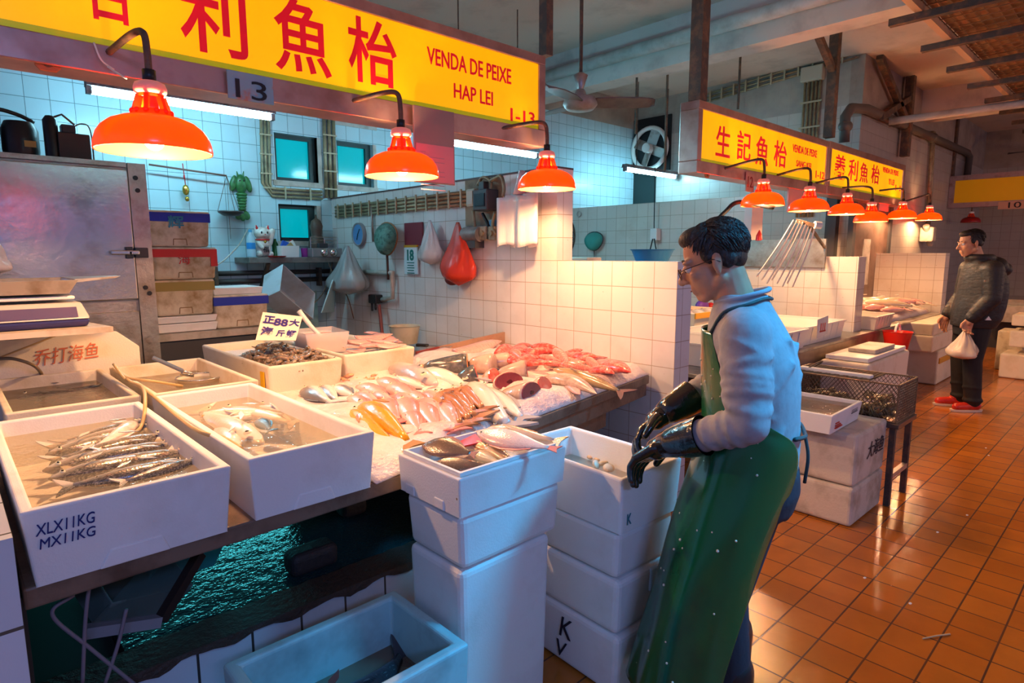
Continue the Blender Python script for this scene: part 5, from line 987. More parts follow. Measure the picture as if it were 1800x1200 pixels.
m_squid = mat('pinkish_white_flesh', (0.78, 0.66, 0.58), 0.25, c2=(0.62, 0.42, 0.36), ns=9, coat=0.3)
F = make_fish('white_fish', 'slender pinkish white fish sloping across the dark fish in the XL marked box', m_squid, 'taper', 0.8, 0.02, 0.2); lay(F, True, (238, 742), (158, 790), 0.887, sc=1.0)
# second box: pale fish
m_pale = fish_mat('pale_silver_fish', (0.50, 0.40, 0.32), (0.78, 0.70, 0.60), (0.62, 0.50, 0.40), mid=0.05, soft=0.05)
F = make_fish('fish', 'pale silvery fish lying in the water of the second front box', m_pale, 'long', 0.7, 0.02, 0.9, group='pale fish in the second front box')
school(F, [((462, 780), (345, 718), 1, 0.0), ((368, 745), (500, 722), -1, 0.0), ((352, 728), (520, 730), 1, 0.004), ((400, 718), (530, 745), -1, 0), ((450, 715), (560, 735), 1, 0.003), ((420, 790), (378, 742), 1, 0.0, 1.2)], 0.862, 1.0, 6)
m_dkf = fish_mat('teal_dark_fish', (0.03, 0.05, 0.06), (0.25, 0.30, 0.30), None)
F = make_fish('fish', 'small dark fish with a blue sheen in the second front box', m_dkf, 'snapper', 0.6, 0.0, 0.5); lay(F, True, (452, 738), (478, 758), 0.872)
m_ribbon = mat('orange_bit', (0.75, 0.30, 0.10), 0.35)
tag(MB().ell(at_z(362, 730, 0.872), (0.016, 0.009, 0.005)).obj('orange_crumb', m_ribbon, smooth=True), 'small orange scrap floating in the second front box', 'scrap')
# back left murky box
m_grey = fish_mat('grey_brown_fish', (0.10, 0.085, 0.065), (0.34, 0.29, 0.22), (0.05, 0.04, 0.03), mid=0.0)
F = make_fish('fish', 'dark fish under murky water in the back left box', m_grey, 'long', 0.75, 0.02, 0.8, group='dark fish in the murky box')
school(F, [((35, 688), (205, 670), 1), ((215, 678), (55, 702), -1), ((30, 700), (190, 690), 1), ((190, 664), (40, 676), -1)], 0.860, 1.0, 7)
# ------------------------------------------------------------------ shrimp box, fillet box, tub, price card
ZS = 0.93
B5 = open_box('shrimp_box', 'cream styrofoam box heaped with grey shrimps behind the front boxes', 1.09, 1.47, 2.82, 3.80, ZT, ZS, M_styro_warm, water=None, foot=False, bev=0.012)
MB().box((-0.193, -0.42, 0.11), (0.006, 0.04, 0.075)).obj('yellow_mark', mat('yellow_tape', (0.75, 0.42, 0.0), 0.5), B5)
B6 = open_box('fillet_box', 'cream styrofoam box of pale pink fillets beside the shrimp box', 1.51, 1.95, 2.88, 3.95, ZT, ZS, M_styro_warm, foot=False, bev=0.012)
# inner fill of both boxes: ice layers
tag(MB().bb((1.12, 2.86, ZT+0.03), (1.44, 3.76, 0.885)).obj('ice_fill', mat('ice', (0.80, 0.74, 0.68), 0.35, bump=0.8, bs=45), bevel=0.01), 'ice bedding inside the shrimp box', 'ice', kind='stuff')
tag(MB().bb((1.55, 2.92, ZT+0.03), (1.91, 3.91, 0.885)).obj('ice_fill', MATS['ice'], bevel=0.01), 'ice bedding inside the fillet box', 'ice', kind='stuff')
m_shr = mat('grey_shrimp', (0.40, 0.28, 0.18), 0.18, c2=(0.17, 0.12, 0.08), ns=40, coat=0.6, lo=0.42, hi=0.6)
def shrimp_mesh():
    mb = MB(); pts = []; rs = []
    for i in range(11):
        f = i/10; a = -0.4+f*2.3; pts.append((0.026*math.cos(a)+0.006*f, 0.026*math.sin(a), 0)); rs.append(0.0105*(1-0.62*f)+0.0012*math.sin(i*3.0) if i else 0.004)
    mb.tube(pts, rs, 9); e = Vector(pts[-1]); mb.tube([e, e+Vector((-0.012, -0.002, 0.003))], [0.004, 0.008], 6)
    s = Vector(pts[0]); mb.tube([s, s+Vector((0.004, -0.018, 0.004))], [0.004, 0.001], 5); pass
    for k in range(4): q = Vector(pts[2+k]); mb.tube([q, q*0.55+Vector((0, 0, -0.006))], [0.002, 0.001], 4)
    return mb.mesh('shrimp', m_shr, True)
sm = shrimp_mesh(); r = random.Random(12)
for k in range(190):
    o = bpy.data.objects.new('shrimp', sm); COL.objects.link(o); x = 1.13+0.31*r.random(); y = 2.86+0.52*r.random()**1.0; e = min(x-1.12, 1.45-x, y-2.85)
    zc_ = 0.888+0.055*min(1, e/0.09)*r.random()**0.5; o.location = (x, y, zc_); o.rotation_euler = (r.uniform(-0.6, 0.6), r.uniform(-0.6, 0.6), r.uniform(0, 6.28)); s = r.uniform(1.1, 1.55); o.scale = (s, s, s)
    tag(o, 'raw grey shrimp in the heap below the handwritten price card', 'shrimp', 'shrimps heaped in the cream box')
# fillets
m_fil = mat('pale_pink_fillet', (0.74, 0.40, 0.35), 0.22, c2=(0.60, 0.24, 0.22), ns=12, coat=0.4, lo=0.5, hi=0.75, stretch=(4, 1, 1))
def fillet_mesh(seed, m, w=0.3, th=0.1):
    r = random.Random(seed); R = []
    for i in range(10):
        f = i/9; k = math.sin(math.pi*min(1, 0.08+f*0.95))**0.6; ww = w*k*(1-0.35*f); tt = th*k*(1-0.3*f); q = 0.05*math.sin(3*f+seed)
        R.append([Vector((f, ww*math.cos(2*math.pi*j/12)*0.5+q, tt*math.sin(2*math.pi*j/12)*0.5+0.03*math.sin(5*f+seed))) for j in range(12)])
    return MB().rings(R).mesh('fillet', m, True)
fm = [fillet_mesh(s, m_fil) for s in (1, 2, 3)]
sp6 = [((605, 612), (650, 608)), ((600, 604), (655, 597)), ((612, 600), (668, 595)), ((640, 612), (690, 600)), ((645, 600), (700, 596)), ((625, 593), (690, 588)), ((655, 590), (712, 600)), ((615, 620), (640, 612)), ((660, 606), (715, 606)), ((640, 586), (695, 590))]
for i, (a, b) in enumerate(sp6):
    o = bpy.data.objects.new('fish_fillet', fm[i % 3]); COL.objects.link(o); o.matrix_world = fish_xf(at_z(*a, 0.925+0.012*(i % 3)), at_z(*b, 0.92+0.01*(i % 3)), 1, 0.2*(i % 3-1), 1.0)
    tag(o, 'pale pink fillet in the cream box right of the plastic tub', 'fillet', 'pink fillets in the cream box')
# price card
pc = at_y(490, 598, 3.14); pl = (at_y(462, 548, 3.2), at_y(532, 556, 3.2), at_y(520, 598, 3.05), at_y(449, 598, 3.05))
t = thing('price_card', 'handwritten price card reading 88 standing in the shrimps', 'price card', (pl[2]+pl[3])/2); c = t.location
X = (pl[1]-pl[0]).normalized(); Y = ((pl[0]+pl[1])-(pl[2]+pl[3])).normalized(); N = X.cross(Y).normalized()
MB().rings([[q-c for q in (pl[0], pl[1], pl[2], pl[3])], [q-c-N*0.004 for q in (pl[0], pl[1], pl[2], pl[3])]]).obj('card', mat('cream_card', (0.82, 0.70, 0.58), 0.5), t, bevel=0.001)
cc = (pl[0]+pl[1]+pl[2]+pl[3])/4+N*0.003; Hc = (pl[0]-pl[3]).length; Wc = (pl[1]-pl[0]).length
for txt, fx, fy, w, h in (('正', -0.30, 0.22, 0.26, 0.27), ('88', 0.0, 0.16, 0.34, 0.27), ('大', 0.33, 0.20, 0.26, 0.27), ('海', -0.27, -0.20, 0.28, 0.30), ('斤', 0.06, -0.24, 0.2, 0.24), ('蝦', 0.32, -0.24, 0.25, 0.30)):
    lettering('lettering', txt, 0.05, cc+X*Wc*fx+Y*Hc*fy, X, Y, mat('violet_marker', (0.03, 0.02, 0.20), 0.5), t, 0.0008, fit=(w*Wc, h*Hc), bold=0.0012)
# plastic tub with roe and ladle
a, b = at_z(535, 590, 0.93), at_z(612, 598, 0.93); t = thing('plastic_tub', 'translucent tub of pink roe with a white ladle between shrimps and fillets', 'tub', (1.60, 3.34, 0.892), -0.15)
W_, D_, H_ = 0.25, 0.30, 0.12
open_box_mb(W_, D_, H_, 0.004, 0.85).obj('shell', mat('translucent_plastic', (0.86, 0.80, 0.76), 0.3, alpha=0.30), t, bevel=0.012, seg=3)
MB().bb((-0.108, -0.13, 0.006), (0.112, 0.135, 0.092)).obj('roe', mat('pink_roe', (0.78, 0.42, 0.34), 0.3, c2=(0.66, 0.30, 0.24), ns=40, bump=0.5, bs=90), t, bevel=0.014, seg=3)
MB().tube(smoothpath([(0.0, -0.03, 0.085), (-0.05, 0.0, 0.15), (-0.10, 0.04, 0.235)], 5), [0.012]*6+[0.014]*4+[0.016], 8).obj('ladle', M_white, t, smooth=True)
# ------------------------------------------------------------------ ice bed
def ice_height(x, y):
    yf = 1.72+(x-1.40)*0.18 if x > 1.40 else 1.60+(x-0.95)*0.25
    d = y-yf; k = max(0.0, min(1.0, d/0.11)); k = math.sin(k*math.pi/2)
    kr = max(0, min(1, (2.985-x)/0.08)); k *= math.sin(kr*math.pi/2)*0.75+0.25
    return k*(0.050+0.012*math.sin(7*x+3*y)+0.010*math.sin(13*x-9*y)+0.006*math.sin(31*x+27*y))
n1, n2 = 90, 70; vs = []; fs = []
for j in range(n2+1):
    for i in range(n1+1):
        x = 0.925+(2.985-0.925)*i/n1; yf = (1.725+(x-1.40)*0.18) if x > 1.40 else 1.60+(x-0.95)*0.27
        yb = 2.90 if x < 1.95 else 3.28
        y = yf+(yb-yf)*j/n2; vs.append(Vector((x, y, ZT+0.004+ice_height(x, y))))
for j in range(n2):
    for i in range(n1): a = j*(n1+1)+i; fs.append((a, a+1, a+n1+2, a+n1+1))
nb = len(vs); vs += [Vector((p.x, p.y, ZT+0.001)) for p in vs]
fs += [tuple(nb+k for k in f[::-1]) for f in fs[:]]
for i in range(n1): fs += [(i, nb+i, nb+i+1, i+1)]; a = n2*(n1+1)+i; fs += [(a, a+1, nb+a+1, nb+a)]
for j in range(n2): a = j*(n1+1); fs += [(a, a+n1+1, nb+a+n1+1, nb+a)]; a += n1; fs += [(a, nb+a, nb+a+n1+1, a+n1+1)]
M_ice = mat('crushed_ice', (0.80, 0.70, 0.66), 0.3, c2=(0.70, 0.46, 0.42), ns=5, bump=0.9, bs=50, coat=0.2)
tag(MB().add(vs, fs).obj('ice_bed', M_ice, smooth=True), 'bed of crushed ice under the fish on the right half of the counter', 'ice', kind='stuff')
ZI = 0.808
# pink snappers
m_pink = fish_mat('pink_fish', (0.74, 0.17, 0.13), (0.84, 0.52, 0.46), (0.80, 0.36, 0.30), mid=0.04, soft=0.10)
m_pinkfin = mat('pink_fin', (0.74, 0.22, 0.18), 0.35)
F = make_fish('pink_fish', 'small pink fish on the ice right of the yellow fish', m_pink, 'snapper', 0.6, 0.015, 0.4, m_pinkfin, group='pink fish in rows on the ice')
school(F, [((700, 703), (738, 758)), ((613, 697), (652, 722), 1), ((627, 690), (678, 714), -1), ((626, 678), (690, 700), 1), ((668, 704), (705, 745), 1), ((731, 710), (775, 760), 1), ((696, 692), (745, 722), -1), ((680, 678), (742, 706), 1), ((738, 702), (792, 752), -1), ((768, 708), (808, 758), 1), ((660, 668), (715, 688), 1), ((745, 688), (790, 712), -1), ((700, 664), (757, 684), 1), ((716, 690), (756, 712), 1), ((655, 690), (700, 708), -1), ((712, 722), (742, 764), 1)], ZI, 0.86, 3)
# silver fish at the rim of the second box
m_silv = fish_mat('silver_fish', (0.16, 0.17, 0.20), (0.74, 0.70, 0.68), None, mid=0.035, soft=0.03)
F = make_fish('silver_fish', 'small silver fish on the ice by the rim of the second front box', m_silv, 'snapper', 0.6, 0.03, 0.6, group='three silver fish beside the second box')
school(F, [((538, 682), (588, 708), -1), ((566, 680), (600, 706), -1), ((583, 681), (626, 698), 1)], ZI-0.003, 1.0, 4)
# orange prawns
m_or = mat('orange_prawn', (0.80, 0.42, 0.24), 0.3, c2=(0.65, 0.28, 0.15), ns=30); sm2 = sm.copy(); sm2.materials[0] = m_or
for k in range(26):
    o = bpy.data.objects.new('peeled_prawn', sm2); COL.objects.link(o); q = at_z(592+76*r.random(), 654+19*r.random(), ZI+0.004); o.location = q; o.rotation_euler = (r.uniform(-0.4, 0.4), r.uniform(-0.4, 0.4), r.uniform(0, 6.3)); o.scale = (0.9,)*3
    tag(o, 'small orange prawn in the little pile below the shrimp box', 'prawn', 'orange prawns on the ice')
# yellow fish
m_yel = fish_mat('yellow_fish', (0.80, 0.30, 0.0), (0.84, 0.44, 0.02), (0.66, 0.22, 0.0), mid=0.0, soft=0.08)
F = make_fish('yellow_fish', 'front one of two bright yellow fish hanging over the counter edge', m_yel, 'taper', 0.8, -0.02, 0.1, mat('brown_fin', (0.40, 0.18, 0.04), 0.5), spread=0.06)
lay(F, True, (616, 722), (722, 800), ZI+0.012, 1, 0.1, 0.8, zt=ZI-0.03)
lay(F, False, (636, 712), (728, 788), ZI+0.014, -1, 0.0, 1.05, zt=ZI-0.01, label='upper one of two bright yellow fish lying on the ice')
# long grey and pale fish
m_gp = fish_mat('grey_pink_fish', (0.34, 0.28, 0.28), (0.74, 0.64, 0.60), None, mid=0.02, soft=0.06)
F = make_fish('grey_fish', 'long greyish fish lying below the fillet box', m_gp, 'long', 0.8, 0.02, 0.3); lay(F, True, (768, 676), (672, 634), ZI+0.01, 1, 0, 1.1)
m_wt = fish_mat('white_fish_skin', (0.66, 0.52, 0.42), (0.84, 0.74, 0.66), (0.5, 0.4, 0.3), mid=0.06, soft=0.04)
F = make_fish('white_fish', 'long white fish behind the big silver one on the ice', m_wt, 'long', 0.8, 0.0, 0.7); lay(F, True, (740, 652), (832, 682), ZI+0.012, -1, 0, 1.3)
lay(F, False, (686, 664), (756, 684), ZI+0.006, 1, 0, 1.0, label='slim white fish above the rows of pink fish')
m_big = fish_mat('silver_green_fish', (0.44, 0.38, 0.26), (0.82, 0.74, 0.64), None, mid=0.05, soft=0.03)
F = make_fish('silver_fish', 'big silver fish whose forked tail hangs over the counter edge', m_big, 'long', 0.8, 0.02, 0.9, mat('grey_fin', (0.36, 0.32, 0.32), 0.4), spread=0.10); lay(F, True, (826, 674), (908, 757), ZI+0.03, -1, 0, 1.25, zt=ZI-0.02)
lay(F, False, (842, 682), (928, 742), ZI+0.005, 1, 0, 0.9, zt=ZI-0.015, label='silver fish half hidden under the big silver fish')
m_brn = fish_mat('orange_brown_fish', (0.44, 0.16, 0.05), (0.66, 0.32, 0.14), (0.35, 0.16, 0.07), mid=-0.02, soft=0.06)
F = make_fish('brown_fish', 'orange-brown fish in the fan beside the big silver fish', m_brn, 'taper', 0.7, 0.03, 0.2, group='orange-brown fish fanned on the ice')
school(F, [((766, 696), (832, 745), 1, .004), ((772, 690), (852, 736), -1, .01), ((787, 687), (838, 728), 1, .012), ((804, 684), (852, 724), 1, .014), ((815, 684), (866, 722), -1, .008), ((770, 706), (812, 752), 1, .0)], ZI+0.004, 1.15, 8)
# cut pieces
m_cutp = mat('purple_red_flesh', (0.30, 0.05, 0.06), 0.25, c2=(0.46, 0.10, 0.10), ns=10, coat=0.4)
m_cutr = mat('red_flesh', (0.66, 0.055, 0.045), 0.22, c2=(0.80, 0.30, 0.25), ns=11, coat=0.5, lo=0.45, hi=0.7, bump=0.5, bs=18)
m_salm = mat('salmon_flesh', (0.88, 0.26, 0.06), 0.3, c2=(0.90, 0.40, 0.16), ns=20, coat=0.3, stretch=(1, 6, 1))
m_dskin = mat('dark_fish_skin', (0.07, 0.075, 0.08), 0.2, c2=(0.18, 0.17, 0.16), ns=30, coat=0.6)
m_lskin = mat('light_fish_skin', (0.56, 0.40, 0.32), 0.25, c2=(0.36, 0.24, 0.19), ns=16, coat=0.4)
def steak(label, u, v, z, face, rx, rz_, L, mskin, mflesh, hole=True, tilt=0.0, cat='fish piece', name='fish_steak', taper=0.9, ring=None):
    # a cut piece: axis points from the hidden end to the visible cut face
    P = at_z(u, v, z); t = thing(name, label, cat, P); A = Vector(face).normalized(); S = Vector((0, 0, 1)).cross(A).normalized(); U = A.cross(S); R = []
    n = 20
    def rg(off, k): return [A*off+S*(rx*k*math.cos(2*math.pi*j/n))+U*(rz_*k*math.sin(2*math.pi*j/n)*(1.12 if math.sin(2*math.pi*j/n) > 0 else 0.88)) for j in range(n)]
    MB().rings([rg(-L, 0.45*taper), rg(-L*0.85, 0.75*taper), rg(-L*0.5, 0.95*taper), rg(-L*0.12, 1.0), rg(0, 0.96)]).obj('skin', mskin, t, smooth=True)
    if ring: MB().rings([rg(0.001, 0.96), rg(0.004, 0.9), rg(0.004, 0.50), rg(-0.02, 0.42)], caps=False).obj('flesh', mflesh, t); MB().rings([rg(-0.01, 0.5), rg(-0.002, 0.48)]).obj('cavity', ring, t)
    else:
        MB().rings([rg(0.0005, 0.955), rg(0.004, 0.9)]).obj('flesh', mflesh, t)
        if hole: MB().rings([rg(0.003, 0.22), rg(0.006, 0.18)]).obj('bone_hole', mat('dark_blood', (0.12, 0.01, 0.015), 0.3), t)
    return t
steak('thick dark-skinned salmon end with an orange ring-shaped cut', 822, 642, 0.84, (0.85, -0.75, 0.1), 0.075, 0.062, 0.24, m_dskin, m_salm, ring=m_cutr)
steak('pink cut chunk with dark skin below the salmon end', 838, 658, 0.835, (0.9, -0.7, 0.35), 0.06, 0.05, 0.10, m_dskin, m_cutr, hole=False)
steak('pale rounded fish chunk right of the salmon end', 868, 642, 0.84, (0.6, -0.9, 0.05), 0.075, 0.06, 0.14, m_lskin, m_lskin, hole=False)
steak('red-faced slice leaning below the pale chunk', 868, 660, 0.832, (0.5, -0.85, 0.35), 0.085, 0.036, 0.05, m_lskin, m_cutr, hole=False)
steak('purple tuna slice with a dark hole, left of two', 895, 671, 0.830, (0.0, -1, 0.42), 0.098, 0.046, 0.06, m_lskin, m_cutp)
steak('purple tuna slice with a dark centre nearest the counter edge', 934, 690, 0.825, (0.25, -1, 0.25), 0.088, 0.046, 0.16, m_lskin, m_cutp)
steak('fish chunk with a violet and red cut face behind the tuna slices', 925, 650, 0.842, (0.8, -0.7, 0.2), 0.055, 0.05, 0.15, m_lskin, mat('violet_flesh', (0.52, 0.20, 0.24), 0.25, c2=(0.65, 0.06, 0.06), ns=8, coat=0.4), hole=False)
steak('bright red slice right of the tuna slices', 958, 677, 0.828, (0.3, -0.8, 0.55), 0.07, 0.045, 0.10, m_lskin, m_cutr, hole=False)
steak('speckled pale fish piece behind the violet cut chunk', 893, 634, 0.845, (0.9, -0.5, 0.05), 0.055, 0.045, 0.14, m_lskin, m_lskin, hole=False)
fm2 = [fillet_mesh(s, m_cutr, 0.34, 0.2) for s in (4, 5, 6)]; m_fpk = mat('pink_red_flesh', (0.72, 0.16, 0.13), 0.22, c2=(0.78, 0.42, 0.36), ns=14, coat=0.5, stretch=(3, 1, 1)); fm3 = [fillet_mesh(s, m_fpk, 0.3, 0.2) for s in (7, 8)]
def piece(me, a, b, z, label, name='fish_fillet', group=None, roll=0, sc=1.0, cat='fillet'):
    o = bpy.data.objects.new(name, me); COL.objects.link(o); o.matrix_world = fish_xf(at_z(*a, z), at_z(*b, z), 1, roll, sc); return tag(o, label, cat, group)
piece(fillet_mesh(9, mat('orange_fillet', (0.82, 0.42, 0.26), 0.3, c2=(0.7, 0.3, 0.18)), 0.34, 0.10), (740, 642), (784, 646), 0.83, 'flat orange fillet left of the salmon end')
piece(fillet_mesh(10, m_fil, 0.36, 0.16), (798, 615), (884, 602), 0.83, 'long pale pink fillet along the back board')
rows = [((880, 628), (930, 612)), ((900, 640), (955, 628)), ((925, 622), (985, 618)), ((950, 640), (1010, 640)), ((975, 630), (1035, 636)), ((1000, 620), (1050, 630)), ((895, 615), (940, 606)), ((935, 608), (985, 612)), ((985, 642), (1045, 648)), ((1030, 640), (1080, 646)), ((915, 634), (970, 640)), ((870, 622), (905, 610)), ((1010, 632), (1060, 640)), ((945, 628), (990, 634))]
rr_ = random.Random(77)
for k in range(16):
    f_ = rr_.random(); u_ = 878+190*f_; v_ = 612+26*f_+rr_.uniform(-6, 18*(1-0.4*f_)); rows.append(((u_, v_), (u_+rr_.uniform(22, 45), v_+rr_.uniform(-8, 14))))
for i, (a, b) in enumerate(rows): piece((fm2+fm3)[i % 5], a, b, 0.828+0.012*(i % 3), 'glossy red fillet in the heap along the white partition', 'red_fillet', 'red fillets heaped by the partition', 0.3*(i % 3-1))
piece(fm2[0], (1055, 632), (1106, 658), 0.838, 'bright red pointed fillet at the right end of the red heap', 'red_fillet')
piece(fillet_mesh(12, m_lskin, 0.26, 0.16), (960, 662), (1045, 690), 0.815, 'pale cream fillet draped over the ice before the brown tail')
piece(fillet_mesh(13, m_fil, 0.3, 0.16), (985, 668), (1020, 690), 0.808, 'short pink fillet at the counter edge')
F = make_fish('tail_piece', 'scaly brown fish with a dark forked tail sticking over the counter corner', fish_mat('scaly_brown', (0.20, 0.11, 0.05), (0.52, 0.34, 0.17), (0.10, 0.05, 0.03), mid=0.02, soft=0.05), 'long', 0.9, 0.03, 1.0, mat('dark_red_fin', (0.16, 0.07, 0.07), 0.4), eye=False, spread=0.13); lay(F, True, (972, 648), (1106, 694), 0.845, 1, 0, 0.85, zt=0.79)
# board behind the ice, knife
a, b = at_y(797, 612, 3.30), at_y(891, 583, 3.30)
t = thing('back_board', 'tan board standing behind the ice against the partition', 'board', ((a.x+b.x)/2, 3.305, ZT+0.003)); h_ = at_y(891, 583, 3.30).z-ZT
MB().prism([(a.x-t.location.x-0.12, 0), (b.x-t.location.x, 0), (b.x-t.location.x, h_), (a.x-t.location.x-0.12, h_*0.62)], -0.01, 0.01, 1).obj('panel', mat('tan_board', (0.42, 0.24, 0.15), 0.6, c2=(0.30, 0.15, 0.1)), t)
MB().prism([(a.x-t.location.x-0.30, 0), (a.x-t.location.x-0.12, 0), (a.x-t.location.x-0.12, h_*0.62), (a.x-t.location.x-0.30, h_*0.5)], -0.008, 0.012, 1).obj('red_panel', mat('brick_red', (0.25, 0.04, 0.03), 0.6), t)
a, b = at_z(732, 606, 0.83), at_z(770, 608, 0.83)
t = thing('knife', 'knife with a black handle lying behind the salmon end', 'knife', a); MB().beam((0, 0, 0), (b-a)*0.55, 0.03, 0.02).obj('handle', M_black, t, bevel=0.006); MB().beam((b-a)*0.5, (b-a)*1.6, 0.045, 0.004).obj('blade', MATS['chrome'], t)
# ------------------------------------------------------------------ stack of boxes in front of the counter
x0, x1, y0, y1 = 0.972, 1.400, 1.243, 1.545
def rbox(name, label, cx, cy, w, d, z0, z1, rz=0, **k): return open_box(name, label, cx-w/2, cx+w/2, cy-d/2, cy+d/2, z0, z1, rz=rz, **k)
zA = 0.85; zB = at_y(805, 915, y0).z; zC_ = at_y(812, 1012, y0+0.005).z
S_top = open_box('fish_box', 'top box of the front stack, filled with flatfish and small fish', x0, x1, y0, y1, zB, zA, th=0.022, taper=0.97, ledge=True, foot=False)
for yy in (0.09, -0.055): MB().bb((-0.2135, yy-0.02, 0), (-0.195, yy+0.025, 0.030)).obj('foot_notch', M_styro, S_top, bevel=0.003)
MB().ell((-0.206, -0.135, 0.055), (0.006, 0.012, 0.014)).obj('dirt_spot', mat('brown_dirt', (0.30, 0.18, 0.06), 0.8), S_top, smooth=True)
closed_box('styrofoam_box', 'middle lidded white box of the front stack with a shadowed rim', x0+0.012, x1-0.012, y0+0.01, y1-0.02, zC_, zB-0.002, M_styro, lid=False, grip=False, taper=0.95)
t = closed_box('styrofoam_box', 'tall white styrofoam box at the bottom of the front stack', x0+0.018, x1-0.045, y0+0.022, y1-0.02, 0.002, zC_-0.002, M_styro, lid=False, grip=False, taper=0.93)
# fish in the top box
ZX = 0.842
tag(MB().bb((x0+0.03, y0+0.03, zB+0.025), (x1-0.03, y1-0.03, 0.812)).obj('ice_fill', MATS['ice'], bevel=0.01), 'ice bedding inside the top box of the front stack', 'ice', kind='stuff')
m_flat = fish_mat('brown_flatfish', (0.11, 0.065, 0.04), (0.22, 0.12, 0.08), (0.30, 0.20, 0.13), mid=0.0, soft=0.2, ns=20, sl=0.6, sh=0.66, stretch=(2, 2, 1))
F = make_fish('flatfish', 'dark brown flatfish with pale specks at the left in the top box', m_flat, 'oval', 0.22, 0.03, 0.1, mat('brown_pink_fin', (0.45, 0.20, 0.15), 0.4), spread=0.06); lay(F, True, (742, 782), (838, 800), ZX+0.022, 1, 0.05, 1.05, face=0.5)
lay(F, False, (765, 812), (866, 816), ZX+0.0, -1, -0.05, 0.95, face=0.45, label='second dark flatfish lying below the speckled one in the top box')
m_ycr = fish_mat('yellowish_small_fish', (0.66, 0.38, 0.16), (0.84, 0.66, 0.38), None, mid=0.03, soft=0.07)
F = make_fish('small_yellow_fish', 'small yellowish fish in the top box of the front stack', m_ycr, 'snapper', 0.7, 0.02, 0.4, group='small yellowish fish in the top box')
school(F, [((806, 778), (845, 794), 1, .0), ((830, 776), (866, 796), -1, .004), ((828, 796), (882, 816), 1, .0), ((855, 782), (904, 808), -1, .006), ((850, 786), (893, 812), 1, .002)], ZX, 1.15, 9)
m_pfl = fish_mat('pink_white_fish', (0.80, 0.52, 0.42), (0.84, 0.70, 0.62), (0.70, 0.38, 0.32), mid=0.04, soft=0.1)
F = make_fish('pink_flatfish', 'big pinkish white fish across the right half of the top box', m_pfl, 'oval', 0.3, 0.02, 0.2, mat('pink_fin', (0.8, 0.36, 0.3)), spread=0.06); lay(F, True, (838, 757), (984, 790), ZX+0.05, -1, 0.0, 0.72, face=0.4)
F = make_fish('brown_fish', 'brownish fish lying behind the big pinkish one in the top box', fish_mat('tan_back_fish', (0.52, 0.30, 0.16), (0.80, 0.66, 0.50), None, mid=0.03), 'taper', 0.7, 0.02, 0.2); lay(F, True, (858, 752), (990, 777), ZX+0.022, 1, 0, 1.0)
P = [at_z(793, 782, 0.855), at_z(836, 762, 0.862), at_z(848, 776, 0.86), at_z(812, 784, 0.858)]
tag(MB().rings([P, [p+Vector((0.004, 0.004, -0.006)) for p in P]]).obj('red_plastic_scrap', mat('bright_red_film', (0.80, 0.02, 0.03), 0.3)), 'bright red piece of plastic among the fish of the top box', 'plastic')
# big box beside the man, on a stack of closed boxes
ZQ = 0.77
q = [at_z(1094, 843, ZQ), at_z(1200, 803, ZQ), at_z(1029, 740, ZQ)]
ex = (q[1]-q[0]); wx = ex.length; ang = math.atan2(ex.y, ex.x); ey = Vector((-ex.y, ex.x, 0)).normalized(); dp_ = (q[2]-q[1]).dot(ey)
cxy = q[0]+ex*0.5+ey*dp_*0.5
BB = rbox('fish_box', 'deep white box with shells in water in which the man works', cxy.x, cxy.y, wx, dp_, 0.585, ZQ, rz=ang, th=0.02, taper=0.94, water=0.42, bev=0.012, foot=False)
m_shell = mat('pale_shell', (0.66, 0.52, 0.36), 0.35, c2=(0.35, 0.24, 0.14), ns=25)
for k, (u, v) in enumerate(((1040, 803), (1052, 807), (1060, 814), (1032, 798), (1070, 822), (1048, 816), (1078, 812))):
    p = at_z(u, v, 0.672); o = MB().ell((0, 0, 0), (0.022, 0.018, 0.009), 14, 8).obj('clam_shell', m_shell, smooth=True, loc=p); o.rotation_euler = (0.2*k, 0.1, k*1.3); tag(o, 'pale clam shell lying in the water of the deep white box', 'shell', 'shells in the deep box')
zq = [0.585, 0.42, 0.225, 0.002]
lb = ['white styrofoam box directly under the deep box', 'second white box below the deep box, with a taped handle', 'bottom white box below the deep box, marked with a black K']
for i in range(3):
    w_, d_ = wx*0.93-0.01*i, dp_*0.93
    t = closed_box('styrofoam_box', lb[i], cxy.x-w_/2, cxy.x+w_/2, cxy.y-d_/2, cxy.y+d_/2, zq[i+1]+0.001, zq[i]-0.001, M_styro, rz=ang, lid=False, grip=False, taper=0.95)
    if i == 1: MB().bb((w_*0.08, -d_/2-0.004, 0.10), (w_*0.24, -d_/2+0.01, 0.185)).obj('handle_recess', mat('pale_blue_styro', (0.5, 0.66, 0.75), 0.6), t, bevel=0.01)
    if i == 2:
        p = at_z(1015, 1150, 0.2); Rz = Matrix.Rotation(ang, 3, 'Z')
        lettering('lettering', 'K', 0.1, Vector((cxy.x, cxy.y, 0.15))+Rz @ Vector((-w_/2*0.985-0.004, -0.01, 0)), Rz @ Vector((0, -1, 0)), (0, 0, 1), M_ink, t, 0.001, fit=(0.06, 0.075), shear=0.2)
        lettering('lettering', 'V', 0.1, Vector((cxy.x, cxy.y, 0.06))+Rz @ Vector((-w_/2*0.972-0.003, 0.01, 0)), Rz @ Vector((0, -1, 0)), (0, 0, 1), M_ink, t, 0.001, fit=(0.05, 0.06), shear=0.2)
p = cxy+Vector((0, 0, 0)); R_ = Matrix.Rotation(ang, 3, 'Z'); 
lettering('lettering', 'K', 0.04, Vector((cxy.x, cxy.y, 0.63))+R_ @ Vector((-wx*0.36, -dp_/2+0.004, 0)), R_ @ Vector((1, 0, 0)), (0, 0, 1), mat('teal_marker', (0.05, 0.22, 0.28), 0.5), BB, 0.001, fit=(0.02, 0.035))
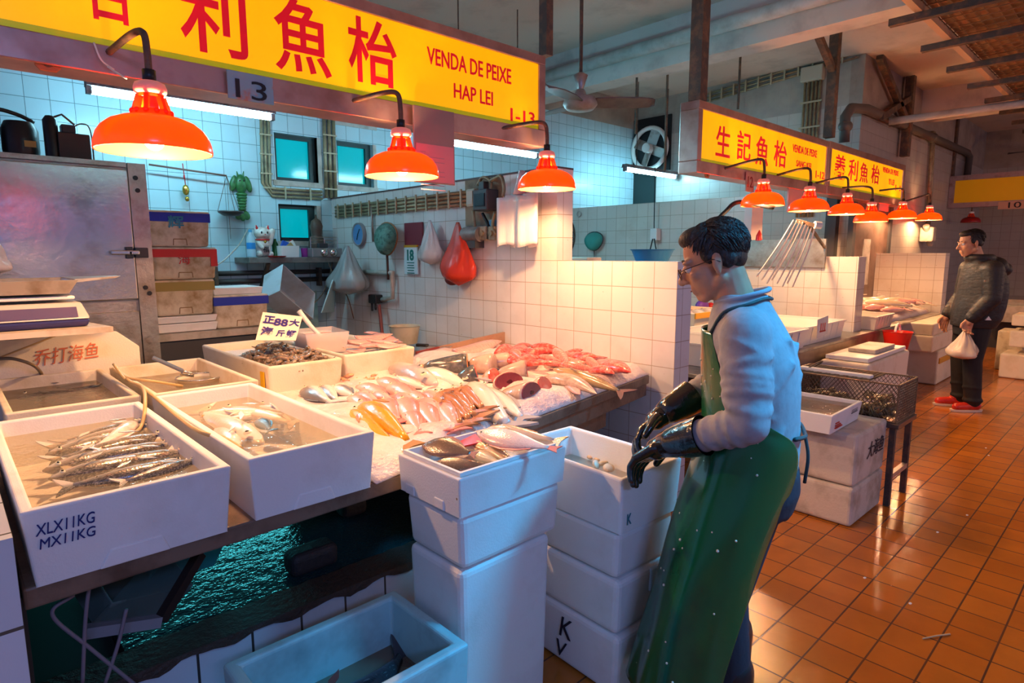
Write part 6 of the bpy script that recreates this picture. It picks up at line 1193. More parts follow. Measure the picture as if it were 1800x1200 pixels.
# ------------------------------------------------------------------ below the counter
M_kerb = tiles('white_kerb_tile', (0.62, 0.64, 0.68), (0.05, 0.04, 0.035), 0.155, 0.004, 0.3, off=(0.02, 0), dirt_amt=0.5, sizeh=0.4)
yk = 1.80; zk = at_y(500, 1080, yk).z
o = MB().bb((0.07, yk, 0), (2.3, yk+0.08, zk)).obj('trim_12', M_kerb); uvbox(o); structure(o)
# rough brown deposit along its top
r = random.Random(21); top = []; n = 60
mb = MB(); R = []
for i in range(n+1):
    x = 0.08+1.75*i/n; w = 0.012+0.010*math.sin(i*0.9)+0.008*r.random(); R.append([Vector((x, yk-0.006, zk-w)), Vector((x, yk-0.004, zk+0.008)), Vector((x, yk+0.12, zk+0.010+0.006*r.random())), Vector((x, yk+0.12, zk-0.02))])
mb.rings(R); tag(mb.obj('crusted_ledge', mat('dark_crust', (0.06, 0.035, 0.025), 0.6, bump=0.8, bs=50)), 'dark crusted ledge on top of the tiled kerb below the counter', 'ledge')
zw_ = zk-0.03
o = MB().bb((0.30, yk+0.08, 0), (2.3, 2.60, zw_)).obj('water_channel', mat('dark_wet_basin', (0.02, 0.05, 0.055), 0.12, bump=0.8, bs=22, spec=1.0)); tag(o, 'dark rippling water channel under the counter reflecting teal light', 'water', kind='stuff')
structure(MB().bb((0.076, yk+0.081, 0.001), (0.299, 3.29, zw_-0.05)).obj('trim_14', mat('dark_base', (0.05, 0.045, 0.04), 0.7)))  # dark slab added so the floor under the counter reads as deep shade
structure(MB().bb((0.0765, 1.60, 0.001), (0.965, yk-0.001, 0.02)).obj('trim_15', MATS['dark_base']))  # same dark cover over the floor in front of the kerb
area_light('under_counter_fill', (0.9, 3.2, 0.55), (0.8, 2.3, 0.25), 1.0, 2.2, (0.08, 0.75, 0.85), 0.12)  # added teal fill for the water
for (u, v, w_, h_, d_, lb) in ((552, 1000, 0.18, 0.085, 0.10, 'larger dark rubber block standing on the ledge under the counter'), (622, 905, 0.12, 0.07, 0.09, 'small dark block in the water channel behind the larger one')):
    p = at_z(u, v, zw_+0.004); tag(MB().box((p.x, p.y+0.02, zw_+h_/2+0.004), (w_, d_, h_)).obj('rubber_block', mat('dark_rubber', (0.035, 0.028, 0.028), 0.6, bump=0.6, bs=40), bevel=0.025, seg=4), lb, 'block')
# slanting frame and plastic crates behind it
a, b = at_y(352, 972, 1.95), at_y(282, 1090, 1.86)
t = thing('glass_frame', 'dark-edged slanting glass frame leaning under the left of the counter', 'frame', b); MB().beam(a-b, (0, 0, 0), 0.025, 0.03).obj('edge_bar', mat('dark_brown_metal', (0.06, 0.035, 0.03), 0.5, 0.4), t); w2 = at_y(150, 1110, 1.86)-b; MB().beam((0, 0, 0), w2, 0.03, 0.03).obj('sill', mat('grey_sill', (0.30, 0.28, 0.30), 0.6), t)
MB().rings([[a-b, Vector((0, 0, 0)), w2, a-b+w2*0.75], [k+Vector((0, 0.006, 0)) for k in (a-b, Vector((0, 0, 0)), w2, a-b+w2*0.75)]]).obj('pane', mat('smoky_glass', (0.08, 0.14, 0.13), 0.1, alpha=0.35), t)
p = at_y(215, 1050, 2.05); t = thing('plastic_crate', 'grey-green plastic crate behind the slanting glass frame', 'crate', p); t.rotation_euler = (0.5, 0.3, 0.4); open_box_mb(0.26, 0.2, 0.10, 0.006, 0.9).obj('shell', mat('dull_green_plastic', (0.16, 0.20, 0.18), 0.4), t, bevel=0.01)
p = at_y(300, 985, 2.25); t = thing('plastic_crate', 'teal plastic crate at the back under the counter', 'crate', p); t.rotation_euler = (0.3, 0.1, 0.2); open_box_mb(0.24, 0.2, 0.08, 0.006, 0.9).obj('shell', mat('teal_plastic', (0.05, 0.38, 0.36), 0.35), t, bevel=0.01)
for pts, lb in (([(158, 1020), (150, 1090), (145, 1200)], 'grey cable hanging straight under the left of the counter'), ([(222, 1070), (208, 1130), (185, 1200)], 'second grey cable hanging under the counter'), ([(130, 1045), (92, 1080), (160, 1140), (240, 1205)], 'grey cable looping across the dark space below the counter')):
    tag(MB().tube(smoothpath([at_y(u, v, 1.74) for u, v in pts], 8), 0.005, 6).obj('cable', mat('mauve_cable', (0.26, 0.20, 0.23), 0.5), smooth=True), lb, 'cable')
# tub on the floor with big dark fish
xa = at_z(385, 1160, 0.40); xb2 = at_z(710, 1035, 0.40)
TB = open_box('fish_tub', 'pale teal tub on the floor below the counter holding big dark fish', xa.x, 0.965, 1.20, (xa.y+xb2.y)/2, 0.002, 0.40, mat('pale_teal_tub', (0.36, 0.60, 0.62), 0.45, c2=(0.22, 0.36, 0.38)), th=0.035, taper=0.94, foot=False, water=0.62, wm=M_water_dark, bev=0.01)
m_bigd = fish_mat('big_dark_fish', (0.025, 0.022, 0.03), (0.07, 0.065, 0.075), (0.10, 0.12, 0.13), mid=0, ns=12, sl=0.62, sh=0.66)
F = make_fish('dark_fish', 'big dark fish curled along the tub on the floor', m_bigd, 'long', 1.1, 0.10, 0.4); F.matrix_world = fish_xf((0.49, 1.42, 0.27), (0.96, 1.50, 0.26), -1, 0.2, 1.7)
dup(F, M=fish_xf((0.94, 1.30, 0.25), (0.50, 1.33, 0.25), 1, 0.1, 1.6), label='second big dark fish in front in the floor tub')
# ------------------------------------------------------------------ middle and far stalls
ZD = 0.72; YC2 = 1.83
P = [at_z(1390, 622, ZD), at_z(1525, 574, ZD), at_z(1640, 546, ZD)]
t = thing('market_counter', 'steel-edged counter of the middle and far stalls under the second lamp row', 'counter', (6, 2.3, 0)); c = Vector((6, 2.3, 0)); yc = 1.84
_d = at_x(1510, 452, 6.2).y-0.005
MB().prism([(x-6, y-2.3) for x, y in ((3.3, yc), (8.9, yc), (8.9, 2.66), (6.41, 2.66), (6.41, _d), (6.19, _d), (6.19, 2.66), (3.3, 2.66))], ZD-0.02, ZD).obj('top', M_steel_dirty, t); MB().bb((3.3-6, yc-2.3-0.004, ZD-0.15), (6.9-6, yc-2.3+0.01, ZD-0.02)).obj('apron', mat('brown_steel', (0.34, 0.24, 0.17), 0.35, 0.6, c2=(0.22, 0.15, 0.1)), t)
for x in (4.2, 5.98): MB().bb((x-6, yc-2.3+0.02, 0), (x-6+0.14, yc-2.3+0.16, ZD-0.15)).obj('leg', mat('white_painted_leg', (0.66, 0.60, 0.52), 0.5), t)
MB().bb((3.3-6, 2.5-2.3, 0), (6.1-6, 2.6-2.3, ZD-0.02)).obj('base_wall', mat('brown_base', (0.16, 0.12, 0.09), 0.7), t)
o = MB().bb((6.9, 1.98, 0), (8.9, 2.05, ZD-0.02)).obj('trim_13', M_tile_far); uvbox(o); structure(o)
M_tray = mat('white_tray', (0.80, 0.74, 0.66), 0.35, coat=0.2); M_trayt = mat('cloudy_white_tray', (0.76, 0.68, 0.58), 0.35, alpha=0.92)
def tray(label, x0, x1, y0, y1, z0, h, m=M_tray, ribs=True):
    t = thing('fish_tray', label, 'tray', ((x0+x1)/2, (y0+y1)/2, z0)); open_box_mb(x1-x0, y1-y0, h, 0.008, 0.94).obj('shell', m, t, bevel=0.004)
    MB().torus((0, 0, h), 1, 0.01, 4, 4) if False else None
    w, d = (x1-x0)/2, (y1-y0)/2; mb = MB()
    for a, b in (((-w, -d), (w, -d)), ((w, -d), (w, d)), ((w, d), (-w, d)), ((-w, d), (-w, -d))): mb.beam((a[0], a[1], h-0.006), (b[0], b[1], h-0.006), 0.022, 0.012)
    mb.obj('rim', m, t)
    if ribs:
        for k in range(1, 6): x = -w*0.96+2*w*0.96*k/6; MB().beam((x, -d+0.018, 0.01), (x, -d-0.003, h-0.01), 0.012, 0.006).obj('rib', m, t)
    return t
T1 = tray('white slatted tray with a paper price sheet, nearest on the middle counter', 4.05, 4.88, 1.86, 2.55, ZD+0.002, 0.15)
tray('white tray beside the paper-sheeted one at the partition end', 4.93, 5.80, 1.90, 2.5, ZD+0.002, 0.15)
tray('cloudy white tray hanging over the edge right of the partition end', 6.45, 6.98, 1.84, 2.5, ZD+0.002, 0.13, M_trayt)
tray('low white tray at the back of the middle counter', 3.55, 4.0, 1.95, 2.6, ZD+0.002, 0.15)
a = at_y(1446, 574, 1.852); t = T1; tc_ = T1.location
p0, p1 = at_y(1428, 565, 1.852), at_y(1464, 582, 1.852)
t = thing('price_sheet', 'paper sheet with red symbols stuck on the front of the nearest white tray', 'sheet', a)
MB().box((0, 0, 0), (0.22, 0.003, 0.15), M=Matrix.Rotation(-0.08, 3, 'Y')).obj('paper', mat('grey_paper', (0.60, 0.56, 0.56), 0.6), t)
mb = MB()
for k in range(3): mb.box((-0.04+0.04*k, -0.003, -0.005), (0.014, 0.002, 0.07))
mb.box((0, -0.003, -0.035), (0.12, 0.002, 0.012)).obj('red_print', mat('red_print', (0.55, 0.05, 0.03), 0.6), t)
# rear steel splash plate, hose bundle
a, b = at_x(1306, 422, 6.17), at_x(1449, 470, 6.17)
tag(MB().bb((6.165, b.y, b.z), (6.195, a.y, a.z)).obj('splash_plate', M_steel_dirty), 'rust-spotted steel plate on top of the low wall behind the trays', 'plate')
t = thing('hose_bundle', 'bundle of thin white hoses fanning down from a manifold to the trays', 'hoses', at_d(1412, 388, 4.9)); c = t.location
MB().beam(at_d(1400, 388, 4.95)-c, at_d(1440, 398, 4.85)-c, 0.04, 0.03).obj('manifold', M_iron, t); MB().beam(at_d(1420, 393, 4.9)-c, Vector((6.172, 2.25, 1.50))-c, 0.02).obj('bracket', M_iron, t); MB().tube([at_d(1432, 395, 4.85)-c, at_d(1443, 396, 4.85)-c], 0.03, 10).obj('end_cap', M_white, t)
for k in range(8):
    s = (1395+5.5*k, 387+1.2*k); e = (1330+9*k, 486+4*(k % 3)+2*k); mdl = ((s[0]+e[0])/2+6, (s[1]+e[1])/2-6)
    MB().tube(smoothpath([at_d(*s, 4.9)-c, at_d(*mdl, 4.85)-c, at_d(*e, 4.8)-c], 5), 0.0065, 6).obj('hose', mat('white_hose', (0.74, 0.66, 0.58), 0.4), t, smooth=True)
g = [at_d(1256, 392, 5.0), at_d(1275, 372, 5.0), at_d(1300, 355, 5.0), at_d(1360, 365, 5.0)]; tag(MB().tube(smoothpath(g, 6), 0.018, 8).obj('black_hose', M_black, smooth=True), 'thick black hose arching behind the first lamp of the second row', 'hose')
# left part of the middle stall seen between partition and man
p = at_y(1232, 560, 2.9); 
t = open_box('fish_box', 'styrofoam box with yellow tape and fish beside the end of the white partition', p.x-0.45, p.x+0.22, 2.7, 3.25, at_y(1225, 582, 2.7).z, at_y(1225, 557, 2.7).z+0.03, M_styro_warm, foot=False)
h_ = at_y(1225, 557, 2.7).z+0.03-t.location.z; MB().bb((-0.335, -0.283, h_*0.7), (0.335, -0.270, h_*1.01)).obj('tape', M_orangetape, t)
zt2 = t.location.z-0.002
tag(MB().bb((p.x-0.5, 2.72, 0), (p.x+0.3, 3.3, zt2)).obj('grey_cabinet', M_steel_dirty, bevel=0.004), 'grey cabinet with drawers behind the end of the white partition', 'cabinet')
fz = fish_mat('mixed_silver_fish', (0.25, 0.24, 0.25), (0.66, 0.6, 0.56), None)
F = make_fish('fish', 'small silvery fish in the yellow-taped box', fz, 'snapper', 0.6, 0.02, 0.5, eye=False, group='small fish in the yellow-taped box')
for k in range(6):
    M = fish_xf((p.x-0.35+0.09*k, 2.78+0.06*(k % 2), zt2+h_*0.9), (p.x-0.22+0.09*k, 3.0, zt2+h_*0.92), 1 if k % 2 else -1)
    if k == 0: F.matrix_world = M
    else: dup(F, M=M)
q = at_y(1234, 538, 3.4); tag(MB().ell(q, (0.10, 0.06, 0.07)).obj('purple_bag', mat('purple_film', (0.16, 0.04, 0.34), 0.4), smooth=True), 'purple bag seen past the man\'s chin in the middle stall', 'bag')
tag(MB().bb((q.x-0.4, 3.36, 0), (min(q.x+0.3, 6.15), 3.8, q.z-0.068)).obj('back_stand', M_darkgrey), 'dark stand behind the yellow-taped box', 'stand')
q = at_y(1249, 540, 3.38); tag(MB().ell(q, (0.05, 0.05, 0.055)).obj('red_bundle', M_redtape, smooth=True), 'small red bundle beside the purple bag', 'bundle')
# white end box on rust-dotted wall: bucket like white tub
p = at_x(1356, 528, 5.9); t = thing('bucket', 'white ribbed bucket behind the man\'s shoulder on the middle counter', 'bucket', (5.2, 2.57, ZD+0.002)); 
MB().lathe([(0, 0), (0.10, 0), (0.13, 0.24), (0.135, 0.245), (0.122, 0.24), (0.095, 0.01), (0, 0.01)], n=24).obj('shell', M_white, t, auto=0.7)
# fish heap of the far stall
m_ice2 = MATS['crushed_ice']; vs = []; 
R = []; n = 24
for i in range(n+1):
    x = 7.0+1.85*i/n; R.append([Vector((x, 1.95, ZD+0.002)), Vector((x, 2.0, ZD+0.05+0.01*math.sin(5*i))), Vector((x, 2.3, ZD+0.09+0.012*math.sin(3*i))), Vector((x, 2.64, ZD+0.10)), Vector((x, 2.64, ZD+0.002))])
tag(MB().rings(R).obj('ice_bed', m_ice2, smooth=True), 'bed of ice of the far stall at the right', 'ice', kind='stuff')
rr = random.Random(5)
m_farr = fish_mat('far_red_fish', (0.66, 0.16, 0.12), (0.78, 0.42, 0.36), None, mid=0.02, soft=0.1)
F = make_fish('red_fish', 'red fish in the heap on the far stall', m_farr, 'long', 0.8, 0.02, 0.4, eye=False, group='red fish on the far stall')
for k in range(16):
    x, y = 7.15+1.15*rr.random(), 2.05+0.45*rr.random(); a = rr.uniform(-0.5, 0.5); L_ = rr.uniform(0.35, 0.5); z = ZD+0.115+0.05*rr.random(); M = fish_xf((x, y, z), (x+L_*math.cos(a), y-L_*math.sin(a)*0.5-0.1, z), 1, 0, 1.2)
    if k == 0: F.matrix_world = M
    else: dup(F, M=M)
F = make_fish('pale_fish', 'long pale fish on top of the far heap', fish_mat('far_pale_fish', (0.5, 0.38, 0.25), (0.78, 0.66, 0.52), None), 'long', 0.8, 0.03, 0.6, eye=False, group='long pale fish on the far stall')
for k in range(7):
    x, y = 7.35+0.75*rr.random(), 2.1+0.4*rr.random(); M = fish_xf((x, y+0.15, ZD+0.17+0.03*rr.random()), (x+0.62, y-0.22, ZD+0.13), -1, 0, 1.1)
    if k == 0: F.matrix_world = M
    else: dup(F, M=M)
# red bucket, boxes below
p = at_y(1575, 615, 1.70); pb = at_y(1575, 583, 1.70); hb = pb.z-p.z
t = thing('bucket', 'red plastic bucket with a white handle hanging under the far counter', 'bucket', (p.x, 1.70, p.z)); rb = 0.125
MB().lathe([(0, 0), (rb*0.72, 0), (rb, hb), (rb*1.03, hb), (rb*0.97, hb-0.01), (rb*0.7, 0.01), (0, 0.01)], n=28).obj('shell', mat('red_bucket', (0.70, 0.02, 0.01), 0.35), t, auto=0.7)
MB().torus((0, 0, hb), rb*0.55, 0.012, 20, 8, Matrix.Rotation(math.pi/2, 3, 'X'), 0.5).obj('handle', M_white, t, smooth=True)
z3 = at_y(1540, 682, 1.55).z
def pxbox(label, u0, u1, vtop, vbot, y0, depth, m=M_styro_warm, name='styrofoam_box', opn=False, tape=None, zb=None, **k):
    a, b = at_y(u0, vbot, y0), at_y(u1, vbot, y0); zt_ = at_y((u0+u1)/2, vtop, y0).z; zb = a.z if zb is None else zb
    if opn: return open_box(name, label, a.x, b.x, y0, y0+depth, zb, zt_, m, foot=False, **k)
    return closed_box(name, label, a.x, b.x, y0, y0+depth, zb, zt_, m, tape, lid=bool(tape), **k)
def floor_y(u, v): return at_z(u, v, 0.0)
# closed boxes under the middle counter (seen over the cage)
f = Vector((5.55, 1.58, 0)); t = closed_box('styrofoam_box', 'white box under the counter carrying a flat white tray lid', 5.0, 6.05, 1.45, 1.80, 0.002, at_y(1530, 640, 1.45).z, M_styro_warm, lid=False, grip=False)
zz = at_y(1530, 640, 1.45).z; tag(MB().bb((5.05, 1.47, zz+0.002), (6.0, 1.78, zz+0.035)).obj('tray_lid', M_white, bevel=0.006), 'flat white tray lid on the box under the counter', 'lid'); tag(MB().bb((5.3, 1.50, zz+0.037), (5.8, 1.7, zz+0.07)).obj('foil_pack', M_pvc, bevel=0.006), 'small grey pack lying on the flat tray lid', 'pack')
t = open_box('fish_box', 'open grimy styrofoam box on the floor between the cage and the red-shoed man', *sorted((at_z(1592, 702, 0).x-0.95, at_z(1592, 702, 0).x+0.02)), at_z(1592, 702, 0).y, at_z(1638, 690, 0).y+0.30, 0.002, 0.26, M_styro_warm, foot=False, bev=0.02)
# pier of boxes beside the far man
for (u0, u1, vt, vb, lb, tp) in ((1640, 1682, 570, 592, 'small styrofoam box on top of the pile behind the red-shoed man', None), (1638, 1690, 592, 622, 'second styrofoam box of the pile behind the red-shoed man', None), (1643, 1695, 626, 692, 'tall styrofoam box with yellow tape at the bottom of the pile behind the red-shoed man', M_orangetape)):
    y_ = 1.62; a, b = at_y(u0, vb, y_), at_y(u1, vb, y_)
    zt_ = at_y(u0, vt, y_).z; zb_ = max(0.002, at_y(u0, vb, y_).z+0.002)
    if tp: zb_ = 0.002; zt_ = zlast-0.002
    zlast = zb_
    t = closed_box('styrofoam_box', lb, a.x, b.x+0.25, y_, y_+0.32, zb_, zt_, M_styro_warm, lid=False, grip=False)
    if tp: w = (b.x+0.25-a.x)/2; MB().bb((-w*0.95, -0.168, (zt_-zb_)*0.62), (w*0.3, -0.150, (zt_-zb_)*0.78)).obj('tape', tp, t)
# ------------------------------------------------------------------ boxes, stool and cage in the aisle
cb = at_z(1495, 930, 0.0); cr = at_z(1546, 888, 0.0); cl = at_z(1367, 893, 0.0)
w_ = (cr-cb); w_.z = 0; ux = w_.normalized(); uy = Vector((-ux.y, ux.x, 0)); ang2 = math.atan2(ux.y, ux.x); wx = w_.length+0.02; dy = max(0.42, (cl-cb).dot(uy))
cc = cb+ux*wx/2+uy*dy/2; zs = [0.002, 0.285, 0.565, 0.70]
zs[1] = at_d(1490, 855, np.dot(np.array(cb)-C0, RB[2])).z; zs[2] = at_d(1495, 757, np.dot(np.array(cb)-C0, RB[2])).z
for i, lb in enumerate(('lower of two big dirty styrofoam boxes behind the apron man', 'upper of two big dirty styrofoam boxes behind the apron man, with black writing')):
    t = closed_box('styrofoam_box', lb, cc.x-wx/2, cc.x+wx/2, cc.y-dy/2, cc.y+dy/2, zs[i]+0.001, zs[i+1]-0.001, mat('grimy_styrofoam', (0.64, 0.56, 0.45), 0.8, c2=(0.34, 0.27, 0.18), ns=5, bump=0.2, bs=90), rz=ang2, lid=False, grip=False, taper=0.98)
    if i == 1:
        R_ = Matrix.Rotation(ang2, 3, 'Z'); lettering('lettering', '大海鱼', 0.06, Vector((cc.x, cc.y, (zs[1]+zs[2])/2+0.02))+R_ @ Vector((wx*0.12, -dy/2*1.0-0.002, 0)), R_ @ Vector((1, 0, 0.0)), (0, 0, 1), M_ink, t, 0.001, fit=(wx*0.55, 0.09), shear=0.3)
dpt = np.dot(np.array(cb)-C0, RB[2])
a = at_z(1462, 765, zs[2]+0.004); b = at_z(1514, 735, zs[2]+0.004); u2 = (b-a); u2.z = 0; wb = u2.length; an3 = math.atan2(u2.y, u2.x); vy = Vector((-u2.y, u2.x, 0)).normalized()
zt3 = at_d(1464, 730, np.dot(np.array(a)-C0, RB[2])).z; dB = 0.40; c3 = a+u2/2+vy*dB/2
t = open_box('fish_box', 'clean white box with printed red and black marks on the dirty boxes', c3.x-wb/2, c3.x+wb/2, c3.y-dB/2, c3.y+dB/2, zs[2]+0.002, zt3, M_styro, rz=an3, foot=False, th=0.02, water=0.8)
R_ = Matrix.Rotation(an3, 3, 'Z'); mb = MB()
h3 = zt3-zs[2]
for k in range(3): mb.bb((-wb*0.36, -dB/2*0.965-0.004, h3*(0.2+0.12*k)), (-wb*(0.15+0.05*k), -dB/2*0.95, h3*(0.26+0.12*k)))
mb.obj('red_print', MATS['red_print'], t); mb = MB()
for k in range(4): mb.bb((wb*0.15, -dB/2*0.965-0.004, h3*(0.55+0.08*k)), (wb*0.36, -dB/2*0.95, h3*(0.58+0.08*k)))
mb.obj('black_print', M_ink, t)
# stool
s1 = at_z(1545, 905, 0.0); SX = 3.885; s2 = at_z(1583, 862, 0.0); zst = 0.50
zst = at_d(1548, 748, np.dot(np.array(s1)-C0, RB[2])).z
t = thing('metal_stool', 'dark metal stool carrying the wire cage in the aisle', 'stool', (SX, s1.y, 0), ang2); R2 = Matrix.Rotation(-ang2, 3, 'Z'); e2 = R2 @ (s2-s1); ex2 = 0.33
MB().bb((-0.02, -0.02, zst-0.03), (ex2, 0.62, zst)).obj('top', mat('wet_dark_top', (0.10, 0.08, 0.07), 0.25, 0.5), t, bevel=0.004)
for x in (0.0, ex2-0.03):
    for y in (0.0, 0.57): MB().bb((x, y, 0), (x+0.03, y+0.03, zst-0.03)).obj('leg', M_iron, t)
for y in (0.0, 0.575): MB().bb((0.03, y, 0.16), (ex2-0.03, y+0.025, 0.19)).obj('stretcher', M_galv, t)
# wire cage
zc0 = zst+0.002; hC = at_d(1548, 679, np.dot(np.array(s1)-C0, RB[2])).z-zc0
wC, dC = ex2+0.02, 0.62
t = thing('wire_cage', 'rusty wire mesh cage with crabs on the metal stool', 'cage', (SX, s1.y, zc0), ang2); M_wire = mat('cage_wire', (0.16, 0.11, 0.075), 0.5, 0.6)
def grid(p, a, b, na, nb, r=0.0022, zig=True):
    mb = MB(); p, a, b = Vector(p), Vector(a), Vector(b)
    for i in range(na+1): mb.beam(p+a*i/na, p+a*i/na+b, r*2)
    for j in range(nb+1): mb.beam(p+b*j/nb, p+b*j/nb+a, r*2)
    return mb
def hexnet(p, a, b, na, nb, r=0.002):
    mb = MB(); p, a, b = Vector(p), Vector(a), Vector(b); 
    for i in range(na):
        pts = [p+a*((i+(0.5 if (j % 2) else 0.0))/na)+b*j/nb for j in range(nb+1)]; mb.tube(pts, r, 4, False)
        pts = [p+a*((i+(0.5 if (j % 2) else 1.0))/na)+b*j/nb for j in range(nb+1)]; mb.tube(pts, r, 4, False)
    return mb
for nm, p, a, na in (('front_mesh', (0, 0, 0), (wC, 0, 0), 15), ('back_mesh', (0, dC, 0), (wC, 0, 0), 15), ('side_mesh', (0, 0, 0), (0, dC, 0), 26), ('side_mesh', (wC, 0, 0), (0, dC, 0), 26)): hexnet(p, a, (0, 0, hC), na, 14).obj(nm, M_wire, t)
mb = hexnet((0, 0.16, hC), (wC, 0, 0), (0, dC-0.16, 0), 15, 18); mb.obj('lid_mesh', M_wire, t)
mb = MB()
for z in (0, hC):
    for a, b in (((0, 0), (wC, 0)), ((wC, 0), (wC, dC)), ((wC, dC), (0, dC)), ((0, dC), (0, 0))): mb.beam((*a, z), (*b, z), 0.008)
for x, y in ((0, 0), (wC, 0), (wC, dC), (0, dC)): mb.beam((x, y, 0), (x, y, hC), 0.008)
mb.obj('frame', M_wire, t); MB().tube(smoothpath([(wC*0.3, dC*0.9, hC), (wC*0.35, dC*0.8, hC+0.05), (wC*0.6, dC*0.8, hC+0.05), (wC*0.65, dC*0.9, hC)], 5), 0.005).obj('handle', M_wire, t, smooth=True)
MB().box((wC*0.35, dC*0.62, hC+0.008), (0.05, 0.42, 0.022)).obj('foam_strip', M_styro, t, bevel=0.006)
m_crab = mat('olive_crab', (0.14, 0.10, 0.045), 0.4, c2=(0.40, 0.30, 0.16), ns=22)
def crab_mesh(s):
    mb = MB().ell((0, 0, 0.02), (0.05, 0.036, 0.02), 16, 8); r = random.Random(s)
    for sd in (-1, 1):
        for k in range(4): a = sd*(0.4+0.45*k)+(0 if sd > 0 else math.pi)*0; q = Vector((0.045*math.cos(a*0.8), sd*0.03, 0.02)); mb.tube([q, q+Vector((0.03*math.cos(k-1.5), sd*0.035, 0.02)), q+Vector((0.045*math.cos(k-1.5), sd*0.055, -0.018))], [0.006, 0.005, 0.002], 6)
        mb.cap((0.03, sd*0.03, 0.02), (0.065, sd*0.045, 0.02), 0.008, 0.010).cap((0.065, sd*0.045, 0.02), (0.08, sd*0.02, 0.02), 0.012, 0.005)
    return mb.mesh('crab', m_crab, True)
cms = [crab_mesh(1)]; r = random.Random(31); Rr = Matrix.Rotation(ang2, 3, 'Z')
for k in range(14):
    x, y = r.uniform(0.05, wC-0.06), r.uniform(0.07, dC-0.08); o = bpy.data.objects.new('crab', cms[0]); COL.objects.link(o); o.location = Vector((SX, s1.y, zc0+0.005+0.028*(k % 3)))+Rr @ Vector((x, y, 0)); o.rotation_euler = (r.uniform(-.3, .3), r.uniform(-.3, .3), r.uniform(0, 6.3)); tag(o, 'olive crab crouching in the wire cage', 'crab', 'crabs in the wire cage')
# far right counter and boxes
a, b = at_x(1752, 525, 11.6), at_x(1850, 545, 11.6)
t = thing('far_counter', 'pale steel counter at the far right edge behind the red-shoed man', 'counter', (12.1, (a.y+b.y)/2, 0)); ymid = (a.y+b.y)/2
MB().bb((-0.5, b.y-ymid, a.z-0.17), (0.6, a.y-ymid+0.3, a.z)).obj('top', M_steel, t); MB().bb((-0.3, b.y-ymid, 0), (0.5, a.y-ymid+0.3, a.z-0.17)).obj('base', M_darkgrey, t)
a = at_x(1752, 568, 11.55); tag(MB().bb((11.3, at_x(1830, 568, 11.3).y, 0.45), (11.58, at_x(1722, 568, 11.3).y, 0.68)).obj('pale_bench', M_pvc), 'pale low bench in front of the far counter', 'bench')
XR = 9.0
for (u0, v0, u1, v1, x, lb) in ((1758, 620, 1900, 672, 9.0, 'grey-white box on the floor at the right edge, lowest of its pile'), (1775, 580, 1900, 620, 9.05, 'white box with a black scribble in the pile at the right edge'), (1779, 552, 1900, 580, 9.1, 'topmost white box of the pile at the right edge')):
    a, b = at_x(u0, v0, x), at_x(u1, v1, x); zb_ = max(0.002, b.z)
    t = closed_box('styrofoam_box', lb, x, x+0.45, b.y, a.y, zb_ if v1 < 660 else 0.002, a.z-0.002, M_styro_warm, lid=False, grip=False, taper=0.99)
a, b = at_x(1754, 580, 9.6), at_x(1778, 633, 9.6); closed_box('styrofoam_box', 'dull box standing behind the pile at the right edge', 9.6, 10.0, b.y-0.1, a.y, 0.002, a.z, M_styro_old, lid=False, grip=False, taper=0.99)
# ------------------------------------------------------------------ cable ladder under the ceiling at the top right
zL = 3.2; pA, pB = at_z(1600, 5, zL), at_z(1790, 178, zL)
yA = at_z(1700, 95, zL).y; yB_ = at_z(1640, 10, zL).y
t = thing('cable_tray', 'rusty mesh cable tray on cross bars running under the ceiling at the top right', 'cable tray', (pA.x, yA, zL)); c = t.location; x0, x1 = 3.2, 11.8; wd = 0.62
MB().bb((x0-c.x, 0.0, 0), (x1-c.x, 0.05, 0.07)).obj('side_rail', mat('peach_rail', (0.55, 0.36, 0.24), 0.5, 0.2), t); MB().bb((x0-c.x, -wd, 0), (x1-c.x, -wd+0.05, 0.07)).obj('side_rail', M_iron, t)
mb = MB()
for k in range(64): x = x0-c.x+(x1-x0)*k/63; mb.bb((x, -wd+0.05, 0.05), (x+0.012, 0.0, 0.056))
for k in range(9): y = -wd+0.05+(wd-0.05)*k/8; mb.bb((x0-c.x, y, 0.056), (x1-c.x, y+0.01, 0.062))
mb.obj('wire_mesh', mat('rust_mesh', (0.22, 0.12, 0.06), 0.7), t); MB().bb((x0-c.x, -wd+0.05, 0.075), (x1-c.x, 0, 0.085)).obj('floor_sheet', mat('rust_sheet', (0.30, 0.17, 0.09), 0.8, c2=(0.2, 0.1, 0.05)), t)
for k in range(10):
    x = x0-c.x+0.5+k*0.88; MB().bb((x, -wd-0.12, -0.05), (x+0.06, 0.22, 0)).obj('cross_bar', M_iron, t); MB().tube([(x+0.03, -wd-0.08, 0), (x+0.03, -wd-0.08, ZC-zL)], 0.012, 6).obj('hanger', M_iron, t)
# black holder rods
p = at_d(1340, 460, 6.0)
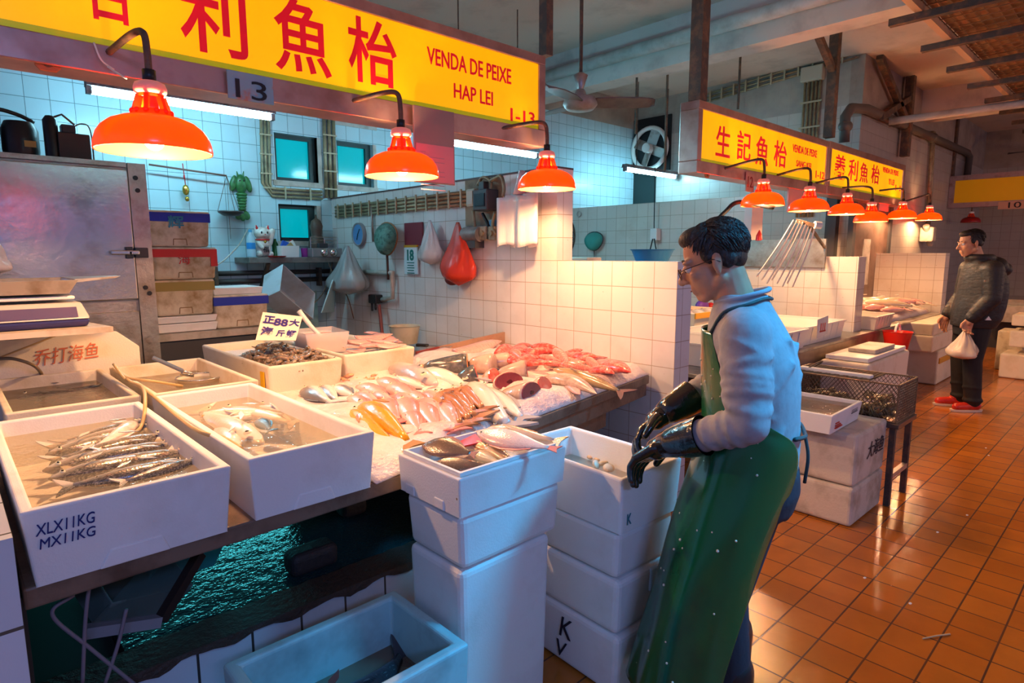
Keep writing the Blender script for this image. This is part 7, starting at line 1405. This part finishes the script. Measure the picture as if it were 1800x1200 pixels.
# ------------------------------------------------------------------ people
M_skin = mat('warm_skin', (0.56, 0.27, 0.15), 0.45, c2=(0.48, 0.20, 0.11), ns=12, sss=0.15)
M_hair = mat('black_grey_hair', (0.022, 0.013, 0.009), 0.5, c2=(0.07, 0.06, 0.055), ns=60, lo=0.55, hi=0.75, bump=0.6, bs=140, bstretch=(1, 1, 0.25))
def frame(M0, Fd):
    F = Vector((Fd[0], Fd[1], 0)).normalized(); L = Vector((-F.y, F.x, 0)); return lambda f, l, z: Vector((M0[0], M0[1], 0))+F*f+L*l+Vector((0, 0, z)), F, L
def head_parts(mb, H, ears=True, s=1.0, npz=0.0):
    # H maps head-local (forward, left, up) to place
    s0 = 1.0; s = H.s
    def E(c, r): mb.ell(H(Vector(c)), [k*s for k in r], 20, 14, M=HR)
    HR = H.R
    E((-.010, 0, .035), (.094, .075, .082)); E((.034, 0, -.03), (.058, .060, .082)); E((.066, 0, -.092), (.020, .024, .018))
    for a in (-1, 1):
        mb.cap(H(Vector((-.005, a*.050, -.055))), H(Vector((.060, a*.014, -.098))), .020*s, .017*s); E((.060, a*.040, -.022), (.024, .020, .020)); E((.074, a*.032, .022), (.018, .026, .010))
        if ears:
            mb.ell(H(Vector((-.008, a*.0745, -.010))), (.017*s, .0075*s, .029*s), 14, 10, M=HR @ Matrix.Rotation(-0.15, 3, 'Y') @ Matrix.Rotation(a*0.35, 3, 'Z')); mb.ell(H(Vector((-.004, a*.076, -.033))), (.010*s, .007*s, .012*s), 10, 8, M=HR)
    mb.cap(H(Vector((.086, 0, .012))), H(Vector((.112, 0, -.030))), .008*s, .0135*s)
    for a in (-1, 1): E((.098, a*.013, -.035), (.010, .009, .008))
    mb.cap(H(Vector((.084, -.018, -.060))), H(Vector((.084, .018, -.060))), .0085*s); mb.cap(H(Vector((.082, -.015, -.073))), H(Vector((.082, .015, -.073))), .0095*s)
class HeadMap:
    def __init__(s, c, F, L, pitch, roll=0): 
        s.c = Vector(c); B = Matrix((F, L, Vector((0, 0, 1)))).transposed(); s.R = B @ Matrix.Rotation(pitch, 3, 'Y') @ Matrix.Rotation(roll, 3, 'X')
    s = 1.0
    def __call__(s, p): return s.c+s.R @ (Vector(p)*s.s)
def hair_parts(H):
    mb = MB(); s = H.s
    def E(c, r): mb.ell(H(Vector(c)), [k*s for k in r], 20, 14, M=H.R)
    E((-.022, 0, .044), (.092, .0790, .078)); E((-.060, 0, .000), (.038, .062, .048)); E((.032, 0, .088), (.052, .058, .034)); E((-.074, 0, .030), (.040, .058, .050))
    for a in (-1, 1): E((.010, a*.067, .024), (.022, .010, .030)); E((-.040, a*.060, -.005), (.026, .016, .030))
    return mb
def spikes_mesh(H, s, n, seed, ln):
    r = random.Random(seed); mb = MB()
    for _ in range(n):
        th = r.uniform(0, 2*math.pi); ph = r.uniform(0.02, 1.95)
        d = Vector((math.sin(ph)*math.cos(th), math.sin(ph)*math.sin(th), math.cos(ph)))
        if d.x > 0.60 and d.z < 0.58: continue
        if d.z < 0.05 and d.x > -0.25: continue
        p = Vector((-.022, 0, .044))+Vector((d.x*.0905, d.y*.0775, d.z*.0765)); g = Vector((0.75 if d.x > 0.1 else -0.55, 0.5*d.y, -0.75 if d.z < 0.75 else -0.1))
        g = g-d*g.dot(d)*0.93; g += Vector((r.uniform(-.22, .22), r.uniform(-.22, .22), r.uniform(-.12, .12))); g.normalize(); q = p+g*ln*0.7; e = p+g*ln*1.5+d*0.004
        def onto(v, k):
            w = v-Vector((-.022, 0, .044)); w = Vector((w.x/.092, w.y/.079, w.z/.078)); w = w/w.length*k; return Vector((w.x*.092, w.y*.079, w.z*.078))+Vector((-.022, 0, .044))
        mb.tube([H(p), H(onto(q, 1.035)), H(onto(e, 1.045+r.uniform(0, .05)))], [.0042, .0034, .0006], 4)
    return mb
def hand(mb, wrist, D, A, s=1.0, curls=(0.5, 0.6, 0.65, 0.75), thumb=0.6, tr=-1, r0=0.0105):
    D = Vector(D).normalized(); A = (Vector(A)-D*Vector(A).dot(D)).normalized(); N = D.cross(A)
    kn = wrist+D*0.085*s
    mb.cap(wrist, wrist+D*0.03*s, 0.030*s, 0.032*s)
    for k in range(4): q = (k-1.5)*0.021*s; mb.cap(wrist+D*0.02*s+A*q*0.8, kn+A*q, 0.017*s, 0.0145*s)
    for k in range(4):
        q = (k-1.5)*0.0225*s; ln = (0.085, 0.094, 0.088, 0.070)[k]*s; p = kn+A*q; d = D.copy(); c = curls[k]
        for sg, fr in enumerate((0.44, 0.31, 0.25)):
            ang = c*(0.55 if sg == 0 else 1.0); d = (d*math.cos(ang)-N*math.sin(ang)*(1 if N.z > 0 else -1)).normalized(); e = p+d*ln*fr; mb.cap(p, e, (r0-0.0008*sg)*s, (r0-0.0008*(sg+1))*s); p = e
    b = wrist+D*0.028*s+A*tr*0.030*s; d1 = (D*0.75+A*tr*0.65-N*0.25*(1 if N.z > 0 else -1)).normalized(); p1 = b+d1*0.042*s; d2 = (D*0.95+A*tr*0.1-N*0.45*(1 if N.z > 0 else -1)*thumb).normalized(); mb.cap(b, p1, 0.016*s, 0.0125*s).cap(p1, p1+d2*0.032*s, 0.0125*s, 0.0105*s)
def sections(secs, W, n=28, power=0.9):
    R = []
    for z, f, a, b, *l in secs: R.append([W(f+a*math.copysign(abs(math.cos(2*math.pi*k/n))**power, math.cos(2*math.pi*k/n)), (l[0] if l else 0)+b*math.copysign(abs(math.sin(2*math.pi*k/n))**power, math.sin(2*math.pi*k/n)), z) for k in range(n)])
    return R
# ---------------- the fishmonger in the green apron
W1m, F1, L1v = frame((1.652, 0.887), (-0.45, 0.893))
t = thing('person', 'man in grey shirt, long green apron and black rubber gloves at the deep white box', 'person', W1m(0, 0, 0))
W = W1m
HS = 0.935
H = HeadMap(W(0.014, 0, 1.428), F1, L1v, 0.36, 0.0); H.s = HS
sh, el, wr = {}, {}, {}
sh[1], el[1], wr[1] = W(-0.075, 0.165, 1.232), W(-0.095, 0.235, 1.015), W(0.125, 0.125, 0.905)
sh[-1], el[-1], wr[-1] = W(-0.06, -0.165, 1.232), W(-0.02, -0.225, 1.04), W(0.155, -0.10, 0.935)
mb = MB(); head_parts(mb, H)
mb.cap(H(Vector((-.022, 0, -.045))), W(-0.062, 0, 1.27), .051, .060)
for z, f, a in ((1.22, -.08, .085), (1.10, -.10, .09), (0.98, -.11, .09), (0.87, -.11, .095)): mb.ell(W(f, 0, z), (a, 0.135, 0.11), M=Matrix((F1, L1v, Vector((0, 0, 1)))).transposed())
for s in (-1, 1):
    mb.cap(W(-0.07, s*0.06, 1.25), sh[s], .05, .046).cap(sh[s], el[s], .044, .034).cap(el[s], wr[s], .034, .025)
    mb.cap(W(-0.11, s*0.09, 0.84), W(-0.05, s*0.10, 0.46), .075, .05).cap(W(-0.05, s*0.10, 0.46), W(-0.09, s*0.10, 0.09), .048, .036)
body = blob('body', mb, M_skin, 0.0045, 5); keep(body, t)
keep(blob('hair', hair_parts(H), M_hair, 0.005, 3), t); hs = spikes_mesh(H, 1.0, 1500, 3, 0.024).obj('hair_strands', M_hair); keep(hs, t)
for a in (-1, 1):
    e = MB().ell(H((.077, a*.031, .002)), (.0125, .0125, .0125), 14, 10).obj('eye', mat('eye_white', (0.7, 0.66, 0.6), 0.2), smooth=True); keep(e, t); i = MB().ell(H((.0865, a*.031, -.001)), (.0045, .0055, .0055), 10, 8).obj('iris', M_black, smooth=True); keep(i, t)
    keep(MB().ell(H((.078, a*.031, .0085)), (.0135, .0145, .008), 14, 8, M=H.R).obj('eyelid', M_skin, smooth=True), t)
    keep(MB().tube([H((.088, a*.014, .026)), H((.087, a*.032, .031)), H((.074, a*.050, .025))], [.003, .004, .002], 6).obj('eyebrow', M_hair, smooth=True), t)
keep(MB().tube([H((.0925, -.017, -.0665)), H((.0955, 0, -.0665)), H((.0925, .017, -.0665))], .0022, 6).obj('mouth_line', mat('lip_shadow', (0.22, 0.07, 0.05), 0.5), smooth=True), t)
g = thing('glasses_tmp', None, None); bpy.data.objects.remove(g)
mb = MB(); Rl = H.R @ Matrix.Rotation(math.pi/2, 3, 'Y')
for a in (-1, 1):
    pts = [H((.108, a*.032+.023*math.cos(q), -.006+.017*math.sin(q))) for q in [2*math.pi*k/20 for k in range(21)]]; mb.tube(pts, .0014, 6, False); mb.tube([H((.107, a*.055, .002)), H((.09, a*.070, .004)), H((.0, a*.081, .006)), H((-.018, a*.080, -.008))], .0014, 6)
mb.tube([H((.108, -.009, -.002)), H((.112, 0, .001)), H((.108, .009, -.002))], .0014, 6); keep(mb.obj('glasses', mat('brown_metal_frame', (0.12, 0.06, 0.04), 0.3, 0.7), smooth=True), t)
# shirt: torso and sleeves in one surface
m_shirt = mat('grey_shirt', (0.31, 0.29, 0.31), 0.85, c2=(0.27, 0.25, 0.27), ns=40, bump=0.25, bs=26, bstretch=(1, 1, 0.5))
mb = MB(); mb.rings(sections([(0.80, -.112, .122, .180), (0.88, -.118, .122, .182), (0.96, -.118, .118, .180), (1.06, -.113, .122, .186), (1.15, -.102, .124, .192), (1.21, -.088, .115, .186), (1.255, -.077, .10, .160), (1.285, -.070, .088, .118), (1.315, -.066, .074, .082), (1.335, -.068, .066, .070)], W))
for s in (-1, 1):
    mb.cap(W(-.075, s*.10, 1.235), sh[s], .075, .066).cap(sh[s], sh[s].lerp(el[s], .5), .067, .060).cap(sh[s].lerp(el[s], .5), el[s], .060, .053).cap(el[s], el[s].lerp(wr[s], .55), .053, .042).cap(el[s].lerp(wr[s], .55), el[s].lerp(wr[s], .8), .042, .036)
    rr = random.Random(5+s)
    for k in range(7): # sleeve folds
        f_ = 0.12+0.11*k; p = sh[s].lerp(el[s], f_) if f_ < 0.95 else el[s].lerp(wr[s], 0.1); mb.torus(p, .0585-.001*k, .0145, 20, 6, Matrix.Rotation(rr.uniform(-.5, .5), 3, 'X') @ Matrix.Rotation(rr.uniform(-.5, .5), 3, 'Y'))
    for k in range(5): p = el[s].lerp(wr[s], 0.12+0.13*k); d = (wr[s]-el[s]).normalized(); mb.torus(p, .047-.003*k, .011, 20, 6, d.to_track_quat('Z', 'X').to_matrix() @ Matrix.Rotation(rr.uniform(-.35, .35), 3, 'X'))
for a, b in ((W(-.215, .02, 1.20), W(-.15, .175, 1.02)), (W(-.225, .05, 1.12), W(-.17, .17, .96)), (W(-.225, .0, 1.02), W(-.19, .15, .90)), (W(-.20, .13, 1.16), W(-.13, .19, 1.06)), (W(-.235, -.05, .98), W(-.225, .08, .86)), (W(-.19, .10, 1.22), W(-.215, .02, 1.08))): mb.cap(a, a.lerp(b, .5)+(a-W(-.1, 0, a.z)).normalized()*.003, .009, .011).cap(a.lerp(b, .5)+(a-W(-.1, 0, a.z)).normalized()*.003, b, .011, .009)
shirt = blob('shirt', mb, m_shirt, 0.0065, 6); keep(shirt, t)
keep(MB().tube([W(-.066+.071*math.cos(q), .075*math.sin(q), 1.330+.020*(-math.cos(q))) for q in [2*math.pi*k/28 for k in range(29)]], .007, 8, False).obj('collar', mat('shirt_rib', (0.34, 0.35, 0.40), 0.85), smooth=True), t)
# trousers, boots
m_tr = mat('dark_navy_trousers', (0.022, 0.022, 0.034), 0.8, bump=0.3, bs=20)
mb = MB(); mb.rings(sections([(0.84, -.12, .125, .178), (0.78, -.12, .13, .182), (0.72, -.115, .12, .175)], W))
for s in (-1, 1): mb.cap(W(-.115, s*.088, .80), W(-.055, s*.105, .46), .100, .070).cap(W(-.055, s*.105, .46), W(-.09, s*.105, .16), .068, .060)
keep(blob('trousers', mb, m_tr, 0.008, 4), t)
for s in (-1, 1):
    mb = MB().cap(W(-.09, s*.105, .24), W(-.095, s*.105, .07), .062, .055).cap(W(-.10, s*.105, .045), W(.09, s*.115, .040), .045, .042).bb((0, 0, 0), (0, 0, 0)) if False else MB().cap(W(-.09, s*.105, .24), W(-.095, s*.105, .07), .062, .055).cap(W(-.10, s*.105, .047), W(.09, s*.115, .043), .045, .041)
    keep(blob('boot', mb, mat('black_rubber', (0.014, 0.013, 0.014), 0.28), 0.007, 3), t)
# apron: sheet wrapped round the front
def apron_mat():
    m = mat('green_rubber_apron', (0.002, 0.092, 0.026), 0.26, c2=(0.0, 0.048, 0.024), ns=3, spec=0.6, bump=0.10, bs=7, coat=0.25); return m
m_ap = apron_mat()
rows = [ # z, centre f, half depth, half width, opening angle (deg from front), l shift
 (1.235, -.080, .118, .165, 40, 0), (1.19, -.088, .124, .180, 46, 0), (1.12, -.098, .132, .200, 56, 0), (1.06, -.106, .138, .206, 72, 0), (1.02, -.110, .140, .206, 92, 0), (0.985, -.112, .142, .206, 116, 0), (0.955, -.114, .144, .206, 134, 0),
 (0.90, -.110, .150, .208, 140, 0), (0.82, -.098, .150, .210, 142, 0), (0.72, -.070, .148, .212, 138, .01), (0.60, -.040, .148, .215, 132, .02), (0.46, -.012, .150, .220, 126, .03), (0.32, .010, .158, .226, 120, .04), (0.20, .028, .166, .232, 116, .045), (0.115, .036, .172, .236, 114, .05)]
n = 44; V = []; Fc = []
for i, (z, f, a, b, op, ls) in enumerate(rows):
    for k in range(n+1):
        q = math.radians(-op+2*op*k/n); low = max(0, (0.95-z)/0.85); fold = 1+low*(0.050*math.sin(6*q+1.0+1.5*z)+0.030*math.sin(11*q+4*z))+0.020*math.sin(4*q+11*z)+0.012*math.sin(9*q-17*z)
        V.append(W(f+a*math.cos(q)*fold, ls+b*math.sin(q)*fold, z+(0.02*math.cos(q*1.3) if i == len(rows)-1 else 0)))
for i in range(len(rows)-1):
    for k in range(n): c_ = i*(n+1)+k; Fc.append((c_, c_+1, c_+n+2, c_+n+1))
ap = MB().add(V, Fc).obj('apron', m_ap, smooth=True); sm_ = ap.modifiers.new('sub', 'SUBSURF'); sm_.levels = 2; sm_.render_levels = 2; so = ap.modifiers.new('solid', 'SOLIDIFY'); so.thickness = 0.004; so.offset = 1; keep(ap, t)
q_ = [W(.012, .105, 1.232), W(-.02, .115, 1.29), W(-.08, .10, 1.312), W(-.125, .05, 1.325), W(-.145, 0, 1.322), W(-.125, -.05, 1.325), W(-.08, -.10, 1.312), W(-.02, -.115, 1.29), W(.012, -.105, 1.232)]
keep(MB().tube(smoothpath(q_, 5), .005, 6).obj('neck_strap', mat('dark_strap', (0.03, 0.05, 0.05), 0.6), smooth=True), t)
q_ = [W(-.215, .125, .955), W(-.245, .07, .95), W(-.25, 0, .945), W(-.245, -.07, .95), W(-.215, -.125, .955)]; keep(MB().tube(smoothpath(q_, 5), .006, 6).tube(smoothpath([W(-.25, .01, .945), W(-.262, .02, .88), W(-.258, .015, .80)], 5), .005, 6).obj('waist_tie', MATS['dark_strap'], smooth=True), t)
r = random.Random(17); mb = MB()
for k in range(40):
    z = r.uniform(.12, 1.15); i = max(j for j in range(len(rows)) if rows[j][0] >= z); ii = min(i+1, len(rows)-1); u_ = 0 if i == ii else (rows[i][0]-z)/(rows[i][0]-rows[ii][0]); R_ = [rows[i][j]+(rows[ii][j]-rows[i][j])*u_ for j in range(6)]; q = math.radians(r.uniform(10, min(100, R_[4]-6)))
    low = max(0, (0.95-z)/0.85); fold = 1+low*(0.050*math.sin(6*q+1.0+1.5*z)+0.030*math.sin(11*q+4*z))+0.020*math.sin(4*q+11*z)+0.012*math.sin(9*q-17*z)
    mb.ell(W(R_[1]+(R_[2]*fold+.003)*math.cos(q), R_[5]+(R_[3]*fold+.003)*math.sin(q), z), (r.uniform(.002, .0045),)*3, 8, 6)
keep(mb.obj('fish_scales', mat('pale_scale', (0.7, 0.62, 0.5), 0.3), smooth=True), t)
# gloves
m_gl = mat('wet_black_rubber', (0.010, 0.009, 0.010), 0.18, spec=0.7, bump=0.35, bs=28, coat=0.5)
for s, D, A in ((1, (0.72, -0.26, -0.62), (0.35, 0.9, 0.25)), (-1, (0.66, 0.30, -0.60), (0.15, 0.95, 0.1))):
    Dw = (F1*D[0]+L1v*D[1]+Vector((0, 0, D[2]))).normalized(); Aw = F1*A[0]+L1v*A[1]+Vector((0, 0, A[2])); mb = MB()
    hand(mb, wr[s], Dw, Aw, 1.02, thumb=0.7, tr=-s, r0=0.0118); fa = (wr[s]-el[s]).normalized()
    mb.cap(wr[s]-fa*0.06, wr[s]+Dw*0.015, .040, .033)
    gl = blob('glove', mb, m_gl, 0.0032, 3); keep(gl, t)
    c0 = el[s].lerp(wr[s], 0.50); Q = fa.to_track_quat('Z', 'X').to_matrix(); L_ = (wr[s]-c0).length
    cu = MB().lathe([(.056, 0), (.052, L_*0.4), (.044, L_*0.75), (.036, L_*1.02), (.030, L_*1.02), (.038, L_*0.75), (.046, L_*0.4), (.051, 0)], c0, 26, M=Q).obj('glove_cuff', m_gl, smooth=True); keep(cu, t)
# ---------------- the customer in black
PF = at_z(1692, 718, 0.0)
W2m, F2, L2v = frame((PF.x, PF.y), (-0.62, 0.785)); W = W2m
t = thing('person', 'man in black hooded jacket and red shoes holding a plastic bag at the far stall', 'person', W(0, 0, 0))
dep = np.dot(np.array(PF)-C0, RB[2])
H = HeadMap(W(0.075, 0, 1.535), F2, L2v, 0.16)
mb = MB(); head_parts(mb, H); mb.cap(H((-.022, 0, -.045)), W(-0.0, 0, 1.36), .052, .062)
B2_ = Matrix((F2, L2v, Vector((0, 0, 1)))).transposed()
for z, f, a in ((1.30, -.02, .10), (1.12, -.04, .11), (0.95, -.02, .10)): mb.ell(W(f, 0, z), (a, 0.15, 0.13), M=B2_)
S = {}; 
for s in (-1, 1):
    S[s] = (W(-.03, s*.18, 1.30), W(-.02, s*.225, 1.05), W(.12, s*.19, .86)); mb.cap(S[s][0], S[s][1], .045, .036).cap(S[s][1], S[s][2], .036, .026); mb.cap(W(-.01, s*.09, .85), W(.01, s*.10, .48), .08, .055).cap(W(.01, s*.10, .48), W(-.02, s*.10, .09), .05, .038)
keep(blob('body', mb, M_skin, 0.0055, 4), t)
m_h2 = mat('black_hair', (0.010, 0.008, 0.008), 0.45, bump=0.5, bs=120)
keep(blob('hair', hair_parts(H), m_h2, 0.006, 3), t); keep(spikes_mesh(H, 1.0, 500, 9, 0.018).obj('hair_strands', m_h2), t)
for a in (-1, 1): keep(MB().ell(H((.077, a*.031, .002)), (.0125, .0125, .0125), 12, 8).obj('eye', MATS['eye_white'], smooth=True), t); keep(MB().ell(H((.087, a*.031, 0)), (.004, .006, .006), 8, 6).obj('iris', M_black, smooth=True), t); keep(MB().tube([H((.088, a*.014, .026)), H((.087, a*.032, .031)), H((.074, a*.050, .025))], [.003, .004, .002], 6).obj('eyebrow', m_h2, smooth=True), t)
m_jk = mat('black_quilted_jacket', (0.018, 0.016, 0.016), 0.55, bump=0.6, bs=16, bstretch=(1, 1, 2.2), spec=0.5)
mb = MB(); mb.rings(sections([(0.78, -.01, .155, .205), (0.86, -.03, .175, .225), (0.96, -.045, .18, .23), (1.08, -.06, .175, .23), (1.20, -.06, .165, .225), (1.29, -.045, .14, .20), (1.355, -.02, .105, .14), (1.40, .005, .085, .095)], W))
for s in (-1, 1):
    a, b, c_ = S[s]; mb.cap(W(-.03, s*.12, 1.29), a, .09, .085).cap(a, b, .085, .072).cap(b, b.lerp(c_, .9), .072, .055)
    for k in range(9): p = a.lerp(b, .15+.1*k); mb.torus(p, .064-.001*k, .018, 18, 6)
    for k in range(4): p = b.lerp(c_, .1+.22*k); mb.torus(p, .056-.003*k, .016, 18, 6, (c_-b).to_track_quat('Z', 'X').to_matrix())
mb.ell(W(-.14, 0, 1.33), (.085, .14, .085), M=B2_).ell(W(-.20, 0, 1.30), (.075, .10, .07), M=B2_).torus(W(-.01, 0, 1.405), .088, .034, 24, 8, Matrix.Rotation(0.0, 3, 'X'))
keep(blob('jacket', mb, m_jk, 0.0085, 4), t)
pl = W(.02, .222, .86); tri = [pl, pl-F2*.05, pl-F2*.025+Vector((0, 0, .035))]; keep(MB().rings([tri, [q+L2v*.012 for q in tri]]).obj('white_emblem', M_white), t)
mb = MB(); mb.rings(sections([(0.70, .0, .12, .165), (0.80, -.01, .14, .185), (0.90, -.02, .14, .19)], W))
for s in (-1, 1): mb.cap(W(-.01, s*.085, .78), W(.015, s*.10, .48), .105, .078).cap(W(.015, s*.10, .48), W(-.02, s*.10, .10), .078, .068).torus(W(-.02, s*.10, .11), .062, .020, 20, 8).torus(W(-.005, s*.10, .22), .062, .016, 20, 8, Matrix.Rotation(.25, 3, 'Y'))
keep(blob('trousers', mb, mat('black_trousers', (0.012, 0.011, 0.012), 0.75), 0.009, 3), t)
m_rs = mat('red_shoe', (0.60, 0.035, 0.015), 0.35, c2=(0.45, 0.02, 0.01), ns=20)
for s, df in ((1, 0.0), (-1, 0.03)):
    mb = MB().cap(W(-.05+df, s*.10, .055), W(.12+df, s*.12, .042), .045, .036).ell(W(-.02+df, s*.10, .085), (.055, .042, .035), M=B2_); sh_ = blob('shoe', mb, m_rs, 0.006, 3); keep(sh_, t)
    so_ = MB().rings([[W(.03+df+(.145*k_)*math.cos(q), s*.11+.048*k_*math.sin(q)+.01*s*math.cos(q), z) for q in [2*math.pi*j/24 for j in range(24)]] for z, k_ in ((.002, .96), (.022, 1.0))]).obj('sole', mat('cream_sole', (0.70, 0.60, 0.48), 0.5)); keep(so_, t)
mh = MB(); Dw = (F2*.25+Vector((0, 0, -1))).normalized(); hand(mh, S[1][2], Dw, F2*1.0, 0.95, curls=(1.1, 1.2, 1.2, 1.3), tr=1); keep(blob('hand', mh, M_skin, 0.004, 3), t)
mh = MB(); hand(mh, S[-1][2], Dw, F2*1.0, 0.95, curls=(.4, .4, .5, .5), tr=1); keep(blob('hand', mh, M_skin, 0.004, 3), t)
# the bag he carries
pt = S[1][2]+Dw*0.12; zb_ = 0.50
b_ = thing('carrier_bag', 'knotted whitish plastic bag of fish held by the man with red shoes', 'bag', (pt.x, pt.y, zb_)); bag_mb(0.145, 0.12, pt.z-zb_+0.02, 41, neck=0.10).obj('film', film('cream_film', (0.74, 0.58, 0.44), 0.86), b_, smooth=True)
MB().ell((0, 0, 0.075), (0.10, 0.085, 0.065)).obj('contents', mat('tan_contents', (0.62, 0.42, 0.25), 0.6), b_, smooth=True)
# ------------------------------------------------------------------ small loose things
def cable(label, pts, r=0.006, m=None, name='cable', cat='cable'): return tag(MB().tube(smoothpath(pts, 6), r, 6).obj(name, m or M_pvc, smooth=True), label, cat)
cable('grey cable sagging from the cat figurine shelf to the red-taped box', [at_y(436, 402, 5.85), at_y(420, 430, 5.6), at_y(395, 456, 5.2), at_y(380, 466, 4.9)])
cable('thin dark cable hanging from the shelf device to the floor behind the tub', [at_y(573, 448, 5.6), at_y(585, 480, 5.45), at_y(610, 520, 5.35), at_y(622, 560, 5.3)], 0.006, M_iron)
cable('second thin cable crossing below the grey device', [at_y(586, 448, 5.6), at_y(578, 490, 5.5), at_y(560, 525, 5.42), at_y(530, 545, 5.35)], 0.006, M_iron)
cable('cable running along the ceiling above the large sign', [Vector((2.4, 3.4, ZC-0.012)), Vector((2.9, 3.35, ZC-0.012)), Vector((3.25, 3.3, ZC-0.012)), Vector((3.3, 3.3, ZC-0.12))], 0.010, M_iron)
a, b = at_z(1622, 1122, 0.004), at_z(1670, 1114, 0.004); tag(MB().tube([a, (a+b)/2+Vector((0, 0, 0.002)), b], 0.003, 5).obj('straw', mat('pale_straw', (0.62, 0.48, 0.26), 0.6)), 'pale straw lying on the wet orange floor tiles at the lower right', 'straw')
for k, (u, v) in enumerate(((1738, 800), (1733, 787), (1520, 1015), (1700, 905), (1648, 935), (1600, 1060))):
    p = at_z(u, v, 0.002); o = MB().ell((0, 0, 0), (0.010, 0.006, 0.002), 8, 6).obj('paper_scrap', M_white, loc=p); tag(o, 'tiny white scrap on the wet floor tiles', 'scrap', 'white scraps on the floor')
p = at_x(1334, 412, 6.12); tag(MB().lathe([(0, 0), (0.035, 0), (0.03, 0.05), (0.012, 0.09), (0.0, 0.11)], (6.18, at_x(1334, 422, 6.18).y, at_x(1377, 422, 6.17).z+0.001), 14).obj('red_cone', M_redtape, auto=0.8), 'small red cone standing on the steel splash plate of the low wall', 'cone')
p = at_x(1018, 376, 6.19); tag(MB().torus((6.185, p.y, p.z), 0.035, 0.008, 16, 6, Matrix.Rotation(math.pi/2, 3, 'Y')).obj('wall_ring', M_pvc, smooth=True), 'small ring fixed on the teal partition above the dip net', 'ring')
